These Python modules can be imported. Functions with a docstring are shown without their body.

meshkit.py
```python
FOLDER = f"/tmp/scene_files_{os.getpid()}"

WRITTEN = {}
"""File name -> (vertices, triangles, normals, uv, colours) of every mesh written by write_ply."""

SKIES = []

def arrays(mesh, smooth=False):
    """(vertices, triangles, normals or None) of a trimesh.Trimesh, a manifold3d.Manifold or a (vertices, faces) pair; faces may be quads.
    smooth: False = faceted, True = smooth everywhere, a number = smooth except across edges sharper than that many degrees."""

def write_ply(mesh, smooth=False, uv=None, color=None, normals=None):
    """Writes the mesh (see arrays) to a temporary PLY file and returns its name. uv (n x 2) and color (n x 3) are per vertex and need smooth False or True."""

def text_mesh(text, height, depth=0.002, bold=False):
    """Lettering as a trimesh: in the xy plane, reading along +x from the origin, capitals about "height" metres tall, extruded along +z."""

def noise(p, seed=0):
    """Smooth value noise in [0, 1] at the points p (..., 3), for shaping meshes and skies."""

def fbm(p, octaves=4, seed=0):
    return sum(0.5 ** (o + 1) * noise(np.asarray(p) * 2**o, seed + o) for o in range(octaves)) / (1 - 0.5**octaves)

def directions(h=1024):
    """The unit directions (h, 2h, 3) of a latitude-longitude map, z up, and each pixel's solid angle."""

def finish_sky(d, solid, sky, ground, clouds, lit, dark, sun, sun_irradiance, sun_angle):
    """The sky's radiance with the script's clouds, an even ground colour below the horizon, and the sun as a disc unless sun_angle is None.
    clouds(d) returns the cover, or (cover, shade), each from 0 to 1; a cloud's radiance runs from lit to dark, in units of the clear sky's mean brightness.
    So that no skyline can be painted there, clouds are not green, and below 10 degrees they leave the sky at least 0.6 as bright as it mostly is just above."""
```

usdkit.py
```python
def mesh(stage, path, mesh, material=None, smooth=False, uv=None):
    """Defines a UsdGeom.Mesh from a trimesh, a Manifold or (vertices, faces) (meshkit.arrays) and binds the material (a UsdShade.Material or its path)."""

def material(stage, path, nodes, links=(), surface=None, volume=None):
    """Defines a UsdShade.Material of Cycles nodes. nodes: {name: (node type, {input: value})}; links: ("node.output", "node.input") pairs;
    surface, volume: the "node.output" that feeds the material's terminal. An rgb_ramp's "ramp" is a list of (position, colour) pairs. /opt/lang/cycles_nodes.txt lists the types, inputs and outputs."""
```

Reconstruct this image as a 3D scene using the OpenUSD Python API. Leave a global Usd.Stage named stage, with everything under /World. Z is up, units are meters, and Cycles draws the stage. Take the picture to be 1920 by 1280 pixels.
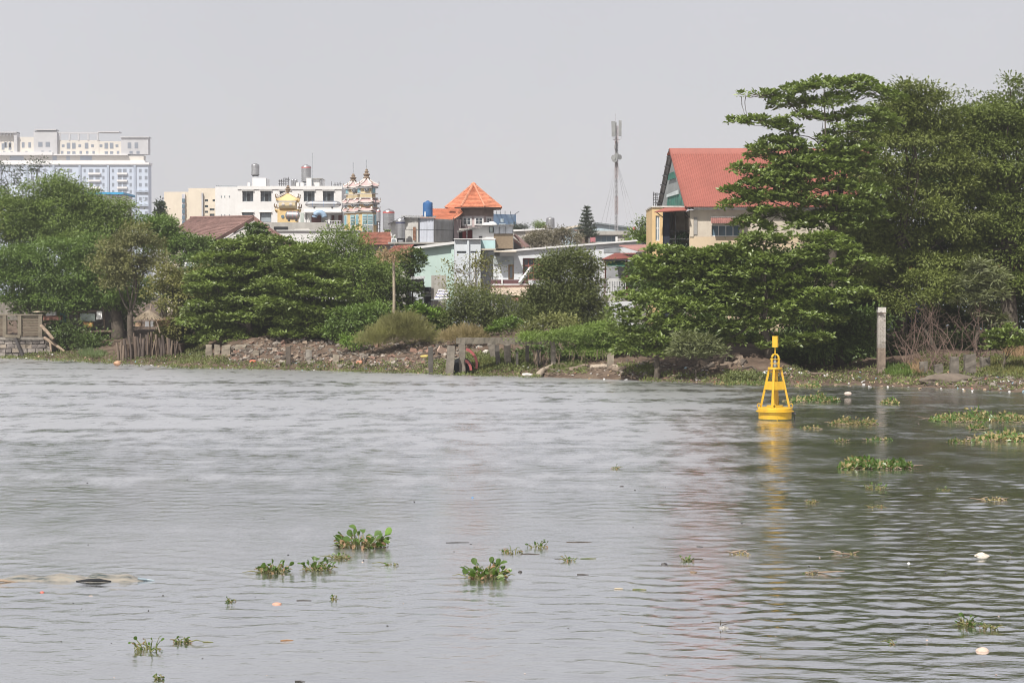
import math, random
import numpy as np, trimesh, usdkit, meshkit
from pxr import Usd, UsdGeom, UsdLux, UsdShade, Sdf, Gf, Vt

stage = Usd.Stage.CreateInMemory()
UsdGeom.Xform.Define(stage, '/World')
RNG = np.random.default_rng(7)
R = random.Random(11)

# ---------------------------------------------------------------- camera, sky, sun, exposure
CAM_H, FOCAL_PX = 5.5, 3733.3
PITCH = math.atan(90 / FOCAL_PX)
cam = UsdGeom.Camera.Define(stage, '/World/camera')
cam.CreateFocalLengthAttr(70.0)
cam.CreateHorizontalApertureAttr(36.0)
cam.CreateVerticalApertureAttr(24.0)
cam.CreateClippingRangeAttr(Gf.Vec2f(0.5, 20000))
cam.CreateExposureAttr(0.50)
cam.AddTranslateOp().Set(Gf.Vec3d(0, 0, CAM_H))
cam.AddRotateXOp().Set(90 - math.degrees(PITCH))

SUN_EL, SUN_AZ = math.radians(52), math.atan2(-0.42, -0.80)      # azimuth = atan2(x, y) of the direction towards the sun
sun = UsdLux.DistantLight.Define(stage, '/World/sun')
sun.CreateNormalizeAttr(True)
sun.CreateIntensityAttr(1.25)
sun.CreateAngleAttr(0.9)
sun.CreateColorAttr(Gf.Vec3f(1.0, 0.95, 0.87))
sun.AddRotateZOp().Set(180 - math.degrees(SUN_AZ))
sun.AddRotateXOp().Set(90 - math.degrees(SUN_EL))
sky = UsdLux.DomeLight.Define(stage, '/World/sky')
SKY_STRENGTH = 0.10
HAZE_SKY = (4.70, 4.60, 4.80)           # even pale haze layer over the blue sky
skymat = usdkit.material(stage, '/World/Looks/hazy_sky', {
    's': ('sky_texture', {'sky_type': 'single_scattering', 'sun_disc': False, 'sun_elevation': SUN_EL, 'sun_rotation': SUN_AZ, 'aerosol_density': 3.0}),
    'tc': ('texture_coordinate', {}),
    'n': ('noise_texture', {'scale': 3.0, 'detail': 4.0, 'roughness': 0.55}),
    'r': ('rgb_ramp', {'ramp': [(0.3, [c * 0.955 for c in HAZE_SKY]), (0.7, [c * 1.045 for c in HAZE_SKY])]}),
    'm': ('mix_color', {'fac': 0.86, 'use_clamp': False}),
    'b': ('background_shader', {'strength': SKY_STRENGTH})},
    [('tc.generated', 'n.vector'), ('n.fac', 'r.fac'), ('s.color', 'm.a'), ('r.color', 'm.b'), ('m.result', 'b.color')], surface='b.background')
UsdShade.MaterialBindingAPI.Apply(sky.GetPrim()).Bind(skymat)
sky.GetPrim().SetCustomDataByKey('kind', 'structure')

# ---------------------------------------------------------------- picture <-> world helpers
def at(px, py, Y):
    """the point at distance Y that the photograph shows at pixel (px, py) (1920 x 1280)"""
    x, u = (px - 960) / FOCAL_PX, -(py - 640) / FOCAL_PX
    c, s = math.cos(PITCH), math.sin(PITCH)
    t = Y / (c + u * s)
    return np.array([x * t, Y, CAM_H + (-s + u * c) * t])
def on(px, py, z=0.0):
    """the point of the level z seen at pixel (px, py)"""
    x, u = (px - 960) / FOCAL_PX, -(py - 640) / FOCAL_PX
    c, s = math.cos(PITCH), math.sin(PITCH)
    t = (z - CAM_H) / (-s + u * c)
    return np.array([x * t, (c + u * s) * t, z])
def PX(px, Y): return at(px, 550, Y)[0]
def PZ(py, Y): return at(960, py, Y)[2]
def mpp(Y): return Y / FOCAL_PX

# ---------------------------------------------------------------- mesh collector
class MB:
    def __init__(self): self.v, self.f, self.n = [], [], 0
    def add(self, v, f):
        v = np.asarray(v, float).reshape(-1, 3); f = np.asarray(f, np.int64).reshape(-1, 3)
        self.v.append(v); self.f.append(f + self.n); self.n += len(v); return self
    def tm(self, m): return self.add(m.vertices, m.faces)
    def box(self, x0, x1, y0, y1, z0, z1):
        v = [(x, y, z) for x in (x0, x1) for y in (y0, y1) for z in (z0, z1)]
        f = [(0,1,3),(0,3,2),(4,6,7),(4,7,5),(0,4,5),(0,5,1),(2,3,7),(2,7,6),(0,2,6),(0,6,4),(1,5,7),(1,7,3)]
        return self.add(v, f)
    def hexa(self, p8): # same corner order as box
        f = [(0,1,3),(0,3,2),(4,6,7),(4,7,5),(0,4,5),(0,5,1),(2,3,7),(2,7,6),(0,2,6),(0,6,4),(1,5,7),(1,7,3)]
        return self.add(p8, f)
    def bar(self, p, q, w, h=None, up=(0, 0, 1)):
        """a box-section bar from p to q, w wide and h high"""
        p, q = np.asarray(p, float), np.asarray(q, float); h = h or w
        d = q - p; d = d / (np.linalg.norm(d) + 1e-9)
        s = np.cross(d, up)
        if np.linalg.norm(s) < 1e-3: s = np.cross(d, (1, 0, 0))
        s = s / np.linalg.norm(s); u = np.cross(s, d)
        return self.hexa([e + a * s * w / 2 + b * u * h / 2 for e in (p, q) for a in (-1, 1) for b in (-1, 1)])
    def slab(self, a, b, c, d, th):
        """a plate with corners a b c d (3-d), th thick (towards minus its normal)"""
        a, b, c, d = (np.asarray(p, float) for p in (a, b, c, d))
        n = np.cross(b - a, d - a); n /= np.linalg.norm(n)
        v = [a, b, c, d] + [p - n * th for p in (a, b, c, d)]
        f = [(0,1,2),(0,2,3),(4,6,5),(4,7,6)]
        for i in range(4):
            j = (i + 1) % 4; f += [(i, i + 4, j + 4), (i, j + 4, j)]
        return self.add(v, f)
    def prism(self, poly, y0, y1):
        """poly: [(x, z)] convex or star-shaped about its centre, extruded along y"""
        n = len(poly); c = np.mean(poly, 0)
        v = [(x, y0, z) for x, z in poly] + [(x, y1, z) for x, z in poly] + [(c[0], y0, c[1]), (c[0], y1, c[1])]
        f = []
        for i in range(n):
            j = (i + 1) % n
            f += [(i, j, 2 * n), (i + n, 2 * n + 1, j + n), (i, i + n, j + n), (i, j + n, j)]
        return self.add(v, f)
    def tube(self, pts, rad, n=6):
        pts = np.asarray(pts, float); k = len(pts); rad = np.broadcast_to(np.asarray(rad, float), (k,))
        t = np.gradient(pts, axis=0); t /= np.linalg.norm(t, axis=1)[:, None] + 1e-9
        ref = np.where(np.abs(t[:, 2:3]) > 0.9, np.array([[1., 0, 0]]), np.array([[0, 0, 1.]]))
        s = np.cross(t, ref); s /= np.linalg.norm(s, axis=1)[:, None] + 1e-9
        u = np.cross(s, t); a = np.arange(n) * 2 * np.pi / n
        v = pts[:, None] + rad[:, None, None] * (np.cos(a)[None, :, None] * s[:, None] + np.sin(a)[None, :, None] * u[:, None])
        v = np.vstack([v.reshape(-1, 3), pts[:1], pts[-1:]])
        i, j = np.meshgrid(np.arange(k - 1), np.arange(n), indexing='ij'); i, j = i.ravel(), j.ravel(); j2 = (j + 1) % n
        f = np.vstack([np.stack([i*n+j, i*n+j2, (i+1)*n+j2], 1), np.stack([i*n+j, (i+1)*n+j2, (i+1)*n+j], 1)])
        q = np.arange(n); q2 = (q + 1) % n; e = (k - 1) * n
        return self.add(v, np.vstack([f, np.stack([np.full(n, k*n), q2, q], 1), np.stack([np.full(n, k*n+1), e+q, e+q2], 1)]))
    def lathe(self, prof, c, n=20, sx=1.0, sy=1.0, a0=0.0):
        """prof: [(radius, z)] from bottom to top about the vertical axis at c"""
        k = len(prof); a = a0 + np.arange(n) * 2 * np.pi / n
        v = np.array([(c[0] + r * sx * np.cos(t), c[1] + r * sy * np.sin(t), c[2] + z) for r, z in prof for t in a])
        v = np.vstack([v, [(c[0], c[1], c[2] + prof[0][1])], [(c[0], c[1], c[2] + prof[-1][1])]])
        f = []
        for i in range(k - 1):
            for j in range(n):
                j2 = (j + 1) % n; f += [(i*n+j, i*n+j2, (i+1)*n+j2), (i*n+j, (i+1)*n+j2, (i+1)*n+j)]
        e = (k - 1) * n
        for j in range(n):
            j2 = (j + 1) % n; f += [(k*n, j2, j), (k*n+1, e+j, e+j2)]
        return self.add(v, f)
    def arrays(self): return np.vstack(self.v), np.vstack(self.f)

# ---------------------------------------------------------------- scene objects
_taken = {}
def _num(parent, name):
    k = (parent, name); n = _taken.get(k, 0); _taken[k] = n + 1
    return name if n == 0 else f'{name}_{n:03d}'
def _say(prim, label=None, cat=None, group=None, kind=None):
    for k, v in (('label', label), ('category', cat), ('group', group), ('kind', kind)):
        if v: prim.SetCustomDataByKey(k, v)
class Obj:
    def __init__(self, path, base): self.path, self.base = path, np.asarray(base, float)
def thing(name, label, cat, base=(0, 0, 0), group=None, kind=None):
    path = '/World/' + _num('/World', name)
    x = UsdGeom.Xform.Define(stage, path); x.AddTranslateOp().Set(Gf.Vec3d(*map(float, base)))
    _say(x.GetPrim(), label, cat, group, kind)
    return Obj(path, base)
def part(o, name, mb, m, smooth=False, label=None, kind=None):
    path = o.path + '/' + _num(o.path, name)
    v, f = mb.arrays() if isinstance(mb, MB) else mb
    p = usdkit.mesh(stage, path, (np.asarray(v) - o.base, f), m, smooth=smooth)
    _say(p.GetPrim(), label, None, None, kind)
    return Obj(path, o.base)
def single(name, mb, m, label, cat, group=None, kind=None, smooth=False):
    """a thing that is one mesh"""
    path = '/World/' + _num('/World', name)
    v, f = mb.arrays() if isinstance(mb, MB) else mb
    v = np.asarray(v); b = np.array([*(v.min(0) + v.max(0))[:2] / 2, v[:, 2].min()])
    p = usdkit.mesh(stage, path, (v - b, f), m, smooth=smooth)
    p.AddTranslateOp().Set(Gf.Vec3d(*map(float, b)))
    _say(p.GetPrim(), label, cat, group, kind)
    return Obj(path, b)

# ---------------------------------------------------------------- materials
_mats = {}
def M(name, col, rough=0.75, var=0.12, scale=1.5, col2=None, stain=0.0, stain_col=(0.05, 0.045, 0.04), bump=0.0, bscale=None, metal=0.0, spec=0.35, stretch=(1, 1, 1), lo=0.35, hi=0.65):
    """procedural surface: base colour varied by noise, optional second colour in patches, rain streaks, fine relief"""
    if name in _mats: return _mats[name]
    c = np.array(col, float) * 0.80; a = np.clip(c * (1 - var), 0, 1); b = np.clip(c * (1 + var), 0, 1) if col2 is None else np.array(col2)
    nd = {'g': ('geometry', {}), 'mp': ('mapping', {'scale': stretch}), 'n': ('noise_texture', {'scale': scale, 'detail': 5.0, 'roughness': 0.6}),
          'r': ('rgb_ramp', {'ramp': [(lo, a), (hi, b)]}), 'p': ('principled_bsdf', {'roughness': rough, 'metallic': metal, 'specular_ior_level': spec})}
    ln = [('g.position', 'mp.vector'), ('mp.vector', 'n.vector'), ('n.fac', 'r.fac')]
    out = 'r.color'
    if stain:
        nd.update({'sm': ('mapping', {'scale': (2.2, 2.2, 0.28)}), 'sn': ('noise_texture', {'scale': 1.3, 'detail': 6.0, 'roughness': 0.65}),
                   'sr': ('rgb_ramp', {'ramp': [(0.48, (0, 0, 0)), (0.72, (stain, stain, stain))]}), 'sx': ('mix_color', {'b': stain_col})})
        ln += [('g.position', 'sm.vector'), ('sm.vector', 'sn.vector'), ('sn.fac', 'sr.fac'), ('sr.color', 'sx.fac'), (out, 'sx.a')]
        out = 'sx.result'
    ln.append((out, 'p.base_color'))
    if bump:
        nd.update({'bn': ('noise_texture', {'scale': bscale or scale * 6, 'detail': 4.0}), 'bp': ('bump', {'strength': 0.7, 'distance': bump})})
        ln += [('mp.vector', 'bn.vector'), ('bn.fac', 'bp.height'), ('bp.normal', 'p.normal')]
    m = usdkit.material(stage, '/World/Looks/' + name, nd, ln, surface='p.BSDF')
    _mats[name] = m
    return m
def leaf_mat(name, cols, trans=0.3, rough=0.45, spec=0.4, patch=0.25, spark=None):
    """leaves: every leaf its own tone, tone drifting over the crown, light passing through"""
    if name in _mats: return _mats[name]
    k = len(cols); cols = [np.array(c, float) for c in cols]
    nd = {'g': ('geometry', {}), 'r': ('rgb_ramp', {'ramp': [(i / max(1, k - 1), c) for i, c in enumerate(cols)] if spark is None else [(.98 * i / max(1, k - 1), c) for i, c in enumerate(cols)] + [(.988, spark), (1.0, spark)]}),
          'n': ('noise_texture', {'scale': 0.45, 'detail': 3.0}), 'nr': ('rgb_ramp', {'ramp': [(0.32, (1 - patch,) * 3), (0.68, (1 + patch,) * 3)]}),
          'x': ('mix_color', {'blend_type': 'multiply', 'fac': 1.0, 'use_clamp': False}),
          'p': ('principled_bsdf', {'roughness': rough, 'specular_ior_level': spec}),
          'tx': ('mix_color', {'blend_type': 'multiply', 'fac': 1.0, 'b': (1.2, 1.3, 0.5), 'use_clamp': False}),
          't': ('translucent_bsdf', {}), 'mx': ('mix_closure', {'fac': trans})}
    ln = [('g.random_per_island', 'r.fac'), ('g.position', 'n.vector'), ('n.fac', 'nr.fac'), ('r.color', 'x.a'), ('nr.color', 'x.b'), ('x.result', 'p.base_color'),
          ('x.result', 'tx.a'), ('tx.result', 't.color'), ('p.BSDF', 'mx.closure1'), ('t.BSDF', 'mx.closure2')]
    m = usdkit.material(stage, '/World/Looks/' + name, nd, ln, surface='mx.closure')
    _mats[name] = m
    return m
def pane_mat(name, col, gloss=0.25):
    """window glass over a dark room"""
    if name in _mats: return _mats[name]
    m = usdkit.material(stage, '/World/Looks/' + name, {
        'p': ('principled_bsdf', {'base_color': col, 'roughness': 0.12, 'specular_ior_level': 0.5 + gloss})}, [], surface='p.BSDF')
    _mats[name] = m
    return m
# ---------------------------------------------------------------- the setting: river, bank, haze
SHORE = [(-2400, 600), (-900, 640), (0, 668), (200, 680), (340, 688), (550, 693), (800, 700), (1000, 706), (1150, 711), (1300, 716), (1440, 721), (1600, 722), (1750, 727), (1920, 735), (2300, 748), (3400, 770)]
_sh = np.array([on(px, py)[:2] for px, py in SHORE])
def shore_y(x): return np.interp(x, _sh[:, 0], _sh[:, 1])
_XG = PX(1440, 125)            # right of this the bank is a gentle mud flat
def bank_z(x, y):
    """height of the bank (smooth part)"""
    x, y = np.asarray(x, float), np.asarray(y, float)
    t = y - shore_y(x)
    steep = np.interp(t, [-12, 0, 1.5, 4, 8, 12, 30], [-2.0, 0, 0.45, 1.0, 1.9, 2.3, 2.6])
    mild = np.interp(t, [-12, 0, 2, 8, 16, 24, 40], [-1.2, 0, 0.18, 0.42, 0.75, 1.6, 2.6])
    left = np.interp(t, [-12, 0, 1.0, 3.0, 8, 14, 30], [-2.0, -0.1, 0.05, 0.25, 0.5, 1.6, 2.6])
    w = np.clip((x - _XG) / 3.0, 0, 1); wl = np.clip((PX(420, 150) - x) / 4.0, 0, 1)
    z = steep * (1 - w) + mild * w
    return z * (1 - wl) + left * wl
def bank_n(x, y):
    p = np.stack([np.asarray(x, float), np.asarray(y, float), np.zeros_like(np.asarray(x, float))], -1)
    t = np.asarray(y) - shore_y(x); k = np.clip((t + 4) / 6, 0.15, 1) * np.clip((700 - np.asarray(y)) / 500, 0, 1)
    return bank_z(x, y) + k * ((meshkit.fbm(p * 0.35, 4, 3) - 0.5) * 0.55 + (meshkit.noise(p * 1.9, 5) - 0.5) * 0.14)
def gz(x, y): return float(bank_n(np.array([x]), np.array([y]))[0])

xs = np.unique(np.concatenate([np.linspace(-2600, -90, 30), np.linspace(-90, -60, 20), np.arange(-60, 50, 0.45), np.linspace(50, 90, 20), np.linspace(90, 2600, 30)]))
ts = np.unique(np.concatenate([np.linspace(-14, -3, 6), np.arange(-3, 14, 0.4), np.arange(14, 40, 1.3), np.linspace(40, 2600, 40)]))
X_, T_ = np.meshgrid(xs, ts, indexing='ij'); Y_ = shore_y(X_) + T_
Zg = bank_n(X_.ravel(), Y_.ravel()).reshape(X_.shape)
nx_, ny_ = X_.shape
i_, j_ = np.meshgrid(np.arange(nx_ - 1), np.arange(ny_ - 1), indexing='ij'); q_ = (i_ * ny_ + j_).ravel()
gf = np.vstack([np.stack([q_, q_ + ny_, q_ + ny_ + 1], 1), np.stack([q_, q_ + ny_ + 1, q_ + 1], 1)])
gv = np.stack([X_.ravel(), Y_.ravel(), Zg.ravel()], 1)
earth = usdkit.material(stage, '/World/Looks/bank_earth', {
    'g': ('geometry', {}), 'n': ('noise_texture', {'scale': 0.9, 'detail': 6.0, 'roughness': 0.65}),
    'r': ('rgb_ramp', {'ramp': [(0.30, (0.042, 0.030, 0.022)), (0.48, (0.092, 0.064, 0.047)), (0.60, (0.130, 0.096, 0.072)), (0.72, (0.085, 0.076, 0.046))]}),
    'n2': ('noise_texture', {'scale': 9.0, 'detail': 4.0}), 'b': ('bump', {'strength': 0.8, 'distance': 0.12}),
    'p': ('principled_bsdf', {'roughness': 0.85, 'specular_ior_level': 0.25})},
    [('g.position', 'n.vector'), ('n.fac', 'r.fac'), ('g.position', 'n2.vector'), ('n2.fac', 'b.height'), ('b.normal', 'p.normal'), ('r.color', 'p.base_color')], surface='p.BSDF')
g_ = usdkit.mesh(stage, '/World/river_bank', (gv, gf), earth, smooth=True)
_say(g_.GetPrim(), 'brown earth river bank rising from the water to the town', 'river bank', None, 'structure')

# wavelets as real geometry: a random sea of short waves whose height drifts in long wind bands
WATER_SLOPE, WATER_LOOK = 0.040, dict(power=1.48, body=(0.050, 0.052, 0.041))
wr_ = np.random.default_rng(12)
yy = [24.0]
while yy[-1] < 186: yy.append(yy[-1] + min(0.26, 0.09 + (yy[-1] - 24) * 0.0016))
yy = np.array(yy); uu = np.linspace(-1, 1, 420)
wx, wy = uu[None, :] * (0.285 * yy[:, None] + 3.0), np.repeat(yy[:, None], len(uu), 1)
NW = 54; lam = np.exp(wr_.uniform(math.log(0.27), math.log(0.95), NW)); th_ = wr_.normal(0.06, 0.68, NW); kk = 2 * np.pi / lam
bands = meshkit.fbm(np.stack([wx * 0.022 + wy * 0.004, wy * 0.085, wy * 0], -1), 3, 8); bands = np.clip(0.35 + 2.6 * (bands - 0.28), 0.35, 1.7)
small = meshkit.fbm(np.stack([wx * 0.10, wy * 0.30, wy * 0 + 3], -1), 3, 9); small = np.clip(0.6 + 1.6 * (small - 0.3), 0.45, 1.5)
wz = np.zeros_like(wx)
for l_, t_, k_, p_ in zip(lam, th_, kk, wr_.uniform(0, 2 * np.pi, NW)):
    wz += WATER_SLOPE * math.sqrt(2 / NW) / k_ * np.cos(k_ * (wx * math.sin(t_) + wy * math.cos(t_)) + p_) * bands * (1 + np.clip((wy - 60) / 60, 0, .6)) * (small if l_ < 0.7 else 1.0)
side_ = np.clip((wx / wy + 0.02) / 0.12, 0, 1); wz *= 0.55 + 0.70 * side_ + 0.75 * (1 - side_) * np.clip((wy - 45) / 50, 0, 1)
edge = np.clip((1 - np.abs(uu)) / 0.04, 0, 1)[None, :] * np.clip((186 - yy) / 4, 0, 1)[:, None] * np.clip((yy - 24) / 1.0, 0, 1)[:, None]; wz *= edge
ny_w, nx_w = wx.shape; iw, jw = np.meshgrid(np.arange(ny_w - 1), np.arange(nx_w - 1), indexing='ij'); qw = (iw * nx_w + jw).ravel()
wv = np.stack([wx.ravel(), wy.ravel(), wz.ravel()], 1); wf = np.vstack([np.stack([qw, qw + 1, qw + nx_w + 1], 1), np.stack([qw, qw + nx_w + 1, qw + nx_w], 1)])
x0a, x0b, ya_, yb_ = wx[0, 0], wx[-1, 0], yy[0], yy[-1]; nb = len(wv)
rim = np.array([(-2600, -600, 0), (2600, -600, 0), (2600, ya_, 0), (-2600, ya_, 0), (x0a, ya_, 0), (-x0a, ya_, 0), (x0b, yb_, 0), (-x0b, yb_, 0), (-2600, yb_, 0), (2600, yb_, 0), (2600, 800, 0), (-2600, 800, 0)], float)
rf_ = np.array([(0, 1, 2), (0, 2, 3), (3, 4, 6), (3, 6, 8), (5, 2, 9), (5, 9, 7), (8, 9, 10), (8, 10, 11)]) + nb
# reflection after Schlick, a little murky light coming back from the silty body of the river
water_m = usdkit.material(stage, '/World/Looks/river_water', {
    'g': ('geometry', {}),
    'm3': ('mapping', {'scale': (3.2, 6.5, 1)}), 'n3': ('noise_texture', {'scale': 1.0, 'detail': 3.0}), 'a3': ('math', {'math_type': 'multiply', 'value2': 0.0085}),
    'b': ('bump', {'strength': 1.0, 'distance': 1.0}),
    'mf': ('mapping', {'scale': (0.05, 0.16, 1)}), 'nf': ('noise_texture', {'scale': 1.0, 'detail': 4.0}), 'rf': ('rgb_ramp', {'ramp': [(0.35, [c * 0.85 for c in WATER_LOOK['body']]), (0.65, (0.074, 0.072, 0.056))]}),
    'dt': ('vector_math', {'math_type': 'dot_product'}), 'om': ('math', {'math_type': 'subtract', 'value1': 1.0, 'use_clamp': True}),
    'pw': ('math', {'math_type': 'power', 'value2': WATER_LOOK['power']}), 'fr': ('math', {'math_type': 'multiply_add', 'value2': 0.97, 'value3': 0.03, 'use_clamp': True}),
    'd': ('diffuse_bsdf', {}), 'gl': ('glossy_bsdf', {'color': (0.98, 0.985, 1.0)}),
    # unresolved ripples: rougher out on the wind blown reach, calmer in the lee of the right bank
    'sx': ('separate_xyz', {}), 'ry': ('map_range', {'from_min': 28.0, 'from_max': 100.0, 'to_min': 0.09, 'to_max': 0.30, 'clamp': True}),
    'lx': ('math', {'math_type': 'multiply_add', 'value2': -0.09}), 'lr': ('map_range', {'range_type': 'smoothstep', 'from_min': -1.5, 'from_max': 6.0, 'to_min': 1.0, 'to_max': 0.46, 'clamp': True}), 'rr': ('math', {'math_type': 'multiply'}),
    'mb': ('mapping', {'scale': (0.02, 0.16, 1), 'rotation': (0, 0, 0.02)}), 'nb': ('noise_texture', {'scale': 1.0, 'detail': 4.0, 'roughness': 0.6, 'distortion': 0.6}), 'br': ('map_range', {'from_min': 0.42, 'from_max': 0.62, 'to_min': 1.0, 'to_max': 1.75, 'clamp': True}), 'rb': ('math', {'math_type': 'multiply'}), 'mt': ('mapping', {'scale': (0.75, 0.42, 1)}), 'nt': ('noise_texture', {'scale': 1.0, 'detail': 4.0, 'roughness': 0.65}), 'tr': ('map_range', {'from_min': 0.34, 'from_max': 0.66, 'to_min': 0.55, 'to_max': 1.45, 'clamp': True}), 'rd': ('math', {'math_type': 'multiply'}), 'rc': ('math', {'math_type': 'minimum', 'value2': 0.36}), 'mx': ('mix_closure', {})},
    [('g.position', 'm3.vector'), ('m3.vector', 'n3.vector'), ('n3.fac', 'a3.value1'), ('a3.value', 'b.height'), ('g.position', 'mf.vector'), ('mf.vector', 'nf.vector'), ('nf.fac', 'rf.fac'), ('rf.color', 'd.color'),
     ('b.normal', 'dt.vector1'), ('g.incoming', 'dt.vector2'), ('dt.value', 'om.value2'), ('om.value', 'pw.value1'), ('pw.value', 'fr.value1'), ('fr.value', 'mx.fac'),
     ('b.normal', 'gl.normal'), ('g.position', 'sx.vector'), ('sx.y', 'ry.value'), ('sx.y', 'lx.value1'), ('sx.x', 'lx.value3'), ('lx.value', 'lr.value'), ('ry.result', 'rr.value1'), ('lr.result', 'rr.value2'), ('g.position', 'mb.vector'), ('mb.vector', 'nb.vector'), ('nb.fac', 'br.value'), ('rr.value', 'rb.value1'), ('br.result', 'rb.value2'), ('g.position', 'mt.vector'), ('mt.vector', 'nt.vector'), ('nt.fac', 'tr.value'), ('rb.value', 'rd.value1'), ('tr.result', 'rd.value2'), ('rd.value', 'rc.value1'), ('rc.value', 'gl.roughness'), ('d.BSDF', 'mx.closure1'), ('gl.BSDF', 'mx.closure2')], surface='mx.closure')
w_ = usdkit.mesh(stage, '/World/water', (np.vstack([wv, rim]), np.vstack([wf, rf_])), water_m, smooth=True)
_say(w_.GetPrim(), 'grey rippled river water', 'water', None, 'structure')
HAZE_DENSITY = 0.00023
hz = MB().box(-2700, 2700, -650, 3400, -3.0, 120.0)
hz_m = usdkit.material(stage, '/World/Looks/haze_air', {'v': ('principled_volume', {'color': (0.93, 0.94, 0.97), 'density': HAZE_DENSITY, 'anisotropy': 0.2})}, [], volume='v.volume')
single('haze', hz, hz_m, 'pale humid haze over the river and town', 'haze', kind='stuff')
# ---------------------------------------------------------------- foliage
LEAF_N = [0]
def leaves(c, d, nrm, L, W, fold=0.12):
    """c: base points (n,3), d: leaf directions, nrm: rough normals, L, W: lengths and widths (n,) -> folded rhombic leaves of two triangles"""
    n = len(c); LEAF_N[0] += n; L = np.broadcast_to(L, (n,))[:, None]; W = np.broadcast_to(W, (n,))[:, None]
    d = d / (np.linalg.norm(d, axis=1)[:, None] + 1e-9)
    s = np.cross(d, nrm); s /= np.linalg.norm(s, axis=1)[:, None] + 1e-9
    u = np.cross(s, d)
    mid = c + d * L * 0.55 + u * W * fold
    v = np.stack([c, mid + s * W / 2, c + d * L - u * L * 0.08, mid - s * W / 2], 1).reshape(-1, 3)
    k = np.arange(n)[:, None] * 4
    f = np.concatenate([k + np.array([[0, 2, 1]]), k + np.array([[0, 3, 2]])], 1).reshape(-1, 3)
    return v, f
def rnd_dirs(n, rng):
    v = rng.normal(size=(n, 3)); return v / np.linalg.norm(v, axis=1)[:, None]
def rosettes(cent, up, rng, k=9, L=0.27, W=0.12, tilt=0.35):
    """whorls of large leaves, as on a tropical almond: k leaves radiate from each centre"""
    n = len(cent)
    az = rng.uniform(0, 2 * np.pi, (n, 1)) + np.arange(k) * 2 * np.pi / k + rng.normal(0, 0.25, (n, k))
    el = rng.normal(tilt, 0.35, (n, k))
    d = np.stack([np.cos(az) * np.cos(el), np.sin(az) * np.cos(el), np.sin(el)], -1) + up[:, None] * 0.25
    c = cent[:, None] + d * 0.05 + rng.normal(0, 0.03, (n, k, 3))
    nrm = np.stack([-np.cos(az) * np.sin(el), -np.sin(az) * np.sin(el), np.cos(el)], -1) + up[:, None] * 0.55 + rng.normal(0, 0.3, (n, k, 3))
    l = L * rng.uniform(0.65, 1.2, n * k)
    return leaves(c.reshape(-1, 3), d.reshape(-1, 3), nrm.reshape(-1, 3), l, l * W / L)
def sprays(cent, out, rng, k=26, rc=0.55, flat=0.45, L=0.16, W=0.075):
    """loose leafy sprays: k leaves scattered in a flattened ball round each centre"""
    n = len(cent)
    o = rng.normal(size=(n, k, 3)) * 0.5; o[..., 2] *= flat
    o += (rng.normal(size=(n, 1, 3)) * 0.2) * o[..., :1]
    c = cent[:, None] + o * rc * rng.uniform(0.7, 1.3, (n, 1, 1))
    d = o + out[:, None] * 0.4 + rng.normal(0, 0.5, (n, k, 3)); d[..., 2] -= 0.15
    nrm = np.array([0, 0, 0.75]) + out[:, None] * 0.8 + rng.normal(0, 0.45, (n, k, 3))
    l = L * rng.uniform(0.6, 1.3, n * k)
    return leaves(c.reshape(-1, 3), d.reshape(-1, 3), nrm.reshape(-1, 3), l, l * W / L)
DENS = 2.7
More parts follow.
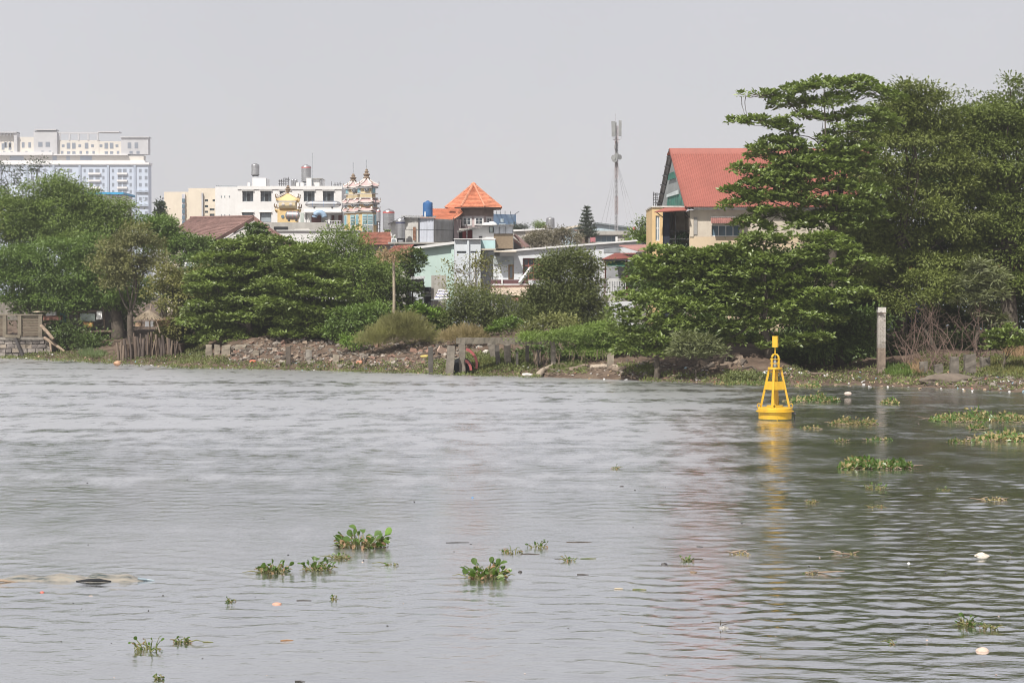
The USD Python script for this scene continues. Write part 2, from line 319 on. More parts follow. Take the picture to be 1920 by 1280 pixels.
def fill(lobes, rng, per_m2=1.6, low=-0.55, gap=0.35, gseed=1, inner=0.25):
    """clump centres on (and a few inside) ellipsoidal lobes (x, y, z, rx, ry, rz); noise leaves gaps"""
    C, O = [], []
    for (x, y, z, rx, ry, rz) in lobes:
        A = 4 * np.pi * (((rx*ry)**1.6 + (rx*rz)**1.6 + (ry*rz)**1.6) / 3) ** (1 / 1.6)
        n = max(8, int(A * per_m2 * DENS)); u = rnd_dirs(n, rng); u = u[(u[:, 2] > low) & ((u[:, 2] > -.1) | (rng.random(len(u)) < .55))]
        n = len(u); r = np.where(rng.random(n) < inner, rng.uniform(0.35, 0.8, n), rng.normal(0.95, 0.09, n))
        # lumpy outline
        r = r * (0.80 + 0.40 * meshkit.noise(u * 1.7 + np.array([x, y, z]) * 0.37, gseed))
        p = u * r[:, None] * np.array([rx, ry, rz]); tilt = rng.normal(0, .10, 2); p[:, 2] += p[:, :2] @ tilt - .10 * ((p[:, :2] / (rx, ry)) ** 2).sum(1) * min(rx, 1.6) * .5
        p = p + np.array([x, y, z])
        keep = meshkit.noise(p * np.array([0.5, 0.5, 1.5]), gseed + 5) > gap * 1.25 * rng.uniform(0.75, 1.2, n)
        o = u / np.array([rx, ry, rz]); o /= np.linalg.norm(o, axis=1)[:, None]
        C.append(p[keep]); O.append(o[keep])
    return np.vstack(C), np.vstack(O)
def lobes_px(spec, Y, deep=0.9):
    """[(px, py, rx px, rz px[, dY[, ry in m]])] -> ellipsoids in metres"""
    out = []
    for s in spec:
        px, py, rx, rz = s[:4]; dy = s[4] if len(s) > 4 else 0.0
        y = Y + dy; p = at(px, py, y); k = mpp(y)
        ry = s[5] if len(s) > 5 else max(rx, rz) * k * deep
        out.append((p[0], p[1], p[2], rx * k, ry, rz * k))
    return out
def limb(mb, p, q, r0, r1, rng, bend=0.12, n=6, k=6):
    p, q = np.asarray(p, float), np.asarray(q, float); t = np.linspace(0, 1, k)[:, None]
    L = np.linalg.norm(q - p); w = rng.normal(size=(1, 3)) * bend * L; w2 = rng.normal(size=(1, 3)) * bend * L * 0.5
    pts = p + (q - p) * t + w * np.sin(np.pi * t) + w2 * np.sin(2 * np.pi * t)
    mb.tube(pts, np.linspace(r0, r1, k), n); return pts
def tree(name, label, base, lobes, m_leaf, m_bark, rng, kind='spray', r0=0.25, cat='tree', group=None, fork=0.35, twigs=3, per_m2=1.6, gap=0.35, low=-0.55, inner=0.25, leaf=None, trunk=True, fruit=None, fork_at=None):
    base = np.asarray(base, float)
    t = thing(name, label, cat, base, group)
    seed = int(rng.integers(1, 900))
    C, O = fill(lobes, rng, per_m2 * (1.25 if kind == 'rosette' else 1.0), low, gap * (.68 if kind == 'rosette' else .92), seed, inner)
    leaf = leaf or {}
    v, f = rosettes(C, O, rng, **leaf) if kind == 'rosette' else sprays(C, O, rng, **leaf)
    part(t, 'crown', (v, f), m_leaf, kind='stuff')
    if trunk:
        tb = MB(); ctr = np.mean([l[:3] for l in lobes], 0)
        fk = base + (ctr - base) * fork if fork_at is None else np.asarray(fork_at, float)
        stem = limb(tb, base - (0, 0, 0.3), fk, r0 * 1.15, r0 * 0.8, rng, 0.04, 9, 7)
        bb = MB()
        done = []
        for l in sorted(lobes, key=lambda l: sum((np.array(l[:3]) - fk) ** 2)):
            e = np.array(l[:3]) + (0, 0, -0.2 * l[5]); a, ra = (stem[-1] if rng.random() < 0.7 else stem[-2]), r0 * 0.30
            if len(done) > 4:
                ok = [d for d in done if np.linalg.norm((d - fk)[:2]) < np.linalg.norm((e - fk)[:2]) * .92 and np.linalg.norm((d - e)[:2]) > .7 * abs(d[2] - e[2])]
                q = min(ok or [a], key=lambda d: ((d - e) ** 2).sum())
                if ok and np.linalg.norm(q - e) < np.linalg.norm(a - e) * 0.8: a, ra = q, max(0.018, r0 * 0.30 * (1 - min(.75, np.linalg.norm(q - fk) / 9)))
            pts = limb(bb, a, e, ra, max(.012, ra * .3), rng, 0.055); done.append(e)
            near = C[np.argsort(((C - e) ** 2).sum(1))[: max(40, len(C) // len(lobes))]]
            for _ in range(twigs):
                limb(bb, pts[rng.integers(2, 6)], near[rng.integers(len(near))], r0 * 0.08, 0.010, rng, 0.10, 4, 5)
        part(t, 'trunk', tb, m_bark, smooth=True)
        part(t, 'branches', bb, m_bark, smooth=True)
    return t
def grass_patch(P, rng, L=0.5, W=0.03, lean=0.35):
    """upright blades at points P"""
    n = len(P); d = np.stack([rng.normal(0, lean, n), rng.normal(0, lean, n), np.ones(n)], 1)
    return leaves(P, d, np.stack([rng.normal(0, 1, n), rng.normal(0, 1, n) - 0.6, np.full(n, 0.3)], 1), L * rng.uniform(0.5, 1.25, n), W)
# ---------------------------------------------------------------- building helpers
class V:
    """pixel -> metre on the plane at distance Y"""
    def __init__(s, Y): s.Y, s.k = Y, mpp(Y)
    def X(s, px): return float(PX(px, s.Y))
    def Z(s, py): return float(PZ(py, s.Y))
    def p(s, px, py, dy=0.0): return at(px, py, s.Y + dy)
def wall_holes(mb, x0, x1, z0, z1, y0, y1, holes):
    """a wall slab with rectangular openings"""
    xs = sorted({x0, x1, *[min(max(h[i], x0), x1) for h in holes for i in (0, 1)]})
    zs = sorted({z0, z1, *[min(max(h[i], z0), z1) for h in holes for i in (2, 3)]})
    for za, zb in zip(zs, zs[1:]):
        run = None
        for xa, xb in zip(xs, xs[1:]):
            cx, cz = (xa + xb) / 2, (za + zb) / 2
            solid = not any(h[0] < cx < h[1] and h[2] < cz < h[3] for h in holes)
            if solid: run = [xa, xb] if run is None else [run[0], xb]
            elif run: mb.box(run[0], run[1], y0, y1, za, zb); run = None
        if run: mb.box(run[0], run[1], y0, y1, za, zb)
    return mb
def window(o, x0, x1, z0, z1, y, fm, pm, nx=2, nz=1, bw=0.07, rec=0.2, sill=None, name='window'):
    """frame with mullions set back in its opening, pane behind it"""
    m = MB(); a, b = y + rec - 0.06, y + rec
    e = 0.003
    m.box(x0 + e, x0 + bw, a, b, z0 + e, z1 - e).box(x1 - bw, x1 - e, a, b, z0 + e, z1 - e).box(x0 + bw, x1 - bw, a, b, z0 + e, z0 + bw).box(x0 + bw, x1 - bw, a, b, z1 - bw, z1 - e)
    for i in range(1, nx):
        c = x0 + (x1 - x0) * i / nx; m.box(c - bw / 2, c + bw / 2, a + 0.005, b - 0.002, z0 + bw, z1 - bw)
    for i in range(1, nz):
        c = z0 + (z1 - z0) * i / nz; m.box(x0 + bw, x1 - bw, a + 0.008, b - 0.004, c - bw / 2, c + bw / 2)
    w = part(o, name, m, fm)
    part(w, 'pane', MB().box(x0 + e, x1 - e, b + 0.01, b + 0.03, z0 + e, z1 - e), pm)
    if sill: part(w, 'sill', MB().box(x0 - 0.08, x1 + 0.08, y - 0.12, y - 0.003, z0 - 0.10, z0 - 0.003), sill)
    return w
def corrugated(mb, a, b, c, d, ribs, amp=0.04, th=0.02):
    """ribbed sheet: a-b is the top edge, d-c the bottom edge; ribs run from top to bottom"""
    a, b, c, d = (np.asarray(p, float) for p in (a, b, c, d))
    nrm = np.cross(b - a, d - a); nrm /= np.linalg.norm(nrm)
    if nrm[2] < 0 and abs(nrm[2]) > 0.05: nrm = -nrm
    if abs(nrm[2]) <= 0.05 and nrm[1] > 0: nrm = -nrm
    n = ribs * 4; t = np.linspace(0, 1, n + 1)[:, None]; h = np.array([0, 0, 1, 1])[np.arange(n + 1) % 4][:, None] * amp
    T, B = a + (b - a) * t + nrm * h, d + (c - d) * t + nrm * h
    v = np.vstack([T, B, T - nrm * th, B - nrm * th]); m = n + 1; i = np.arange(n)
    f = np.vstack([np.stack([i, i + 1, m + i + 1], 1), np.stack([i, m + i + 1, m + i], 1), np.stack([2*m + i, 3*m + i + 1, 2*m + i + 1], 1), np.stack([2*m + i, 3*m + i, 3*m + i + 1], 1),
                   np.stack([m + i, m + i + 1, 3*m + i + 1], 1), np.stack([m + i, 3*m + i + 1, 3*m + i], 1)])
    return mb.add(v, f)
def tiled(mb, a, b, c, d, rows, cols, th=0.05, amp=0.03):
    """courses of roof tiles, each lapping over the one below: a-b top edge, d-c bottom edge"""
    a, b, c, d = (np.asarray(p, float) for p in (a, b, c, d))
    nrm = np.cross(b - a, d - a); nrm /= np.linalg.norm(nrm)
    if nrm[2] < 0: nrm = -nrm
    rr = np.random.default_rng(rows * 31 + cols)
    for r in range(rows):
        u0, u1 = r / rows, (r + 1.06) / rows
        t = np.linspace(0, 1, cols * 2 + 1)[:, None]; h = (np.arange(cols * 2 + 1) % 2)[:, None] * amp
        jit = np.repeat(rr.normal(0, th * 0.15, (cols + 1, 1)), 2, 0)[: cols * 2 + 1]
        up = (a + (d - a) * u0) * (1 - t) + (b + (c - b) * u0) * t + nrm * h
        lo = (a + (d - a) * u1) * (1 - t) + (b + (c - b) * u1) * t + nrm * (h + th + jit)
        base = lo - nrm * th * 1.2
        m = len(t); i = np.arange(m - 1); v = np.vstack([up, lo, base])
        mb.add(v, np.vstack([np.stack([i, i + 1, m + i + 1], 1), np.stack([i, m + i + 1, m + i], 1), np.stack([m + i, m + i + 1, 2*m + i + 1], 1), np.stack([m + i, 2*m + i + 1, 2*m + i], 1)]))
    return mb
def curved_roof(mb, c, re, rt, ze, zt, lift, sides=6, a0=0.0, rings=6, per=6, th=0.14, sx=1.0, sy=1.0, pw=1.5):
    """eastern roof: concave slopes, upturned corners"""
    n = sides * per; cor = np.array([[math.cos(a0 + i * 2 * math.pi / sides), math.sin(a0 + i * 2 * math.pi / sides)] for i in range(sides + 1)])
    P, K = [], []
    for s in range(sides):
        for j in range(per):
            t = j / per; P.append(cor[s] * (1 - t) + cor[s + 1] * t); K.append(abs(2 * t - 1))
    P, K = np.array(P), np.array(K) ** 3
    v = []
    for i in range(rings + 1):
        t = i / rings; r = rt + (re - rt) * (1 - t) ** pw
        z = ze + (zt - ze) * t + lift * (1 - t) ** 3 * K
        rr = r * (1 + 0.06 * (1 - t) ** 3 * K)
        v.append(np.stack([c[0] + P[:, 0] * rr * sx, c[1] + P[:, 1] * rr * sy, z], 1))
    v.append(v[0] - (0, 0, th)); low = v.pop(); v = [low] + v
    v = np.vstack(v); k = rings + 2; f = []
    for i in range(k - 1):
        for j in range(n):
            j2 = (j + 1) % n; f += [(i*n+j, i*n+j2, (i+1)*n+j2), (i*n+j, (i+1)*n+j2, (i+1)*n+j)]
    m = len(v); v = np.vstack([v, [(c[0], c[1], ze - th), (c[0], c[1], zt)]])
    for j in range(n):
        j2 = (j + 1) % n; f += [(m, j2, j), (m + 1, (k-1)*n + j, (k-1)*n + j2)]
    return mb.add(v, f)
def ring_prism(mb, c, r, z0, z1, sides=6, a0=0.0, sx=1.0, sy=1.0):
    return mb.lathe([(r, z0 - c[2]), (r, z1 - c[2])], c, sides, sx, sy, a0)
def steel_tank(x0, x1, ytop, ybot, Y, label, band=None, group=None, stand=None, blue=False):
    """upright rooftop water tank with pressed rings"""
    v = V(Y); r = (v.X(x1) - v.X(x0)) / 2; cx = (v.X(x0) + v.X(x1)) / 2; z0, z1 = v.Z(ybot), v.Z(ytop); h = z1 - z0
    t = thing('water_tank', label, 'water tank', (cx, Y, z0), group)
    pr = [(r * 0.96, 0)]; n = 7
    if blue:
        pr = [(r * 0.93, 0), (r, h * .06), (r, h * .40), (r * .965, h * .43), (r, h * .46), (r, h * .80), (r * .93, h * .88), (r * .4, h * .955)]
    else:
        for i in range(n):
            a, b = h * 0.84 * i / n, h * 0.84 * (i + 1) / n
            pr += [(r, a + 0.01), (r, b - 0.10 * h / n), (r * 0.955, b - 0.04 * h / n), (r * 0.955, b)]
        pr += [(r, h * .85), (r * .97, h * .88), (r * .80, h * .94), (r * .3, h * .975)]
    body = part(t, 'body', MB().lathe(pr, (cx, Y, z0), 24), MT['blue_plastic'] if blue else MT['steel'], smooth=35)
    part(body, 'lid', MB().lathe([(r * .32, h * .955), (r * .34, h * .985), (r * .2, h * 1.01)], (cx, Y, z0), 16), MT['blue_plastic'] if blue else MT['steel'])
    if band: part(body, 'band', MB().lathe([(r * 1.012, h * band[0]), (r * 1.012, h * band[1])], (cx, Y, z0), 24), band[2], smooth=35)
    if stand:
        zb = v.Z(stand); m = MB()
        for a in range(4):
            an = math.pi / 4 + a * math.pi / 2; px_, py_ = cx + r * .85 * math.cos(an), Y + r * .85 * math.sin(an)
            part(t, 'stand_leg', MB().box(px_ - .05, px_ + .05, py_ - .05, py_ + .05, zb, z0), MT['dark_metal'])
        m.lathe([(r * .98, -0.08), (r * .98, -0.01)], (cx, Y, z0), 4, a0=math.pi / 4)
        for q in (0.35, 0.7):
            zz = zb + (z0 - zb) * q; m.box(cx - r * .6, cx + r * .6, Y - r * .62, Y - r * .58, zz - .04, zz + .04)
        part(t, 'stand_frame', m, MT['dark_metal'])
    return t
def lying_tank(x0, x1, ytop, ybot, Y, label, cols):
    """tank lying on its side in a cradle"""
    v = V(Y); r = (v.Z(ytop) - v.Z(ybot)) / 2 * .86; zc = v.Z(ytop) - r; xa, xb = v.X(x0), v.X(x1)
    t = thing('lying_water_tank', label, 'water tank', ((xa + xb) / 2, Y, v.Z(ybot)))
    prof = [(r * .3, 0), (r * .8, .06 * (xb - xa)), (r, .14 * (xb - xa)), (r, .86 * (xb - xa)), (r * .8, .94 * (xb - xa)), (r * .3, xb - xa)]
    m = MB().lathe(prof, (0, 0, 0), 20); vv, ff = m.arrays(); vv = np.stack([xa + vv[:, 2], Y + vv[:, 1], zc - vv[:, 0]], 1)
    b = part(t, 'body', (vv, ff), MT['steel'], smooth=35)
    for q in (.2, .5, .8):
        m = MB().lathe([(r * 1.015, 0), (r * 1.03, .03), (r * 1.015, .06)], (0, 0, 0), 20); vv, ff = m.arrays()
        part(b, 'hoop', (np.stack([xa + (xb - xa) * q + vv[:, 2], Y + vv[:, 1], zc - vv[:, 0]], 1), ff), cols)
    for q in (.25, .75):
        xx = xa + (xb - xa) * q; part(t, 'cradle', MB().box(xx - .08, xx + .08, Y - r * .8, Y + r * .8, v.Z(ybot), zc - r * .75), MT['dark_metal'])
    return t
def railing(o, p, q, h, n, m, top=0.06, name='railing'):
    """posts and rails from p to q; every baluster a sub-part"""
    p, q = np.asarray(p, float), np.asarray(q, float); mb = MB()
    for z in (0.06, h): mb.bar(p + (0, 0, z), q + (0, 0, z), top)
    r = part(o, name, mb, m)
    for i in range(n + 1):
        c = p + (q - p) * i / n; part(r, 'baluster', MB().bar(c + (0, 0, 0.06), c + (0, 0, h), top * .6, top * .6, up=(0, 1, 0)), m)
    return r
MT = {}
MT['steel'] = M('tank_steel', (0.52, 0.52, 0.53), 0.32, 0.10, 0.8, metal=0.85)
MT['blue_plastic'] = M('blue_plastic', (0.035, 0.12, 0.30), 0.45, 0.12, 1.2)
MT['dark_metal'] = M('dark_metal', (0.06, 0.06, 0.065), 0.6, 0.25, 3)
MT['red_band'] = M('red_band', (0.50, 0.10, 0.09), 0.5)
MT['navy_band'] = M('navy_band', (0.05, 0.055, 0.11), 0.5)
MT['white_wall'] = M('white_wall', (0.68, 0.675, 0.67), 0.85, 0.04, 0.5, stain=0.16, stain_col=(0.36, 0.34, 0.32))
MT['white_paint'] = M('white_paint', (0.70, 0.70, 0.70), 0.6, 0.06, 1.2)
MT['cream_wall'] = M('cream_wall', (0.64, 0.575, 0.48), 0.85, 0.05, 0.5, stain=0.25, stain_col=(0.40, 0.35, 0.28))
MT['grey_frame'] = M('grey_window_frame', (0.22, 0.25, 0.27), 0.5)
MT['white_frame'] = M('white_window_frame', (0.66, 0.67, 0.68), 0.5)
MT['dark_pane'] = pane_mat('dark_pane', (0.035, 0.045, 0.055))
MT['blue_pane'] = pane_mat('blue_grey_pane', (0.10, 0.15, 0.19))
MT['teal_pane'] = pane_mat('teal_louvre_pane', (0.15, 0.32, 0.38))
MT['concrete'] = M('old_concrete', (0.22, 0.20, 0.175), 0.9, 0.25, 1.4, stain=0.6, stain_col=(0.09, 0.08, 0.07), bump=0.03)
MT['pale_concrete'] = M('pale_concrete', (0.40, 0.385, 0.36), 0.9, 0.12, 0.8, stain=0.45, stain_col=(0.2, 0.19, 0.17))
MT['bark'] = M('bark', (0.085, 0.07, 0.055), 0.9, 0.35, 4, bump=0.02)
MT['bark_pale'] = M('pale_bark', (0.20, 0.175, 0.145), 0.9, 0.3, 4, bump=0.02)
MT['dry_wood'] = M('dry_wood', (0.25, 0.19, 0.14), 0.85, 0.35, 3, bump=0.015)
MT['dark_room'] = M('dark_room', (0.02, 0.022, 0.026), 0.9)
# ---------------------------------------------------------------- far away: tower block, white apartments, temple, mast
def tower_block():
    Y = 1400; v = V(Y); X, Z = v.X, v.Z
    t = thing('apartment_tower', 'huge pale tower block fading into haze, cream penthouse storeys above a pale blue body', 'apartment tower', (X(120), Y, 2.5))
    blue = M('tower_hazed_blue', (0.52, 0.59, 0.71), 0.85, 0.04, 0.2); cream = M('tower_hazed_cream', (0.66, 0.62, 0.56), 0.85, 0.04, 0.2)  # distance haze put into the tower colours: paler and bluer than the paint
    grey = M('tower_hazed_grey', (0.52, 0.52, 0.54), 0.85, 0.05, 0.2); white = M('tower_white', (0.78, 0.77, 0.77), 0.8, 0.04, 0.2)
    deep = M('tower_recess', (0.36, 0.42, 0.52), 0.85, 0.04, 0.2); pane = pane_mat('tower_hazed_pane', (0.15, 0.175, 0.22))  # deep: darker copy of the wall blue, standing for shade in recesses
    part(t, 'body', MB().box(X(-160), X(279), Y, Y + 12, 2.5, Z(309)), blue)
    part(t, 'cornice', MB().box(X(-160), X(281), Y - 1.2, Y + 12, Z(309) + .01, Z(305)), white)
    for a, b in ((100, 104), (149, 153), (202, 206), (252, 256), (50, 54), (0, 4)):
        part(t, 'recess_shade_strip', MB().box(X(a), X(b), Y - .9, Y - .01, 2.5, Z(309) - .02), deep)  # raised strip whose darker colour stands for the shade of a recess
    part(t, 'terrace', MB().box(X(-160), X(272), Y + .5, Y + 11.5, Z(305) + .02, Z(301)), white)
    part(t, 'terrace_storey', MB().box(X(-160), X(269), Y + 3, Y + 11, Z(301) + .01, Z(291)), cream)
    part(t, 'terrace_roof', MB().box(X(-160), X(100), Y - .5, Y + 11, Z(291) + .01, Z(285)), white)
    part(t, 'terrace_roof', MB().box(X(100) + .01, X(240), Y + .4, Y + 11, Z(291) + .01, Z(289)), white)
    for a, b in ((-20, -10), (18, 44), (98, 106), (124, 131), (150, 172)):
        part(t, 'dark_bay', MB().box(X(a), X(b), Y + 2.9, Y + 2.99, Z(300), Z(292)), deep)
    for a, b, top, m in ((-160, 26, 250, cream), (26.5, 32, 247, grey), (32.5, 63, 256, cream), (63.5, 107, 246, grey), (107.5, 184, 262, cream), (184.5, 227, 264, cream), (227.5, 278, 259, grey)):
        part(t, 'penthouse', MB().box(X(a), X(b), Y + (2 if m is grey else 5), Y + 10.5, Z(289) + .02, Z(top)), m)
    # roof slabs and open pergolas
    for a, b, top in ((65, 106, 242), (-5, 32, 247), (184, 224, 246), (226, 280, 256)):
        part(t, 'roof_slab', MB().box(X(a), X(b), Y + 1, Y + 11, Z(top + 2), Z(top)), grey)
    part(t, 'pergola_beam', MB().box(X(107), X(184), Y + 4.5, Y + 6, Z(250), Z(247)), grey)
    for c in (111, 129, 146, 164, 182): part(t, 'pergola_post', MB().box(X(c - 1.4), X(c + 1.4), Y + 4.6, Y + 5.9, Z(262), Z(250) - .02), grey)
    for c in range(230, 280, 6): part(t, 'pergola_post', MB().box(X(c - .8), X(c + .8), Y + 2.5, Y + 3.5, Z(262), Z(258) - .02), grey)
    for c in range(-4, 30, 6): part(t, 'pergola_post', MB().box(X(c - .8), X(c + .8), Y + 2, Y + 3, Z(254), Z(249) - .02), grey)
    wins = []
    for c, w in ((8, 2), (17, 2.2), (10, 2)): wins.append((c, 2 * w, 266, 276))
    for c in (4, 17): wins.append((c, 5, 268, 280))
    for c in (76, 90): wins.append((c, 8, 266, 275))
    for c in (127, 137, 161, 198, 208, 243, 256): wins.append((c, 6.5, 267, 278))
    for c in (117, 148, 172, 188, 218): wins.append((c, 5, 270, 275))
    for c in (115, 150, 162, 174, 220, 6, 20, 48, 80, 94): wins.append((c, 4.5, 282.5, 287.5))
    for c in (42, 54): wins.append((c, 5, 266, 276))
    for c in (127, 137, 198, 208, 246, 259): wins.append((c, 6, 283, 288))
    for c, w, a, b in wins:
        y = Y + 1.99 if (63 < c < 107 or c > 227) else Y + 4.99
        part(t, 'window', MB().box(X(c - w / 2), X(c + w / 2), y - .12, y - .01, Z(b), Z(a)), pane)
    for r in range(9):
        top = 317 + r * 13.2
        for cs in ((132, 9), (160, 4), (172, 8), (184, 8), (195, 4), (213, 4), (225.5, 7), (235, 7), (246, 4), (264, 5), (275, 5), (112, 5), (122, 5), (86, 6), (74, 6), (62, 5)):
            c, w = cs
            if c < 70 and r > 1: continue
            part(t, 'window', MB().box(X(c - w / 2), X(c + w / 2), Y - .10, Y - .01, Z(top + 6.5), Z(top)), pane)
        for a, b in ((167, 190), (221, 240)):
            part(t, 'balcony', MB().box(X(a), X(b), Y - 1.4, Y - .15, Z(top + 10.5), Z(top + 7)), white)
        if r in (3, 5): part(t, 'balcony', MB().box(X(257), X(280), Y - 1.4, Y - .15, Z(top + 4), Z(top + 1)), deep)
tower_block()
def low_blue_roof():
    v = V(420); X, Z = v.X, v.Z
    t = thing('blue_roofed_hall', 'low white hall with bright blue roof edge showing above the left trees', 'hall', (X(199), 420, 2.5))
    part(t, 'wall', MB().box(X(168), X(232), 420, 430, 2.5, Z(365)), MT['white_wall'])
    part(t, 'roof', MB().box(X(164), X(234), 419, 432, Z(365) + .01, Z(361)), M('bright_blue_roof', (0.04, 0.30, 0.55), 0.5))
low_blue_roof()

def white_apartments():
    Y = 310; v = V(Y); X, Z = v.X, v.Z
    t = thing('white_apartment_block', 'long white flat roofed apartment block with cream left end and square grey windows', 'apartment block', (X(470), Y, 2.5))
    wm, cm = MT['white_wall'], MT['cream_wall']
    part(t, 'cream_wing', MB().box(X(302), X(351), Y + 3, Y + 20, 2.5, Z(358)), cm)
    m = MB(); holes = [(X(382), X(388), Z(a + 4), Z(a)) for a in (373, 384, 394.5, 404)] + [(X(396.5), X(401), Z(377), Z(373)), (X(391), X(400), Z(394), Z(390)), (X(391), X(400), Z(407), Z(400))]
    wall_holes(m, X(351) + .01, X(404), 2.5, Z(352), Y + 1.5, Y + 2.2, holes); m.box(X(351) + .01, X(404), Y + 2.21, Y + 20, 2.5, Z(352))
    part(t, 'cream_wing', m, cm)
    for h in holes: window(t, *h, Y + 1.5, MT['grey_frame'], MT['blue_pane'], 1, 1, .05, .3)
    part(t, 'downpipe', MB().box(X(376.5), X(379), Y + 1.1, Y + 1.49, 2.5, Z(361)), M('grey_pipe', (0.40, 0.41, 0.45), 0.7))
    part(t, 'stair_strip', MB().box(X(336.2), X(342.5), Y + 2.7, Y + 2.99, 2.5, Z(362)), M('pale_grey_strip', (0.5, 0.5, 0.55), 0.7))
    for a in (371, 382, 392, 403, 413): part(t, 'stair_window', MB().box(X(337), X(342), Y + 2.5, Y + 2.69, Z(a + 7), Z(a)), MT['blue_pane'])
    H = []
    for c in (455, 489, 525, 570, 606): H.append((X(c), X(c + 20.5), Z(378), Z(358)))
    for c in (454.5, 488): H.append((X(c), X(c + 21), Z(416.5), Z(398.5)))
    top = MB(); wall_holes(top, X(404) + .01, X(641), 2.5, Z(350.5), Y, Y + 1.0, H); top.box(X(404) + .01, X(641), Y + 1.01, Y + 20, 2.5, Z(351))
    part(t, 'wall', top, wm)
    part(t, 'parapet', MB().box(X(446), X(642), Y - .15, Y - .003, Z(355), Z(349)), wm)
    for i, h in enumerate(H):
        w = window(t, *h, Y, MT['grey_frame'], MT['blue_pane'] if i > 4 else MT['dark_pane'], 3, 1 if i > 4 else 2, .09, .45)
        part(w, 'hood', MB().box(h[0] - .12, h[1] + .12, Y - .25, Y - .003, h[3] + .02, h[3] + .14), wm)
        if i < 5: part(w, 'open_leaf', MB().box(h[0] + (h[1] - h[0]) * .40, h[0] + (h[1] - h[0]) * .66, Y + .30, Y + .36, h[2] + .12, h[3] - .45), MT['dark_room'])
        elif i > 4: part(w, 'shutter', MB().box(h[0] + .1, h[1] - .1, Y + .30, Y + .36, h[2] + .1, h[3] - .3), M('grey_shutter', (0.28, 0.32, 0.35), 0.6))
    for py in (367, 402):
        for px in (415, 421, 430): part(t, 'vent', MB().box(X(px), X(px + 1.6), Y - .05, Y - .004, Z(py + 3.2), Z(py)), MT['grey_frame'])
    part(t, 'stair_house', MB().box(X(474), X(493), Y + 4, Y + 9, Z(350), Z(331)), wm)
    part(t, 'stair_house', MB().box(X(466), X(473.5), Y + 5, Y + 9, Z(350), Z(330)), wm)
    part(t, 'stair_house', MB().box(X(570), X(579.5), Y + 4, Y + 9, Z(350), Z(331)), wm)
    s = part(t, 'stair_house', MB().box(X(580), X(598), Y + 5, Y + 10, Z(350), Z(332)), wm)
    part(s, 'cap', MB().box(X(579), X(599), Y + 4.6, Y + 10.3, Z(332) + .01, Z(331)), MT['pale_concrete'])
    for a, b in ((460, 464.5), (552, 557), (560, 566)):
        part(t, 'vent_box', MB().box(X(a), X(b), Y + 3, Y + 4, Z(350), Z(340.5)), wm)
    part(t, 'roof_rail', MB().bar((X(404), Y + 1, Z(348)), (X(446), Y + 1, Z(348.5)), .09), MT['grey_frame'])
white_apartments()
steel_tank(472, 487, 306.5, 329, 316, 'steel water tank on the stair house at the left of the white apartment roof', band=(.02, .06, MT['dark_metal']), stand=331)
steel_tank(493, 501, 334, 349.5, 315, 'short steel tank right of the left stair house on the white apartment roof')
steel_tank(565.5, 584, 309, 341, 318, 'tall steel tank with red top band above the white apartment roof', band=(.80, .86, MT['red_band']), stand=350)
steel_tank(546.5, 552.5, 336, 349.5, 314, 'narrow steel tank just right of the roof aerials')
steel_tank(552.8, 558.5, 336, 349.5, 315, 'narrow steel tank between the roof aerials and the tall banded tank')
steel_tank(599.5, 605, 336, 350, 315, 'thin steel tank at the right of the right stair house')
def roof_aerials():
    v = V(313); t = thing('roof_aerial', 'rusty rack of television aerials on the white apartment roof', 'aerial', v.p(534, 350))
    for px, h in ((524, 337), (528, 336), (532, 334), (536, 334), (541, 332)):
        part(t, 'mast', MB().bar(v.p(px, 350), v.p(px, h), .09), MT['dark_metal'])
    m = MB()
    for a, b, py in ((522, 541, 340), (522, 540, 345), (533, 542, 334.5), (534, 543, 337)): m.bar(v.p(a, py), v.p(b, py + .4), .10)
    for k in range(9): m.bar(v.p(523 + k * 2.2, 338, -.4), v.p(523 + k * 2.2, 338 + (k % 3), .6), .07)
    part(t, 'crossbar', m, MT['dark_metal'])
    m = MB(); m.bar(v.p(586, 345), v.p(586.5, 287), .06)
    single('whip_aerial', m, MT['grey_frame'], 'thin whip aerial standing beside the tall banded tank', 'aerial')
    t = thing('roof_aerial', 'low row of aerials beside the temple roof', 'aerial', v.p(630, 350))
    part(t, 'mast', MB().bar(v.p(621.5, 350), v.p(621.5, 340), .08), MT['dark_metal'])
    m = MB()
    for k in range(5): m.bar(v.p(626 + k * 3, 350), v.p(627 + k * 3, 343 - k * .5), .06)
    m.bar(v.p(625, 347), v.p(641, 345), .06); part(t, 'crossbar', m, MT['dark_metal'])
roof_aerials()

YEL = M('temple_yellow', (0.62, 0.46, 0.23), 0.8, 0.08, 0.8, stain=0.3, stain_col=(0.5, 0.36, 0.18))
ORY = M('temple_orange_yellow', (0.58, 0.41, 0.23), 0.8, 0.08, 0.8)
PALY = M('temple_pale_yellow', (0.60, 0.50, 0.32), 0.8, 0.08, 0.8)
PINK = M('temple_pink_tile', (0.50, 0.345, 0.34), 0.7, 0.14, 1.2)
RIDGE = M('temple_white_ridge', (0.64, 0.60, 0.57), 0.7, 0.1, 2)
BLUG = M('temple_eave_grey', (0.37, 0.37, 0.38), 0.7, 0.2, 2)
def finial(o, c, z0, z1, m, needle=None):
    h = z1 - z0; f = part(o, 'finial', MB().lathe([(.36, 0), (.42, h * .12), (.22, h * .22), (.40, h * .36), (.42, h * .45), (.18, h * .58), (.28, h * .70), (.14, h * .82), (.17, h * .90), (.02, h)], (c[0], c[1], z0), 10), m, smooth=40)
    if needle: part(f, 'needle', MB().bar((c[0], c[1], z1 - .1), (c[0], c[1], needle), .06), MT['grey_frame'])
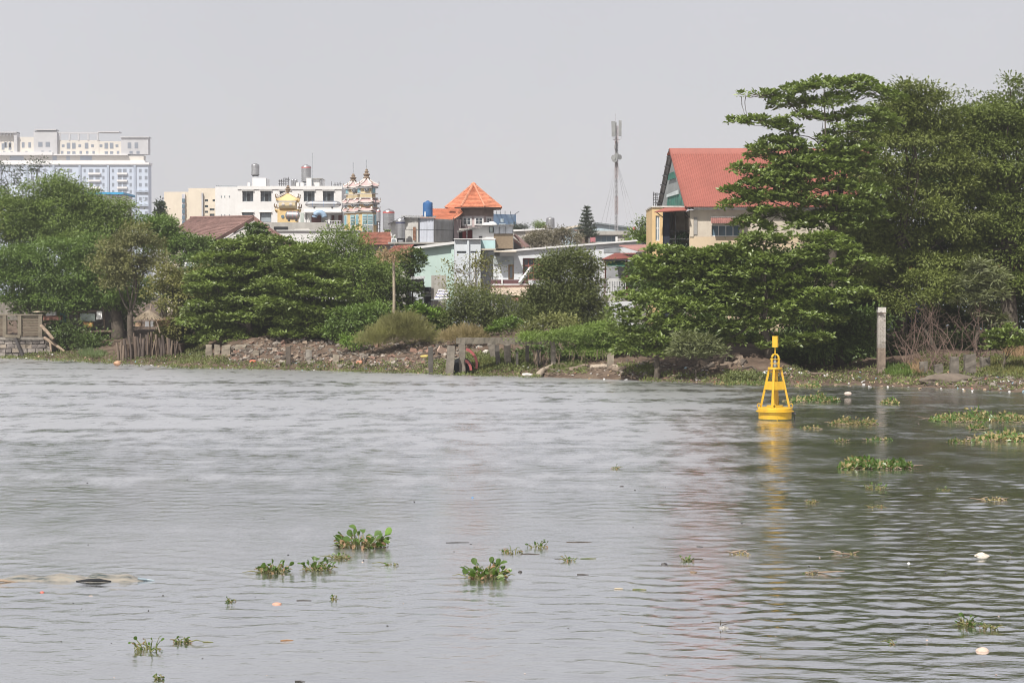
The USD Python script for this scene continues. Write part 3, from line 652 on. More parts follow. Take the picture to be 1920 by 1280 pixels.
def horns(o, c, r, z, sides, a0, m, s=0.5, sx=1, sy=1):
    for i in range(sides):
        a = a0 + i * 2 * math.pi / sides; d = np.array([math.cos(a) * sx, math.sin(a) * sy, 0])
        p = np.array([c[0], c[1], z]) + d * r
        part(o, 'corner_ornament', MB().tube([p - d * s * .3, p + d * s * .2 + (0, 0, s * .25), p + d * s * .3 + (0, 0, s * .8), p + d * s * .05 + (0, 0, s * 1.05)], [s * .22, s * .20, s * .14, .03], 5), m)
def small_pagoda():
    Y = 255; v = V(Y); X, Z = v.X, v.Z; c = (X(538), Y + 1.5, 0); k = v.k
    t = thing('yellow_pagoda', 'small yellow two tier pagoda with pointed roof in front of the white apartments', 'pagoda', (c[0], c[1], Z(424)))
    a0 = math.pi / 4; q = math.sqrt(2)
    part(t, 'lower_body', MB().box(X(520.5), X(556), Y, Y + 2.6, Z(424), Z(396.5)), YEL)
    part(t, 'upper_body', MB().box(X(522.5), X(553.5), Y + .2, Y + 2.4, Z(390), Z(376)), PALY)
    r1 = part(t, 'skirt_roof', curved_roof(MB(), c, 22 * k * q, 15 * k * q, Z(395.5), Z(389.5), .35, 4, a0, sy=.72, th=.18), YEL)
    r2 = part(t, 'upper_roof', curved_roof(MB(), c, 20 * k * q, 1.5 * k * q, Z(376), Z(359), .4, 4, a0, sy=.72, th=.22, pw=1.15), YEL)
    horns(r1, c, 22 * k * q, Z(395) + .4, 4, a0, MT['dry_wood'], .55, 1, .72); horns(r2, c, 20 * k * q, Z(376) + .35, 4, a0, MT['dry_wood'], .55, 1, .72)
    for i in (2, 3):
        a = a0 + i * math.pi / 2; e = np.array([c[0] + math.cos(a) * 20 * k * q, c[1] + math.sin(a) * 20 * k * q * .72, Z(376) + .45])
        part(r2, 'hip_ridge', MB().bar(e, (c[0], c[1], Z(358.5)), .22), RIDGE)
    part(t, 'eave_band', MB().box(X(519.5), X(556.5), Y - .35, Y - .2, Z(379), Z(377)), BLUG)
    for px in (531, 545): part(t, 'round_panel', MB().tube([(X(px), Y + .19, Z(383)), (X(px), Y + .12, Z(383))], [3 * k, 3 * k], 14), RIDGE)
    w = part(t, 'round_window', MB().tube([(X(530.5), Y - .01, Z(406)), (X(530.5), Y - .10, Z(406))], [3 * k, 3 * k], 14), MT['blue_pane'])
    finial(t, c, Z(359.5), Z(346), MT['dry_wood'])
small_pagoda()
def temple():
    Y = 240; v = V(Y); X, Z = v.X, v.Z; k = v.k
    t = thing('twin_tower_temple', 'yellow temple with two joined pavilion towers, pink upturned roofs and teal louvred windows', 'temple', (X(672), Y, 2.5))
    teal_f = M('temple_teal_frame', (0.52, 0.56, 0.55), 0.6)
    for n, (cx, w, dy, apex, eave, fz, ndl) in enumerate(((657, 16.5, 2.2, 334, 348, 321, 300), (685, 20.5, 0, 331.5, 347.5, 314, 297))):
        c = (X(cx), Y + 2.4 + dy, 0); yf = c[1]
        rr = lambda px: px * k
        part(t, 'base_storey', ring_prism(MB(), c, rr(w * 1.04), 2.5, Z(394), 6), YEL)
        part(t, 'middle_storey', ring_prism(MB(), c, rr(w * .98), Z(393), Z(377), 6), ORY)
        part(t, 'top_storey', ring_prism(MB(), c, rr(w * .82), Z(371), Z(346), 6), PALY)
        for nm, re, rt, ze, zt in (('skirt_roof', w * 1.2, w * .95, 394, 387.5), ('middle_roof', w * 1.24, w * .86, 378, 370.5), ('top_roof', w * 1.1, 1.0, eave, apex)):
            rf = part(t, nm, curved_roof(MB(), c, rr(re), rr(rt), Z(ze), Z(zt), .17, 6, th=.10, pw=1.3 if nm == 'top_roof' else 1.1), PINK)
            part(rf, 'eave', ring_prism(MB(), c, rr(re * .985), Z(ze) - .24, Z(ze) - .11, 6), BLUG)
            part(rf, 'ridge_trim', curved_roof(MB(), c, rr(re * 1.02), rr(re * .95), Z(ze) + .02, Z(ze) + .07, .17, 6, th=.10), RIDGE)
            for i in range(6):
                a = i * math.pi / 3; e = np.array([c[0] + math.cos(a) * rr(re) * 1.02, c[1] + math.sin(a) * rr(re) * 1.02, Z(ze) + .19]); e2 = np.array([c[0] + math.cos(a) * rr(rt) * 1.05, c[1] + math.sin(a) * rr(rt) * 1.05, Z(zt) + .04])
                m_ = (e + e2) / 2 - (0, 0, .12 * abs(Z(zt) - Z(ze)))
                part(rf, 'hip_ridge', MB().tube([e, m_, e2], [.11, .11, .11], 5), RIDGE)
            horns(rf, c, rr(re), Z(ze) + .26, 6, 0, MT['dry_wood'], .28)
        # balcony round the top storey
        bal = part(t, 'balcony', ring_prism(MB(), c, rr(w * 1.05), Z(370.2), Z(369), 6), RIDGE)
        part(bal, 'rail', ring_prism(MB(), c, rr(w * 1.05), Z(362.5), Z(361.4), 6), RIDGE)
        ap = w * 1.03 * math.cos(math.pi / 6)
        for j in range(11):
            f = (j / 10 - .5) * w * 1.0
            part(bal, 'baluster', MB().box(X(cx + f) - .06, X(cx + f) + .06, yf - rr(ap) , yf - rr(ap) + .1, Z(369), Z(362.5)), PALY)
        yt = yf - rr(w * .82 * math.cos(math.pi / 6)); ym = yf - rr(w * .98 * math.cos(math.pi / 6)); yb = yf - rr(w * 1.04 * math.cos(math.pi / 6))
        ox = 1.5 if n else 3
        for nm, py, y, rx, rz in (('round_window', 354, yt, 5.0, 5.0), ('oval_window', 382, ym, 6.8, 4.4)):
            e = MB(); vv, ff = MB().tube([(0, 0, 0), (0, -.16, 0)], [1, 1], 20).arrays(); vv = vv * (rr(rx), 1, rr(rz)) + (X(cx + ox), y - .005, Z(py))
            w_ = part(t, nm, (vv, ff), RIDGE)
            vv, ff = MB().tube([(0, 0, 0), (0, -.08, 0)], [1, 1], 20).arrays(); vv = vv * (rr(rx * .82), 1, rr(rz * .82)) + (X(cx + ox), y - .17, Z(py)); part(w_, 'dark_pane', (vv, ff), MT['dark_pane'])
            for a in range(3): part(w_, 'spoke', MB().bar((X(cx + ox) - rr(rx * .7) * math.cos(a * 1.05), y - .29, Z(py) - rr(rz * .7) * math.sin(a * 1.05)), (X(cx + ox) + rr(rx * .7) * math.cos(a * 1.05), y - .29, Z(py) + rr(rz * .7) * math.sin(a * 1.05)), .035), BLUG)
        # louvred windows on the front
        cols = ((680, 685.6), (689, 696)) if n else ((653, 660),)
        cols = ((679, 687), (689, 697.5)) if n else ((653.5, 661),)
        for a, b in cols:
            for p0, p1, pm in ((402, 419.5, MT['teal_pane']), (422, 434, MT['blue_pane'])):
                f_ = part(t, 'window', MB().box(X(a) - .08, X(b) + .08, yb - .10, yb - .01, Z(p1) - .08, Z(p0) + .08), teal_f if p0 < 410 else RIDGE)
                part(f_, 'pane', MB().box(X(a), X(b), yb - .14, yb - .105, Z(p1), Z(p0)), pm)
                for q in range(1, 6): part(f_, 'louvre', MB().box(X(a) + .03, X(b) - .03, yb - .20, yb - .145, Z(p1) + (Z(p0) - Z(p1)) * q / 6 - .03, Z(p1) + (Z(p0) - Z(p1)) * q / 6 + .03), teal_f)
        # narrow windows on the two slanting faces
        for sg in (-1, 1):
            a = -math.pi / 2 + sg * math.pi / 3; d = np.array([math.cos(a), math.sin(a), 0]); sd = np.array([-d[1], d[0], 0])
            for r_, p0, p1, pm in ((w * .82, 350, 359.5, MT['teal_pane']), (w * 1.04, 402, 420, MT['teal_pane']), (w * .98, 379, 386, MT['dark_pane'])):
                ctr = np.array([c[0], c[1], 0]) + d * rr(r_ * math.cos(math.pi / 6)); z0, z1 = Z(p1), Z(p0); hw = rr(3.4)
                f_ = part(t, 'side_window', MB().bar(ctr + d * .05 + (0, 0, z0 - .08), ctr + d * .05 + (0, 0, z1 + .08), hw * 2 + .3, .1, up=tuple(d)), teal_f)
                part(f_, 'pane', MB().bar(ctr + d * .12 + (0, 0, z0), ctr + d * .12 + (0, 0, z1), hw * 2, .06, up=tuple(d)), pm)
        finial(t, c, Z(apex) - .1, Z(fz), MT['dry_wood'], Z(ndl))
    part(t, 'lamp_post', MB().bar(v.p(704.5, 385, -1), v.p(704.5, 371, -1), .12), MT['dark_metal'])
temple()

def terrace_house():
    Y = 250; v = V(Y); X, Z = v.X, v.Z
    t = thing('white_terrace_house', 'white roof terrace with flat canopy and maroon doors between the two temples', 'house', (X(598), Y, 2.5))
    part(t, 'terrace_body', MB().box(X(560), X(640), Y, Y + 9, 2.5, Z(419)), MT['white_wall'])
    part(t, 'canopy', MB().box(X(571), X(640), Y - .2, Y + 6, Z(397.5), Z(391.5)), MT['white_paint'])
    part(t, 'canopy_edge', MB().box(X(568), X(641), Y - .6, Y - .21, Z(399), Z(396.8)), MT['white_paint'])
    for a, b in ((571, 577), (574, 580), (615, 618.5)):
        part(t, 'column', MB().box(X(a), X(a + 4), Y, Y + .4, Z(419) + .01, Z(397.5) - .01), MT['white_paint'])
    part(t, 'back_wall', MB().box(X(571), X(640), Y + 3, Y + 3.3, Z(419) + .01, Z(397.5) - .01), MT['white_wall'])
    mar = M('maroon_wood', (0.17, 0.07, 0.065), 0.7)
    for a, b in ((580, 598), (618, 623), (631, 638)): part(t, 'door', MB().box(X(a), X(b), Y + 2.85, Y + 2.99, Z(419) + .02, Z(402)), mar)
    part(t, 'green_screen', MB().box(X(563.5), X(570), Y + .1, Y + .2, Z(419) + .02, Z(399)), M('pale_green_screen', (0.42, 0.47, 0.44), 0.7))
    railing(t, (X(610), Y - .3, Z(423)), (X(640), Y - .3, Z(423)), Z(414) - Z(423), 10, MT['white_frame'], .07)
    lying_tank(573, 640, 377, 391.2, Y + .6, 'long steel tank lying on the white terrace canopy', M('blue_hoop', (0.20, 0.28, 0.45), 0.5))
    lying_tank(535.5, 562.5, 396, 415, 243, 'steel tank lying on its side in front of the yellow pagoda', M('pink_hoop', (0.5, 0.25, 0.25), 0.5))
    m = MB(); c = v.p(599, 409, -1.5); r = 9.5 * v.k
    m.tube([c + (r * math.cos(a), 0, r * math.sin(a) * 1.1) for a in np.linspace(0.1, math.pi - .1, 14)], [.34] * 14, 8)
    single('blue_arch', m, M('pale_blue_plastic', (0.27, 0.38, 0.52), 0.4), 'bent blue plastic tube arching in front of the maroon terrace doors', 'tube', smooth=True)
    # grey yard walls before it
    v = V(225); X, Z = v.X, v.Z
    t = thing('grey_flat_roof_house', 'low grey concrete house with stained parapet below the terrace', 'house', (X(560), 225, 2.5))
    part(t, 'body', MB().box(X(498), X(612), 225.5, 233, 2.5, Z(432)), MT['pale_concrete'])
    part(t, 'parapet', MB().box(X(496), X(613), 225, 225.48, Z(432), Z(417)), MT['pale_concrete'])
    part(t, 'opening_shade_plate', MB().box(X(514), X(540), 224.9, 224.99, Z(430), Z(425)), MT['dark_room'])  # near black plate on the solid parapet stands for a shaded opening
    part(t, 'hip_roof', MB().add([v.p(549, 432.5, -.5), v.p(582, 431.5, -.5), v.p(562, 424, .8), v.p(574, 424, .8)], [(0, 1, 3), (0, 3, 2), (1, 0, 2), (1, 2, 3)]), MT['pale_concrete'])
    v = V(212); X, Z = v.X, v.Z
    t = thing('low_white_house', 'low white house wall behind the riverside trees, below the grey parapet', 'house', (X(595), 212, 2.5))
    part(t, 'wall', MB().box(X(520), X(672), 212, 219, 2.5, Z(433)), MT['white_wall'])
    part(t, 'coping', MB().box(X(519), X(673), 211.8, 219.2, Z(433) + .01, Z(431.5)), MT['white_paint'])
    v = V(208); X, Z = v.X, v.Z
    t = thing('rust_roof_house', 'low house with rusty red brick roof under the temple', 'house', (X(702), 208, 2.5))
    part(t, 'wall', MB().box(X(672), X(734), 208.6, 214, 2.5, Z(458)), MT['pale_concrete'])
    part(t, 'roof', tiled(MB(), v.p(676, 435.5, 3), v.p(735, 435.5, 3), v.p(733, 459), v.p(668, 459), 9, 40, .05, .05), M('rust_tile', (0.36, 0.155, 0.11), 0.85, 0.25, 1.2, stain=0.4))
terrace_house()
steel_tank(718, 740, 392, 432, 232, 'tall steel tank with red stripe on a stand right of the temple', band=(.80, .87, MT['red_band']), stand=440)
steel_tank(705.5, 714, 392, 415, 236, 'narrow steel tank half hidden by the temple edge', band=(.78, .86, MT['red_band']), stand=436)

def mast():
    Y = 330; v = V(Y); X, Z = v.X, v.Z
    t = thing('radio_mast', 'tall guyed lattice mast with panel antennas and small dishes', 'radio mast', (X(1155), Y, Z(434)))
    red, wh = M('mast_red', (0.26, 0.19, 0.18), 0.7), M('mast_grey', (0.33, 0.33, 0.345), 0.7)
    hw = 2.9 * v.k; n = 20; z0, z1 = Z(434), Z(236)
    cs = [np.array([X(1155.5) + hw * math.cos(a), Y + hw * math.sin(a), 0]) for a in (math.pi * .5, math.pi * 1.17, math.pi * 1.83)]
    for c in cs:
        for s in range(6):
            a, b = z0 + (z1 - z0) * s / 6, z0 + (z1 - z0) * (s + 1) / 6
            part(t, 'mast_leg', MB().bar(c + (0, 0, a), c + (0, 0, b), .12), red if s % 2 else wh)
    m = MB()
    for i in range(n):
        a, b = z0 + (z1 - z0) * i / n, z0 + (z1 - z0) * (i + 1) / n
        for j in range(3): m.bar(cs[j] + (0, 0, a), cs[(j + 1) % 3] + (0, 0, b), .032)
    part(t, 'lattice', m, wh, kind='stuff')
    pan = M('antenna_panel', (0.25, 0.26, 0.26), 0.6)
    part(t, 'panel_antenna', MB().bar(v.p(1150.6, 256, -.4), v.p(1149.8, 227.5, -.4), .62, .3, up=(0, 1, 0)), pan)
    part(t, 'panel_antenna', MB().bar(v.p(1162.6, 255.5, -.2), v.p(1162.8, 226, -.2), .46, .3, up=(0, 1, 0)), pan)
    part(t, 'panel_antenna', MB().bar(v.p(1154.5, 255, .9), v.p(1154.5, 229, .9), .3, .2, up=(0, 1, 0)), pan)
    m = MB()
    for py in (239.5, 250.5): m.bar(v.p(1150, py, -.2), v.p(1163, py, -.2), .1)
    for q in (v.p(1149.5, 262, -.4), v.p(1164.5, 261, -.2)): m.bar(q, q + (0, 0, .9), .07)
    m.bar(v.p(1149.5, 262, -.4), v.p(1155, 263), .09); m.bar(v.p(1164.5, 261, -.2), v.p(1156, 263), .09)
    part(t, 'antenna_bracket', m, wh)
    part(t, 'top_rod', MB().bar(v.p(1154, 240), v.p(1153.8, 213), .06), wh)
    for px, py, dx in ((1151.5, 296, -1), (1160, 295, 1), (1156, 292, .1), (1153, 300, -.5)):
        c = v.p(px, py, -.4); d = np.array([dx * .5, -.8, 0]); d /= np.linalg.norm(d)
        part(t, 'dish', MB().tube([c, c + d * .25, c + d * .3], [.18, .42, .44], 14), pan)
    part(t, 'equipment_box', MB().box(X(1153.5), X(1156.5), Y - .5, Y, Z(287), Z(265)), MT['dark_metal'])
    part(t, 'equipment_box', MB().box(X(1151), X(1153.5), Y - .4, Y, Z(279), Z(272)), wh)
    for (a, b) in ((1124, 432), (1133, 434), (1142, 436), (1189, 432), (1198, 430), (1180, 434)):
        part(t, 'guy_wire', MB().tube([v.p(1155.5, 300), v.p((1155.5 + a) / 2 + .8, (300 + b) / 2 + 3, 2), v.p(a, b, 6 if a < 1140 else -4)], .018, 4), wh)
mast()
def background_row():
    Y = 340; v = V(Y); X, Z = v.X, v.Z
    t = thing('blue_gabled_hall', 'pale blue low gabled hall behind the radio mast', 'hall', (X(1146), Y, 2.5))
    pb = M('pale_blue_sheet', (0.46, 0.56, 0.62), 0.7, 0.06, 0.6, stain=.2)
    part(t, 'wall', MB().prism([(X(1112), 2.5), (X(1181), 2.5), (X(1181), Z(426)), (X(1120), Z(418)), (X(1112), Z(421))], Y, Y + 12), pb)
    part(t, 'roof', MB().slab(v.p(1120, 416.8, -.5), v.p(1182, 425, -.5), v.p(1182, 425, 12.5), v.p(1120, 416.8, 12.5), .25), MT['grey_frame'])
    part(t, 'roof', MB().slab(v.p(1110, 420.5, -.5), v.p(1119.8, 416.8, -.5), v.p(1119.8, 416.8, 12.5), v.p(1110, 420.5, 12.5), .25), MT['grey_frame'])
    t = thing('blue_gabled_hall', 'small pale blue hall with cream roof edge left of the dark conifer', 'hall', (X(1072), Y + 5, 2.5))
    part(t, 'wall', MB().prism([(X(1058), 2.5), (X(1092), 2.5), (X(1092), Z(421)), (X(1070), Z(426)), (X(1058), Z(428))], Y + 4, Y + 14), pb)
    part(t, 'roof', MB().slab(v.p(1056, 427.8, 3.5), v.p(1093, 420, 3.5), v.p(1093, 420, 14.5), v.p(1056, 427.8, 14.5), .3), MT['cream_wall'])
    Y = 290; v = V(Y); X, Z = v.X, v.Z
    t = thing('concrete_flat_house', 'grey concrete house with wide shuttered window below the radio mast', 'house', (X(1130), Y, 2.5))
    H = [(X(1117), X(1157), Z(454), Z(441.5))]
    m = MB(); wall_holes(m, X(1084), X(1180), 2.5, Z(433), Y, Y + .4, H); m.box(X(1084), X(1180), Y + .41, Y + 10, 2.5, Z(434)); part(t, 'wall', m, MT['pale_concrete'])
    part(t, 'parapet', MB().box(X(1083), X(1181), Y - .35, Y - .003, Z(440.5), Z(433)), MT['pale_concrete'])
    window(t, *H[0], Y, MT['grey_frame'], MT['blue_pane'], 4, 1, .1, .3)
    part(t, 'red_panel', MB().box(X(1106), X(1116), Y - .1, Y - .004, Z(454), Z(442)), M('faded_red_panel', (0.42, 0.16, 0.18), 0.7))
    part(t, 'white_post', MB().box(X(1153.5), X(1157.5), Y - .5, Y - .36, Z(454), Z(444)), MT['white_paint'])
    part(t, 'brown_door', MB().box(X(1088), X(1101), Y - .1, Y - .004, Z(456), Z(442)), M('brown_board', (0.16, 0.11, 0.095), 0.8))
    v = V(284); t = thing('rust_awning', 'rusty brown awning roof left of the grey concrete house', 'awning', v.p(1091, 432))
    part(t, 'sheet', corrugated(MB(), v.p(1076, 431, 2), v.p(1110, 430, 2), v.p(1108, 433.5), v.p(1082, 434.5), 14, .04), M('rust_sheet', (0.20, 0.115, 0.095), 0.8, .25, 2))
    part(t, 'post', MB().bar(v.p(1084, 434.5), v.p(1084, 460), .12), MT['dark_metal']); part(t, 'post', MB().bar(v.p(1106, 434), v.p(1106, 460), .12), MT['dark_metal'])
    Y = 300; v = V(Y); X, Z = v.X, v.Z
    t = thing('beige_flat_house', 'plain beige flat roofed house left of the grey bare tree', 'house', (X(995), Y, 2.5))
    part(t, 'wall', MB().box(X(950), X(1052), Y, Y + 9, 2.5, Z(430)), MT['pale_concrete'])
    part(t, 'upper_band', MB().box(X(985), X(1020), Y - .06, Y - .004, Z(452), Z(432)), MT['cream_wall'])
    part(t, 'roof_edge', MB().slab(v.p(962, 431, -.4), v.p(1026, 427.5, -.4), v.p(1026, 427.5, 9.5), v.p(962, 431, 9.5), .25), MT['white_paint'])
    steel_tank(1024, 1040, 407, 428, 305, 'steel tank with ring of lugs on the beige house', stand=430)
    t = thing('red_banded_tank', 'white roof tank with red panel far right of the radio mast', 'water tank', V(335).p(1189, 437))
    w = V(335); part(t, 'body', MB().box(w.X(1184), w.X(1195), 335, 337, w.Z(440), w.Z(425)), MT['white_paint']); part(t, 'red_panel', MB().box(w.X(1186.5), w.X(1192), 334.8, 334.99, w.Z(431), w.Z(425.5)), MT['red_band'])
    part(t, 'rail', MB().bar(w.p(1179, 424.5), w.p(1184, 424.5), .1), MT['white_paint'])
    # billboard
    Y = 380; v = V(Y); X, Z = v.X, v.Z
    t = thing('billboard', 'weathered blue billboard with faint white lettering and a white square', 'billboard', (X(946), Y, 2.5))
    bm = M('billboard_blue', (0.085, 0.145, 0.24), 0.7, .12, .5)
    b = part(t, 'panel', MB().hexa([(X(a), Y + d, Z(z)) for a, zs in ((910, (429, 400.8)), (967.5, (429, 402.6))) for d in (0, .3) for z in zs]), bm)
    fw = M('faded_white_print', (0.36, 0.44, 0.50), 0.7)
    part(b, 'white_square', MB().box(X(938.5), X(944.5), Y - .06, Y - .01, Z(416.8), Z(410)), fw)
    tm = meshkit.text_mesh('CEP', 2.6 * v.k * 1.35, 0.03); vv = np.array(tm.vertices); vv = np.stack([X(953.5) + vv[:, 0], Y - .03 - vv[:, 2], Z(407.8) + vv[:, 1]], 1)
    part(b, 'lettering', (vv, np.array(tm.faces)), fw)
    part(b, 'print_patch', MB().box(X(936), X(948), Y - .05, Y - .01, Z(421.5), Z(418.8)), fw)
    part(b, 'print_patch', MB().prism([(X(954), Z(422)), (X(963), Z(422)), (X(962), Z(419.6)), (X(958), Z(419.2))], Y - .05, Y - .01), fw)
    for px in (918, 940, 962): part(t, 'post', MB().box(X(px) - .15, X(px) + .15, Y + .4, Y + .7, 2.5, Z(402)), MT['dark_metal'])
    for k, px in enumerate((931, 938, 947, 957, 973)): part(t, 'lamp_arm', MB().bar((X(px if px < 968 else 965), Y + .2, Z(402)), (X(px), Y - 1.6, Z(395.5 + k * .4)), .10), MT['grey_frame'])
background_row()
# ---------------------------------------------------------------- houses between the bank and the far buildings
TILE_BROWN = M('brown_roof_tile', (0.215, 0.130, 0.115), 0.8, 0.22, 1.3)
TILE_ORANGE = M('orange_roof_tile', (0.56, 0.215, 0.125), 0.75, 0.18, 1.4)
SHEET_RED = M('red_roof_sheet', (0.30, 0.100, 0.078), 0.6, 0.08, 0.5, stain=0.12, stain_col=(0.36, 0.11, 0.09))
GALV = M('galvanised_sheet', (0.47, 0.48, 0.49), 0.55, 0.14, 0.9, stain=0.35, stain_col=(0.24, 0.17, 0.13), metal=0.15)
GALV2 = M('grey_and_shaded_sheet', (0.30, 0.30, 0.295), 0.6, 0.14, 0.9, stain=0.4, stain_col=(0.17, 0.14, 0.12), metal=0.1)  # also stands for the shaded right face of the shed
MINT = M('mint_wall', (0.47, 0.60, 0.56), 0.85, 0.07, 0.6, stain=0.3, stain_col=(0.36, 0.44, 0.42))
PALEB = M('pale_blue_wall', (0.56, 0.60, 0.64), 0.85, 0.05, 0.6, stain=0.3, stain_col=(0.35, 0.37, 0.38))
def brown_house():
    Y = 185; v = V(Y); X, Z = v.X, v.Z
    t = thing('brown_roof_house', 'house with wide brown tiled gable roof and grey gable wall above the left trees', 'house', (X(440), Y, 2.5))
    A, B, C, D = v.p(475, 407, 0), v.p(358, 409, 13), v.p(327, 431, 9.5), v.p(404, 448, -3.5)
    E, Fp = v.p(548, 458, -3), v.p(430, 455, 10)
    part(t, 'roof_slope', tiled(MB(), B, A, D, C, 15, 62, .05, .035), TILE_BROWN)
    part(t, 'roof_slope', tiled(MB(), A, B, Fp + (3, 0, 0), E, 12, 50, .05, .035), TILE_BROWN)
    part(t, 'ridge', MB().tube([A + (0, 0, .05), B + (0, 0, .05)], .14, 6), TILE_BROWN)
    part(t, 'barge_board', MB().bar(A + (0.1, -.25, -.12), D + (0.1, -.25, -.12), .12, .34), TILE_BROWN)
    part(t, 'barge_board', MB().bar(A + (0.1, -.25, -.12), E + (0, -.25, -.12), .12, .34), TILE_BROWN)
    a, d, e = A + (0, .2, -.25), D + (.7, .4, -.1), E + (-.7, .4, -.1)
    g = MB(); g.add([a, d, e, (d[0], d[1], 2.5), (e[0], e[1], 2.5), a + (0, 12, 0), d + (-2, 12, 0), e + (-2, 12, 0)], [(0, 1, 2), (1, 3, 4), (1, 4, 2), (5, 7, 6), (1, 0, 5), (1, 5, 6), (0, 2, 7), (0, 7, 5)])
    part(t, 'gable_wall', g, M('grey_render', (0.40, 0.385, 0.37), 0.9, .08, .6, stain=.3))
    E2 = v.p(545, 462, -5)
    part(t, 'porch_roof', tiled(MB(), v.p(497, 432, -3), v.p(510, 430, 0), v.p(556, 460, -1), v.p(545, 465, -6), 7, 14, .05, .035), TILE_BROWN)
    part(t, 'porch_post', MB().bar(v.p(520, 455, -4.5), (X(520), Y - 4.5, 2.5), .2), MT['pale_concrete'])
    v = V(176); t = thing('small_flat_roof', 'small flat concrete roof with a box unit among the left trees', 'roof hut', v.p(345, 510))
    part(t, 'wall', MB().box(v.X(322), v.X(372), 176.3, 180, 2.5, v.Z(503)), MT['pale_concrete'])
    part(t, 'roof', MB().box(v.X(318), v.X(376), 175.9, 180.5, v.Z(503) + .01, v.Z(500.5)), MT['pale_concrete'])
    u = part(t, 'air_conditioner', MB().box(v.X(344), v.X(362), 176.6, 177.3, v.Z(500.5) + .01, v.Z(491.5)), MT['white_paint'])
    part(u, 'grille', MB().box(v.X(347), v.X(360), 176.5, 176.59, v.Z(499.5), v.Z(493)), MT['grey_frame'])
brown_house()
def ac_unit(o, px, py, Y, w=13, h=10):
    v = V(Y); u = part(o, 'air_conditioner', MB().box(v.X(px), v.X(px + w), Y - .4, Y, v.Z(py + h), v.Z(py)), MT['white_paint'])
    c = np.array([v.X(px + w * .38), Y - .41, v.Z(py + h / 2)]); part(u, 'fan_grille', MB().tube([c, c - (0, .03, 0)], [h * .4 * v.k] * 2, 16), MT['grey_frame'])
def metal_shed():
    Y = 188; v = V(Y); X, Z = v.X, v.Z
    t = thing('sheet_metal_shed', 'tall shed of grey corrugated sheets with rust streak under the blue tank', 'shed', (X(800), Y, 2.5))
    # left face sheets paler, right face darker: light and shade put into colour
    P0, P1, P2 = (758, 0.6), (814, -1.6), (851, 2.6)
    def face(a, b, n, z_top_a, z_top_b, zb, m, lab=None):
        for i in range(n):
            for r, (f0, f1) in enumerate(((0, .48), (.5, 1))):
                pa = a[0] + (b[0] - a[0]) * i / n, a[1] + (b[1] - a[1]) * i / n; pb = a[0] + (b[0] - a[0]) * (i + 1) / n, a[1] + (b[1] - a[1]) * (i + 1) / n
                za, zc = z_top_a + (z_top_b - z_top_a) * i / n, z_top_a + (z_top_b - z_top_a) * (i + 1) / n
                ta, tb = za + (zb - za) * f0, zc + (zb - zc) * f0; ba, bb = za + (zb - za) * f1, zc + (zb - zc) * f1
                o = -.02 * ((i + r) % 2)
                part(t, 'wall_sheet', corrugated(MB(), v.p(pa[0], ta, pa[1] + o), v.p(pb[0], tb, pb[1] + o), v.p(pb[0], bb, pb[1] + o), v.p(pa[0], ba, pa[1] + o), 5, .045), m if not callable(m) else m(i, r))
    warm = M('lit_pale_sheet', (0.52, 0.51, 0.49), 0.6, .12, .9, stain=.3, stain_col=(.30, .24, .2)); blu = M('bluish_sheet', (0.50, 0.53, 0.60), 0.55, .08, .9, stain=.2)
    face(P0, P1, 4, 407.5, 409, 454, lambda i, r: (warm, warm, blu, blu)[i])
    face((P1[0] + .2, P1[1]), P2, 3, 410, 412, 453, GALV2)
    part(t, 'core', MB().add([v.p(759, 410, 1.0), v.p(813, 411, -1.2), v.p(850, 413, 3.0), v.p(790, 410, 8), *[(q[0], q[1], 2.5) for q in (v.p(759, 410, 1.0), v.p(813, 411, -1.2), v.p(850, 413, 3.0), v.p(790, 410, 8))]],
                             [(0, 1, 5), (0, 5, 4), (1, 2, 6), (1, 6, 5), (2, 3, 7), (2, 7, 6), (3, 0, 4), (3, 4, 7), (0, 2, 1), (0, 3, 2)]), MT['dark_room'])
    part(t, 'roof', corrugated(MB(), v.p(752, 404.5, 4.5), v.p(818, 405.5, 4.5), v.p(816, 408.5, -2.0), v.p(753, 407, .2), 24, .05), GALV2)
    part(t, 'rust_strip', MB().bar(v.p(777, 425.5, -.42), v.p(777, 451, -.42), .26, .03, up=(0, 1, 0)), M('rust', (0.22, 0.12, 0.08), .9, .4, 4))
    for px, dy in ((758, .5), (785, -.62), (814, -1.75), (850.5, 2.4)): part(t, 'corner_post', MB().bar(v.p(px, 409, dy - .06), v.p(px, 454, dy - .06), .09), MT['dark_metal'])
    # lean-to gable on the left
    part(t, 'gable_panel', MB().prism([(X(732), Z(442)), (X(744), Z(442)), (X(744), Z(413.5)), (X(732), Z(419))], Y + .5, Y + .6), MT['white_wall'])
    part(t, 'gable_roof', MB().slab(v.p(727, 420, -.2), v.p(759, 405.2, -.2), v.p(759, 405.2, 3), v.p(727, 420, 3), .08), MT['dark_metal'])
    ac_unit(t, 734, 447, 187); ac_unit(t, 733, 456, 186.6, 8, 8)
    part(t, 'pipe_frame', MB().bar(v.p(742, 444, -.9), v.p(760, 444, -.9), .08).bar(v.p(742, 458, -.9), v.p(742, 440, -.9), .07).bar(v.p(759, 458, -.9), v.p(759, 440, -.9), .07), MT['dark_metal'])
    part(t, 'floor_slab', MB().box(X(730), X(853), Y - 2, Y + 5, Z(458), Z(455)), MT['pale_concrete'])
    steel_tank(742, 760, 408.5, 447, 186.8, 'steel tank with dark top band beside the corrugated shed', band=(.72, .79, MT['navy_band']), stand=456)
    steel_tank(793, 811.5, 376.5, 406, 189.5, 'blue plastic water tank on the corrugated shed', blue=True)
    m = MB().bar(v.p(797, 407, -.2), v.p(797, 397, -.2), .12); single('white_pipe', m, MT['white_paint'], 'short white pipe standing before the blue tank', 'pipe')
metal_shed()
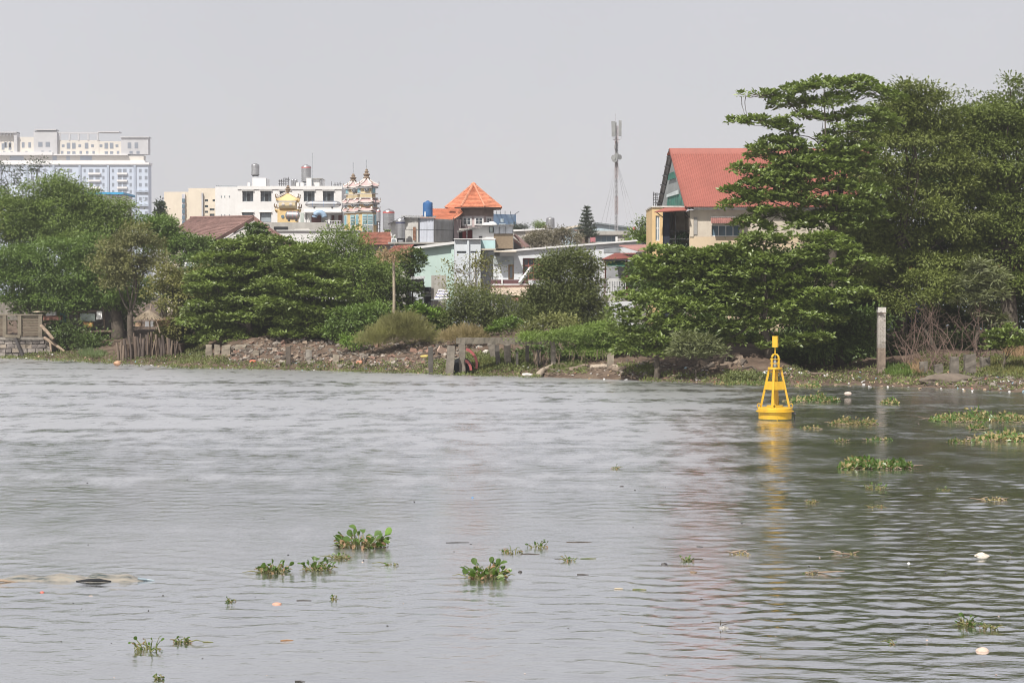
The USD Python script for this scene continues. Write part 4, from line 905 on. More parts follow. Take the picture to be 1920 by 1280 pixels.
def octagon_house():
    Y = 202; v = V(Y); X, Z = v.X, v.Z; k = v.k
    t = thing('octagonal_tower_house', 'pink octagonal tower with steep orange tiled roof and white framed windows', 'tower house', (X(887), Y, 2.5))
    cx, cy = X(887), Y + 2.6; c = (cx, cy, 0)
    R8, rw = 53 * k / math.cos(math.pi / 8), 37.5 * k / math.cos(math.pi / 8)
    a0 = math.pi / 8
    pinkw = M('pink_grey_wall', (0.52, 0.43, 0.43), 0.85, .06, .7, stain=.2); brn = M('brown_band', (0.27, 0.205, 0.18), .85, .15, 1.5)
    part(t, 'wall', ring_prism(MB(), c, rw, 2.5, Z(404), 8, a0), pinkw)
    part(t, 'upper_band', ring_prism(MB(), c, rw * 1.012, Z(404) + .01, Z(386), 8, a0), brn)
    ap = np.array([cx, cy, Z(343)])
    for i in range(8):
        a, b = a0 + i * math.pi / 4, a0 + (i + 1) * math.pi / 4
        e0, e1 = (np.array([cx + R8 * math.cos(q), cy + R8 * math.sin(q), Z(388.5)]) for q in (a, b))
        f = part(t, 'roof_face', tiled(MB(), ap, ap + (e1 - e0) * .01, e1, e0, 17, 15, .05, .035), TILE_ORANGE)
        part(f, 'hip_ridge', MB().tube([e0 + (0, 0, .06), ap + (0, 0, .06)], .12, 5), M('hip_tile', (0.50, 0.22, 0.14), .8, .2, 3))
    part(t, 'apex_cap', MB().lathe([(.3, 0), (.28, .15), (.05, .32)], ap - (0, 0, .1), 10), TILE_ORANGE)
    part(t, 'soffit', MB().lathe([(R8 * .98, -.12), (R8 * .98, -.02)], (cx, cy, Z(388.5)), 8, a0=a0), brn)
    def face_win(j, off, w, z0, z1):
        a = j * math.pi / 4; d = np.array([math.cos(a), math.sin(a), 0]); s = np.array([-d[1], d[0], 0]); o = np.array([cx, cy, 0]) + d * rw * math.cos(math.pi / 8) + s * off
        fr = part(t, 'window', MB().bar(o + d * .03 + (0, 0, z0 - .16), o + d * .03 + (0, 0, z1 + .16), w + .34, .09, up=tuple(d)), MT['white_paint'])
        part(fr, 'pane', MB().bar(o + d * .085 + (0, 0, z0), o + d * .085 + (0, 0, z1), w, .03, up=tuple(d)), MT['dark_pane'])
        part(fr, 'mullion', MB().bar(o + d * .11 + (0, 0, z0), o + d * .11 + (0, 0, z1), .05, .03, up=tuple(d)).bar(o + d * .11 + (0, 0, (z0 + z1) / 2) - s * w / 2, o + d * .11 + (0, 0, (z0 + z1) / 2) + s * w / 2, .05, .03), MT['white_frame'])
    face_win(6, -11.5 * k, .62, Z(420), Z(409)); face_win(6, 11.0 * k, .60, Z(419), Z(409)); face_win(7, 0.2, .55, Z(417), Z(409)); face_win(5, 0, .6, Z(420), Z(409))
    v = V(198); X, Z = v.X, v.Z
    t = thing('orange_roof_house', 'low house with orange tiled gable roof left of the octagonal tower', 'house', (X(825), 199, 2.5))
    part(t, 'wall', MB().box(X(782), X(862), 199.5, 206, 2.5, Z(410)), _mats['pink_grey_wall'])
    part(t, 'roof_slope', tiled(MB(), v.p(806, 391.5, 4), v.p(864, 391.5, 4), v.p(847, 412.5, -.5), v.p(783, 412.5, -.5), 9, 34, .05, .035), TILE_ORANGE)
    part(t, 'roof_slope', tiled(MB(), v.p(864, 391.5, 4), v.p(868, 398, 4.5), v.p(861, 404, 1), v.p(847, 412.5, -.5), 6, 12, .05, .035), TILE_ORANGE)
    part(t, 'roof_slope', tiled(MB(), v.p(864, 391.5, 4), v.p(806, 391.5, 4), v.p(790, 412, 8.5), v.p(862, 412, 8.5), 6, 20, .05, .035), TILE_ORANGE)
    part(t, 'dormer_roof', tiled(MB(), v.p(841, 388, 2.6), v.p(851, 388, 2.6), v.p(853, 392.5, 1.8), v.p(838, 392.5, 1.8), 3, 10, .05, .03), TILE_ORANGE)
octagon_house()
def shacks():
    Y = 180; v = V(Y); X, Z = v.X, v.Z
    t = thing('rooftop_shack', 'white rooftop shack with sloping dark roof, glazed upper strip and brown woven wall', 'shack', (X(910), Y, 2.5))
    rib = M('dark_ribbed_roof', (0.12, 0.115, 0.11), .7, .2, 2)
    part(t, 'roof', corrugated(MB(), v.p(905, 422, 3.5), v.p(963.5, 421.5, 3.5), v.p(964, 424, -.6), v.p(903, 424.5, -.6), 22, .06, .04), rib)
    part(t, 'roof', corrugated(MB(), v.p(857, 433, 3), v.p(905, 422, 3.2), v.p(904, 425, -.6), v.p(857, 436, -.6), 16, .05, .04), rib)
    part(t, 'white_wall', MB().prism([(X(886), Z(447)), (X(926), Z(447)), (X(926), Z(425)), (X(905), Z(425.5)), (X(886), Z(430))], Y + .05, Y + .3), MT['white_wall'])
    part(t, 'maroon_door', MB().box(X(867), X(885.6), Y + .6, Y + .75, Z(448), Z(432)), M('maroon_panel', (0.22, 0.045, 0.05), .7))
    part(t, 'recess_shade_panel', MB().box(X(860), X(886), Y + 1.4, Y + 1.5, Z(448), Z(431)), MT['dark_room'])  # near black sheet stands for the shade behind the door
    part(t, 'door_post', MB().box(X(874.5), X(876), Y + .45, Y + .59, Z(448), Z(431)), MT['white_paint'])
    part(t, 'brown_wall', MB().box(X(926.3), X(962), Y, Y + .25, Z(466), Z(438.4)), M('woven_brown_wall', (0.215, 0.165, 0.115), .9, .2, 5, stretch=(1, 1, 5)))
    part(t, 'side_wall', MB().box(X(961.5), X(962.5), Y + .26, Y + 4, Z(466), Z(424)), MT['pale_concrete'])
    fr = M('dark_green_frame', (0.05, 0.06, 0.06), .6)
    for a, b, m in ((917, 925.5, MT['teal_pane']), (926.5, 936.5, GALV), (937, 947.5, GALV), (948, 961.5, GALV)):
        if m is GALV: part(t, 'wall_panel', MB().box(X(a), X(b), Y - .05, Y + .1, Z(438), Z(424.5)), M('pale_panel', (0.52, 0.54, 0.58), .6, .06, 1, stain=.25))
        else: window(t, X(a), X(b), Z(436.5), Z(424.8), Y - .2, fr, pane_mat('pale_green_pane', (.36, .42, .41)), 1, 1, .06, .15)
    for a in (936.5, 947.5, 961.5): part(t, 'panel_post', MB().box(X(a), X(a + .6), Y - .1, Y - .05, Z(438), Z(424.3)), fr)
    part(t, 'base_slab', MB().box(X(886), X(929), Y - .5, Y + 3, Z(450), Z(447) - .005), MT['white_paint'])
    part(t, 'vent', MB().box(X(898), X(904), Y, Y + .045, Z(446), Z(443)), MT['dark_metal'])
    part(t, 'body', MB().box(X(860), X(961), Y + 1.6, Y + 4, 2.5, Z(427)), MT['pale_concrete'])
    t = thing('white_dome_cover', 'small white humped cover on the dark shack roof', 'roof cover', v.p(919, 421))
    part(t, 'hump', MB().lathe([(.52, 0), (.42, .16), (.2, .3), (.05, .33)], v.p(922, 422, 2), 12), MT['white_paint'], smooth=40); part(t, 'hump', MB().lathe([(.4, 0), (.3, .16), (.1, .24)], v.p(912, 422, 2.4), 12), MT['white_paint'], smooth=40)
    # sloping brown roof to the right
    t = thing('brown_lean_to', 'steep brown lean to roof right of the brown woven wall', 'lean to', V(184).p(975, 460)); w = V(184)
    part(t, 'roof', MB().slab(w.p(962.5, 442, 0), w.p(964.5, 440.5, 2.5), w.p(992, 463.5, 2.5), w.p(985, 464.5, 0), .15), TILE_BROWN)
    part(t, 'wall', MB().prism([(w.X(962.8), w.Z(470)), (w.X(985), w.Z(470)), (w.X(984), w.Z(465)), (w.X(962.8), w.Z(446))], 184.1, 186), M('dark_grey_render', (.16, .15, .15), .9))
    part(t, 'stair_rail', MB().bar(w.p(963, 449, -.3), w.p(980, 463, -.3), .1, .22), TILE_BROWN)
    # mint and pale-blue house
    Y = 172; v = V(Y); X, Z = v.X, v.Z
    t = thing('mint_house', 'pale mint green house wall with white sloping roof edge beside the bushes', 'house', (X(815), Y, 2.5))
    part(t, 'wall', MB().prism([(X(777), 2.5), (X(851), 2.5), (X(851), Z(458)), (X(777), Z(467))], Y, Y + 8), MINT)
    part(t, 'roof_edge', MB().slab(v.p(775, 462.5, -.5), v.p(853, 452.5, -.5), v.p(853, 452.5, 8.5), v.p(775, 462.5, 8.5), .22), MT['white_paint'])
    part(t, 'shaded_band', MB().prism([(X(778), Z(470)), (X(847), Z(463)), (X(847), Z(458.5)), (X(778), Z(466.5))], Y - .12, Y - .01), MINT)
    part(t, 'corner_pillar', MB().box(X(846), X(851.5), Y - .2, Y - .005, 2.5, Z(459)), MINT)
    t = thing('pale_blue_house', 'pale blue white house with two slot windows below the rooftop shack', 'house', (X(888), Y, 2.5))
    H = [(X(857), X(874.5), Z(475), Z(471)), (X(882.5), X(896), Z(474.5), Z(471))]
    m = MB(); wall_holes(m, X(852), X(901.5), 2.5, Z(449), Y - .5, Y, H); m.box(X(852), X(901.5), Y + .2, Y + 6, 2.5, Z(449.5)); part(t, 'wall', m, PALEB)
    for h in H: window(t, *h, Y - .5, MT['grey_frame'], MT['dark_pane'], 2, 1, .05, .3)
    part(t, 'pier', MB().box(X(876), X(880), Y - .7, Y - .505, 2.5, Z(450)), PALEB)
    part(t, 'coping', MB().box(X(851.5), X(903), Y - .8, Y + 6, Z(449) + .005, Z(447.5)), MT['white_paint'])
    part(t, 'teal_wall', MB().box(X(902), X(928), Y + 1, Y + 5, Z(467), Z(450)), M('teal_wall', (.40, .56, .58), .85, .06, .8, stain=.3))
    part(t, 'lower_wall', MB().box(X(902), X(926), Y + 1.2, Y + 5, 2.5, Z(467) - .01), PALEB)
    part(t, 'downpipe', MB().box(X(889), X(891), Y - .75, Y - .52, 2.5, Z(477)), MT['white_paint'])
    part(t, 'bay_roof', MB().box(X(903), X(930), Y - .6, Y + .98, Z(469), Z(466.5)), M('cream_sheet', (.50, .45, .38), .8, .15, 2))
    # red awning roof left
    w = V(178); t = thing('red_awning_roof', 'small red sheet roof poking over the bushes left of the mint wall', 'shed roof', w.p(752, 476))
    part(t, 'sheet', corrugated(MB(), w.p(738, 461.5, 2.4), w.p(776, 458.5, 2.4), w.p(762, 476.5, -.6), w.p(726, 472.5, -.2), 16, .04), SHEET_RED)
    part(t, 'wall', MB().box(w.X(730), w.X(760), 178.6, 181, 2.5, w.Z(474)), MT['pale_concrete'])
    # open sheds at the foot of the mint wall
    w = V(163); t = thing('open_shed', 'open shed with pale sheet roof and white walls among the bushes', 'shed', w.p(797, 560))
    part(t, 'wall', MB().box(w.X(770), w.X(794), 163.5, 164, 2.5, w.Z(522)), PALEB)
    part(t, 'wall', MB().box(w.X(808), w.X(836), 163.6, 164, 2.5, w.Z(516)), MT['pale_concrete'])
    part(t, 'roof', corrugated(MB(), w.p(770, 519, 3), w.p(797, 518, 3), w.p(796, 522.5, -.2), w.p(768, 524, -.2), 10, .04), GALV)
    for px, py in ((780, 537), (789, 537), (780, 544)): part(t, 'vent', MB().box(w.X(px), w.X(px + 3.5), 163.4, 163.49, w.Z(py + 4), w.Z(py)), MT['dark_room'])
    part(t, 'counter', MB().box(w.X(790), w.X(811), 162.2, 163, w.Z(556), w.Z(549)), M('grey_green_sheet', (.33, .37, .38), .6)); part(t, 'counter_top', MB().box(w.X(789), w.X(812), 162, 163.1, w.Z(549) + .01, w.Z(547.5)), MT['white_paint'])
    part(t, 'post', MB().bar(w.p(793, 573, -.9), w.p(794, 546, -.9), .07), MT['white_paint']); part(t, 'post', MB().bar(w.p(811, 575, -.9), w.p(811, 540, -.9), .22), MT['pale_concrete'])
    part(t, 'recess_shade_panel', MB().box(w.X(794), w.X(836), 164.1, 164.3, 2.5, w.Z(538)), MT['dark_room'])  # shade under the shed roof put in as a near black sheet
    w = V(158); t = thing('striped_tarpaulin', 'blue and white striped tarpaulin hung over a heap beside the open shed', 'tarpaulin', w.p(832, 561))
    sa, sb = M('tarp_white', (.62, .60, .60), .8), M('tarp_blue', (.24, .24, .38), .8)
    for i in range(7):
        x0, x1 = 814 + i * 1.2, 847 - i * 1.2 + (i % 2); y0, y1 = 561 - i * 2.6, 561 - (i + 1) * 2.6
        part(t, 'stripe', MB().slab(w.p(x0 + 1.2, y1, .28 * (i + 1)), w.p(x1 - 1.4, y1 + (i % 2), .28 * (i + 1)), w.p(x1, y0, .28 * i), w.p(x0, y0 + (i % 3) * .5, .28 * i), .03), sa if i % 2 == 0 else sb)
    part(t, 'table_edge', MB().box(w.X(808), w.X(846), 157.8, 159.6, w.Z(562.6), w.Z(561)), MT['grey_frame'])
    for px in (810, 844): part(t, 'leg', MB().bar(w.p(px, 562, .4), w.p(px, 578, .4), .08), MT['dark_metal'])
shacks()
def long_white_hall():
    Y = 171; v = V(Y); X, Z = v.X, v.Z
    t = thing('long_white_hall', 'long white hall with shallow rising roof line and wide grid window', 'hall', (X(1070), Y, 2.5))
    w = M('hall_white', (.60, .625, .655), .8, .04, .5, stain=.25, stain_col=(.40, .42, .44))
    def rt(px): return 470.5 - (px - 940) * (22.5 / 282)
    part(t, 'fascia', MB().prism([(X(937), Z(484)), (X(1228), Z(484)), (X(1228), Z(rt(1228))), (X(937), Z(rt(937)))], Y, Y + .5), w)
    part(t, 'roof', MB().slab(v.p(935, rt(935) - .8, -.3), v.p(1230, rt(1230) - .8, -.3), v.p(1230, rt(1230) - .8, 16), v.p(935, rt(935) - .8, 16), .14), MT['white_paint'])
    H = [(X(981), X(1030), Z(525), Z(484.3)), (X(953), X(963.5), Z(524), Z(496))]
    m = MB(); wall_holes(m, X(925), X(1228), 2.5, Z(484) - .005, Y + .12, Y + .5, H); part(t, 'wall', m, w)
    part(t, 'pillar', MB().box(X(964), X(980), Y - .12, Y + .11, 2.5, Z(484) - .01), w)
    red = M('red_brown_grid', (.24, .085, .07), .7)
    g = window(t, *H[0], Y + .12, red, MT['dark_pane'], 5, 3, .09, .25)
    part(g, 'red_beam', MB().box(X(996), X(1014), Y - .2, Y - .05, Z(500), Z(496.5)), red)
    window(t, *H[1], Y + .12, M('door_orange', (.36, .22, .12), .7), M('blue_grey_door', (.27, .31, .34), .6), 1, 1, .12, .2, name='door')
    part(t, 'canopy_shelf', MB().box(X(926), X(968), Y - 1.4, Y - .01, Z(473), Z(470.8)), MT['cream_wall'])
    part(t, 'lower_soffit', MB().box(X(926), X(963), Y - .02, Y + .118, Z(496), Z(480)), M('grey_blue_soffit', (.34, .38, .40), .8))
    bal = part(t, 'balcony', MB().box(X(919), X(1000), Y - 1.6, Y + .1, Z(535), Z(532.5)), MT['white_paint'])
    part(bal, 'maroon_parapet', MB().box(X(920), X(990), Y - 1.5, Y - 1.4, Z(532.3), Z(524.5)), M('maroon_slats', (.13, .06, .065), .7, .3, 6, stretch=(6, 1, .2)))
    part(bal, 'white_post', MB().box(X(940), X(943), Y - 1.62, Y - 1.51, Z(532.3), Z(523.5)), MT['white_paint'])
    part(t, 'leaning_pole', MB().bar(v.p(974, 530.5, -1.9), v.p(995.5, 501.5, -.6), .2), MT['white_paint'])
    part(t, 'upper_grey_window', MB().box(X(1132), X(1163), Y - .04, Y - .003, Z(473.5), Z(464.5)), M('grey_screen', (.26, .28, .30), .6))
    w_ = V(164); t = thing('cream_awning', 'torn cream sheet awning with brown lower edge above the dark bushes', 'awning', w_.p(955, 560))
    part(t, 'sheet', corrugated(MB(), w_.p(922, 540, 2.6), w_.p(992, 538.5, 2.6), w_.p(985, 556, -1), w_.p(918, 550, -.5), 24, .04), M('cream_corrugated', (.54, .45, .36), .8, .2, 1.2, stain=.5, stain_col=(.3, .2, .15)))
    part(t, 'beam', MB().bar(w_.p(920, 539, 2.7), w_.p(994, 537, 2.7), .2, .3), M('rust_beam', (.2, .11, .09), .8))
    part(t, 'red_sheet', corrugated(MB(), w_.p(958, 556, -.2), w_.p(984, 555, -.6), w_.p(976, 566, -1.6), w_.p(960, 564, -1.4), 8, .04), M('faded_maroon_sheet', (.26, .12, .11), .8, .2, 2))
    for px in (925, 985): part(t, 'post', MB().bar(w_.p(px, 545, 1), (w_.X(px), 165, 2.4), .15), MT['dry_wood'])
    # balcony pavilion with red roof
    Y = 160; v = V(Y); X, Z = v.X, v.Z
    t = thing('balcony_pavilion', 'open balcony pavilion with red sheet roof, green blind and white railing', 'pavilion', (X(1155), Y, 2.5))
    part(t, 'roof', corrugated(MB(), v.p(1152, 475, 2.6), v.p(1208, 474.5, 2.6), v.p(1196, 484, -1), v.p(1127, 486.5, -1), 20, .04), SHEET_RED)
    part(t, 'roof_frame', MB().bar(v.p(1128, 487.6, -.9), v.p(1195, 486, -.9), .1, .14), MT['dark_metal'])
    part(t, 'green_blind', MB().slab(v.p(1135, 488.5, -.4), v.p(1172, 488.5, -.4), v.p(1172, 499, -.7), v.p(1138, 498.5, -.7), .03), M('green_canvas', (.045, .16, .115), .8, .15, 2))
    post = M('maroon_post', (.15, .05, .05), .7)
    for px in (1134, 1174.5): part(t, 'post', MB().box(X(px) - .09, X(px) + .09, Y - .2, Y - .02, Z(553), Z(487.5)), post)
    part(t, 'floor', MB().box(X(1132), X(1215), Y - .4, Y + 5, Z(562), Z(553.2)), MT['pale_concrete'])
    part(t, 'base', MB().box(X(1122), X(1190), Y - .6, Y + 5, Z(565), Z(562) - .004), MT['pale_concrete'])
    for px in (1124, 1188): part(t, 'pillar', MB().box(X(px), X(px + 4), Y - .5, Y - .1, 2.3, Z(565) - .01), MT['concrete'])
    railing(t, (X(1134), Y - .35, Z(552.5)), (X(1172), Y - .35, Z(552.5)), Z(526) - Z(552.5), 12, MT['white_frame'], .08)
    part(t, 'top_rail', MB().bar((X(1134), Y - .35, Z(523.5)), (X(1172), Y - .35, Z(523.5)), .08), MT['white_frame'])
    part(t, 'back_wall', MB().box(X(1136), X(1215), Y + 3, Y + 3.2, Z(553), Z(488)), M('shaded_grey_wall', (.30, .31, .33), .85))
    t = thing('white_ladder_rack', 'white tubular ladder rack beside the balcony pavilion', 'rack', v.p(1125, 526))
    for px in (1118, 1121.5, 1133): part(t, 'upright', MB().bar(v.p(px, 525, -.8), v.p(px, 492, -.8), .06), MT['white_paint'])
    for i in range(9): part(t, 'rung', MB().bar(v.p(1117.5, 524.5 - i * 4, -.8), v.p(1133.5, 524.5 - i * 4, -.8), .05), MT['white_paint'])
    w_ = V(158); t = thing('faded_red_roof', 'low faded red sheet roof at the foot of the yellow house corner', 'roof', w_.p(1195, 470))
    part(t, 'sheet', corrugated(MB(), w_.p(1160, 460.5, 3.2), w_.p(1232, 458, 3.2), w_.p(1232, 473, -.6), w_.p(1196, 471, -.6), 26, .04), M('faded_red_sheet', (.36, .19, .17), .7, .1, 1))
    part(t, 'wall', MB().box(w_.X(1196), w_.X(1226), 158.2, 161, 2.5, w_.Z(472)), MT['pale_concrete'])
long_white_hall()
def red_house():
    Y = 148; v = V(Y); X, Z = v.X, v.Z
    t = thing('red_roof_house', 'tall cream and yellow house under a steep red corrugated roof', 'house', (X(1350), Y, 2.5))
    cream = M('house_cream', (.55, .49, .41), .85, .06, .5, stain=.35, stain_col=(.33, .29, .25)); ochre = M('house_ochre', (.60, .43, .23), .85, .06, .6, stain=.2, stain_col=(.4, .28, .14))
    peach = M('house_peach', (.60, .48, .34), .85, .05, .6, stain=.2, stain_col=(.4, .33, .25)); whit = M('house_gutter', (.50, .49, .47), .85, .1, .6, stain=.75, stain_col=(.12, .11, .1))
    dep = 6.8
    # front roof slope and back slope; gable on the left
    A, B = v.p(1256, 280, dep / 2), v.p(1640, 280, dep / 2)
    part(t, 'roof_slope', corrugated(MB(), A, B, v.p(1640, 388, -.7), v.p(1285, 388, -.7), 90, .045, .04), SHEET_RED)
    part(t, 'roof_slope', corrugated(MB(), A + (-.1, .04, 0), B + (0, .04, 0), v.p(1640, 392, dep + 1.2), v.p(1231, 392, dep + 1.2), 60, .045, .04), M('roof_underside', (.20, .19, .19), .8, .2, 2))
    part(t, 'ridge_cap', MB().slab(A + (-.05, -.05, .06), B + (0, -.05, .06), B + (0, -.36, -.42), A + (-.05 + .15, -.36, -.42), .03), SHEET_RED)
    part(t, 'ridge_cap', MB().slab(B + (0, .0, .06), A + (-.05, .0, .06), A + (-.2, .36, -.42), B + (0, .36, -.42), .03), SHEET_RED)
    part(t, 'verge', MB().bar(A + (-.02, -.08, -.05), v.p(1285, 388, -.75), .05, .16), SHEET_RED)
    for i in range(6):
        f = .1 + i * .155; a = A * (1 - f) + v.p(1231, 392, dep + 1.2) * f
        part(t, 'purlin', MB().bar(a + (-.15, -.05, -.12), a + (2.5, -.05, -.12), .08, .10), MT['dark_metal'])
    PF, PB, PA = np.array([X(1283) + .3, Y + .25, Z(386)]), np.array([X(1231) + .85, Y + dep + .3, Z(386)]), np.array([X(1256) + .42, Y + dep / 2, Z(296)])
    def gw(f, h, o=0.0): q = PF + (PB - PF) * f; return q + (PA - q) * h + (-o, 0, 0)
    m = MB(); e_ = np.array([.2, 0, 0]); m.add([PF, PB, PA, PF + e_, PB + e_, PA + e_], [(0, 1, 2), (3, 5, 4), (0, 2, 5), (0, 5, 3), (1, 4, 5), (1, 5, 2)])
    part(t, 'gable_wall', m, M('gable_grey', (.24, .255, .26), .85, .1, .8, stain=.3))
    part(t, 'green_tarpaulin', MB().slab(gw(.72, .24, .1), gw(.12, .27, .1), gw(.04, .02, .16), gw(.70, .02, .16), .03), M('green_tarp', (.025, .125, .095), .6, .3, 1.5, stain=.4, stain_col=(.25, .3, .28)))
    part(t, 'green_ridge_patch', MB().slab(gw(.8, .74, .1), gw(.1, .76, .1), gw(.1, .62, .1), gw(.85, .60, .1), .03), _mats['green_tarp'])
    part(t, 'tarpaulin_fold', MB().slab(gw(.75, .30, .14), gw(.12, .36, .14), gw(.12, .27, .2), gw(.72, .24, .2), .03), M('pale_film', (.38, .42, .42), .4, .2, 3))
    # front wall
    H = [(X(1334), X(1388), Z(443), Z(422))]
    m = MB(); wall_holes(m, X(1294), X(1650), Z(444), Z(394), Y, Y + .25, H); part(t, 'front_wall', m, cream)
    part(t, 'front_wall', MB().box(X(1292.5), X(1650), Y - .04, Y + .25, 2.5, Z(444) - .005), peach)
    part(t, 'front_wall', MB().box(X(1600), X(1650), Y + .3, Y + 6, 2.5, Z(394)), cream)
    part(t, 'gutter', MB().box(X(1300), X(1650), Y - .55, Y - .003, Z(394), Z(386)), whit)
    part(t, 'corner_pilaster', MB().box(X(1293), X(1300), Y - .1, Y - .004, Z(444), Z(394) - .01), cream)
    n = part(t, 'niche', MB().box(X(1296.5), X(1307), Y - .06, Y - .004, Z(440), Z(407)), M('niche_grey', (.30, .29, .28), .85))
    window(t, *H[0], Y, MT['white_frame'], MT['blue_pane'], 4, 1, .06, .2, name='window')
    aw = part(t, 'window_awning', corrugated(MB(), (X(1332), Y - .05, Z(407.5)), (X(1396), Y - .05, Z(407.5)), (X(1396), Y - .9, Z(419.5)), (X(1331), Y - .9, Z(419.5)), 18, .03), M('awning_rust', (.26, .12, .105), .7, .25, 2))
    part(aw, 'awning_box', MB().box(X(1331), X(1396), Y - .2, Y - .052, Z(408), Z(406)), whit)
    # balcony bay (dark), between front wall and yellow wall
    xb0, xb1 = X(1243.5), X(1294)
    part(t, 'bay_back', MB().box(xb0, X(1295), Y + 4, Y + 4.2, 2.5, Z(390)), cream)
    part(t, 'bay_side', MB().box(X(1293), X(1294.5), Y + .26, Y + 4, 2.5, Z(394)), cream)
    part(t, 'navy_curtain', MB().box(X(1244), X(1256), Y + .3, Y + .4, 2.5, Z(398)), M('navy_panel', (.018, .024, .04), .8, .2, 3, stretch=(8, 1, .3)))
    part(t, 'bay_pillar', MB().box(X(1258), X(1266), Y + 2, Y + 2.4, 2.5, Z(396)), M('dark_grey_render2', (.22, .22, .22), .9))
    part(t, 'balcony_rail', MB().bar((X(1256), Y + .3, Z(433)), (X(1294), Y + .3, Z(433)), .06).bar((X(1256), Y + .3, Z(448)), (X(1294), Y + .3, Z(448)), .06).bar((X(1266.5), Y + .3, Z(470)), (X(1266.5), Y + .3, Z(398)), .06), MT['dark_metal'])
    part(t, 'balcony_floor', MB().box(X(1256), X(1294), Y + .1, Y + 3.9, Z(470), Z(466)), MT['concrete'])
    # ochre wall left
    H = [(X(1229.5), X(1237), Z(451.5), Z(404))]
    part(t, 'ochre_wall', wall_holes(MB(), X(1223), X(1243), 2.5, Z(388), Y + .25, Y + .5, H), ochre)
    part(t, 'ochre_wall', MB().box(X(1223), X(1223) + .25, Y + .5, Y + dep, 2.5, Z(388)), ochre)
    window(t, *H[0], Y + .25, MT['white_frame'], MT['blue_pane'], 2, 2, .06, .15)
    part(t, 'floor_slab', MB().box(X(1221.5), X(1296), Y + .15, Y + dep, Z(389) + .01, Z(386)), whit)
    cn = part(t, 'bay_canopy', MB().slab((X(1246), Y + .2, Z(391)), (X(1290), Y + .2, Z(390)), (X(1286), Y - .9, Z(396)), (X(1225), Y - .9, Z(399.5)), .06), SHEET_RED)
    for a, b in ((1243.5, 1229), (1293, 1281)): part(cn, 'bracket', MB().bar((X(a), Y + .1, Z(408)), (X(b), Y - .7, Z(398.5)), .05).bar((X(a), Y + .1, Z(408)), (X(a), Y + .1, Z(394)), .05), MT['dark_metal'])
    # plants on the balcony
    rr = np.random.default_rng(8); c = np.stack([rr.uniform(X(1268), X(1292), 60), rr.uniform(Y + .35, Y + .8, 60), rr.uniform(Z(466), Z(436), 60)], 1)
    part(t, 'balcony_plant', sprays(c, rnd_dirs(60, rr), rr, 12, .3), leaf_mat('potted_leaf', [(.02, .04, .02), (.05, .08, .03), (.12, .10, .07)]), kind='stuff')
    # roof-top rail on the far left
    t2 = thing('roof_ladder_rail', 'black metal ladder rail at the left eave of the red roof house', 'rail', (X(1227), Y + 5, Z(388)))
    for px in (1225, 1229, 1232): part(t2, 'upright', MB().bar(v.p(px, 387, 5), v.p(px, 360 if px == 1225 else 362.5, 5), .06), MT['dark_metal'])
    for py in (362.5, 366, 370.5, 375, 380): part(t2, 'rung', MB().bar(v.p(1225, py, 5), v.p(1234, py, 5), .05), MT['dark_metal'])
red_house()
# ---------------------------------------------------------------- trees and bushes
def foot(px, py):
    """where the line of sight through (px, py) meets the bank or the water"""
    ya, yb = (on(px, py, 3.3)[1], on(px, py, 0.0)[1]) if py > 575 else (100.0, 330.0)
    yb = min(yb + .1, 330.0); ys = np.linspace(min(ya, yb - 1), yb, 60); P = np.array([at(px, py, y) for y in ys]); g = np.maximum(bank_n(P[:, 0], P[:, 1]), 0.0)
    i = np.argmax(P[:, 2] <= g + 1e-3); i = i if P[i, 2] <= g[i] + 1e-3 else len(ys) - 1
    return np.array([P[i, 0], P[i, 1], g[i]])
def gp(px, Y):
    x = float(PX(px, Y)); return np.array([x, Y, max(0.0, gz(x, Y))])
G_ALM = leaf_mat('almond_leaf', [(0.124,0.167,0.039),(0.184,0.260,0.059),(0.277,0.371,0.085),(0.334,0.427,0.092),(0.235,0.316,0.071),(0.457,0.568,0.121),(0.666,0.756,0.186)], .22, .40, .45, .25, (0.651,0.184,0.057))
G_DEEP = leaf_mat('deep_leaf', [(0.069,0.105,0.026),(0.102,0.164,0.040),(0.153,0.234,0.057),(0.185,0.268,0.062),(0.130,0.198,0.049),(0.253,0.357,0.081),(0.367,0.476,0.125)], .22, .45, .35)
G_FEATH = leaf_mat('feathery_leaf', [(0.119,0.144,0.034),(0.176,0.223,0.052),(0.266,0.320,0.073),(0.322,0.370,0.080),(0.224,0.274,0.062),(0.439,0.490,0.103),(0.638,0.654,0.160)], .22, .5, .3)
G_WILL = leaf_mat('soft_leaf', [(0.122,0.173,0.038),(0.181,0.270,0.059),(0.271,0.387,0.084),(0.327,0.444,0.092),(0.231,0.329,0.072),(0.448,0.592,0.119),(0.651,0.788,0.185)], .22, .5, .3)
G_MID = leaf_mat('mid_leaf', [(0.094,0.148,0.030),(0.139,0.230,0.046),(0.210,0.329,0.066),(0.252,0.378,0.073),(0.178,0.278,0.058),(0.345,0.503,0.095),(0.501,0.671,0.148)], .22, .45, .35)
G_BROWN = leaf_mat('rusty_leaf', [(0.145,0.148,0.059),(0.207,0.176,0.081),(0.257,0.185,0.096),(0.130,0.159,0.056),(0.172,0.168,0.073)], .25, .55, .3, .35)
G_YEL = leaf_mat('yellow_green_leaf', [(0.143,0.143,0.044),(0.211,0.223,0.067),(0.317,0.318,0.096),(0.383,0.366,0.106),(0.269,0.271,0.082),(0.523,0.486,0.139),(0.762,0.648,0.213)], .22, .5, .3)
G_FINE = leaf_mat('fine_dull_leaf', [(0.092,0.112,0.034),(0.135,0.174,0.054),(0.202,0.247,0.079),(0.245,0.285,0.084),(0.173,0.211,0.067),(0.334,0.379,0.111),(0.486,0.503,0.172)], .22, .55, .25)
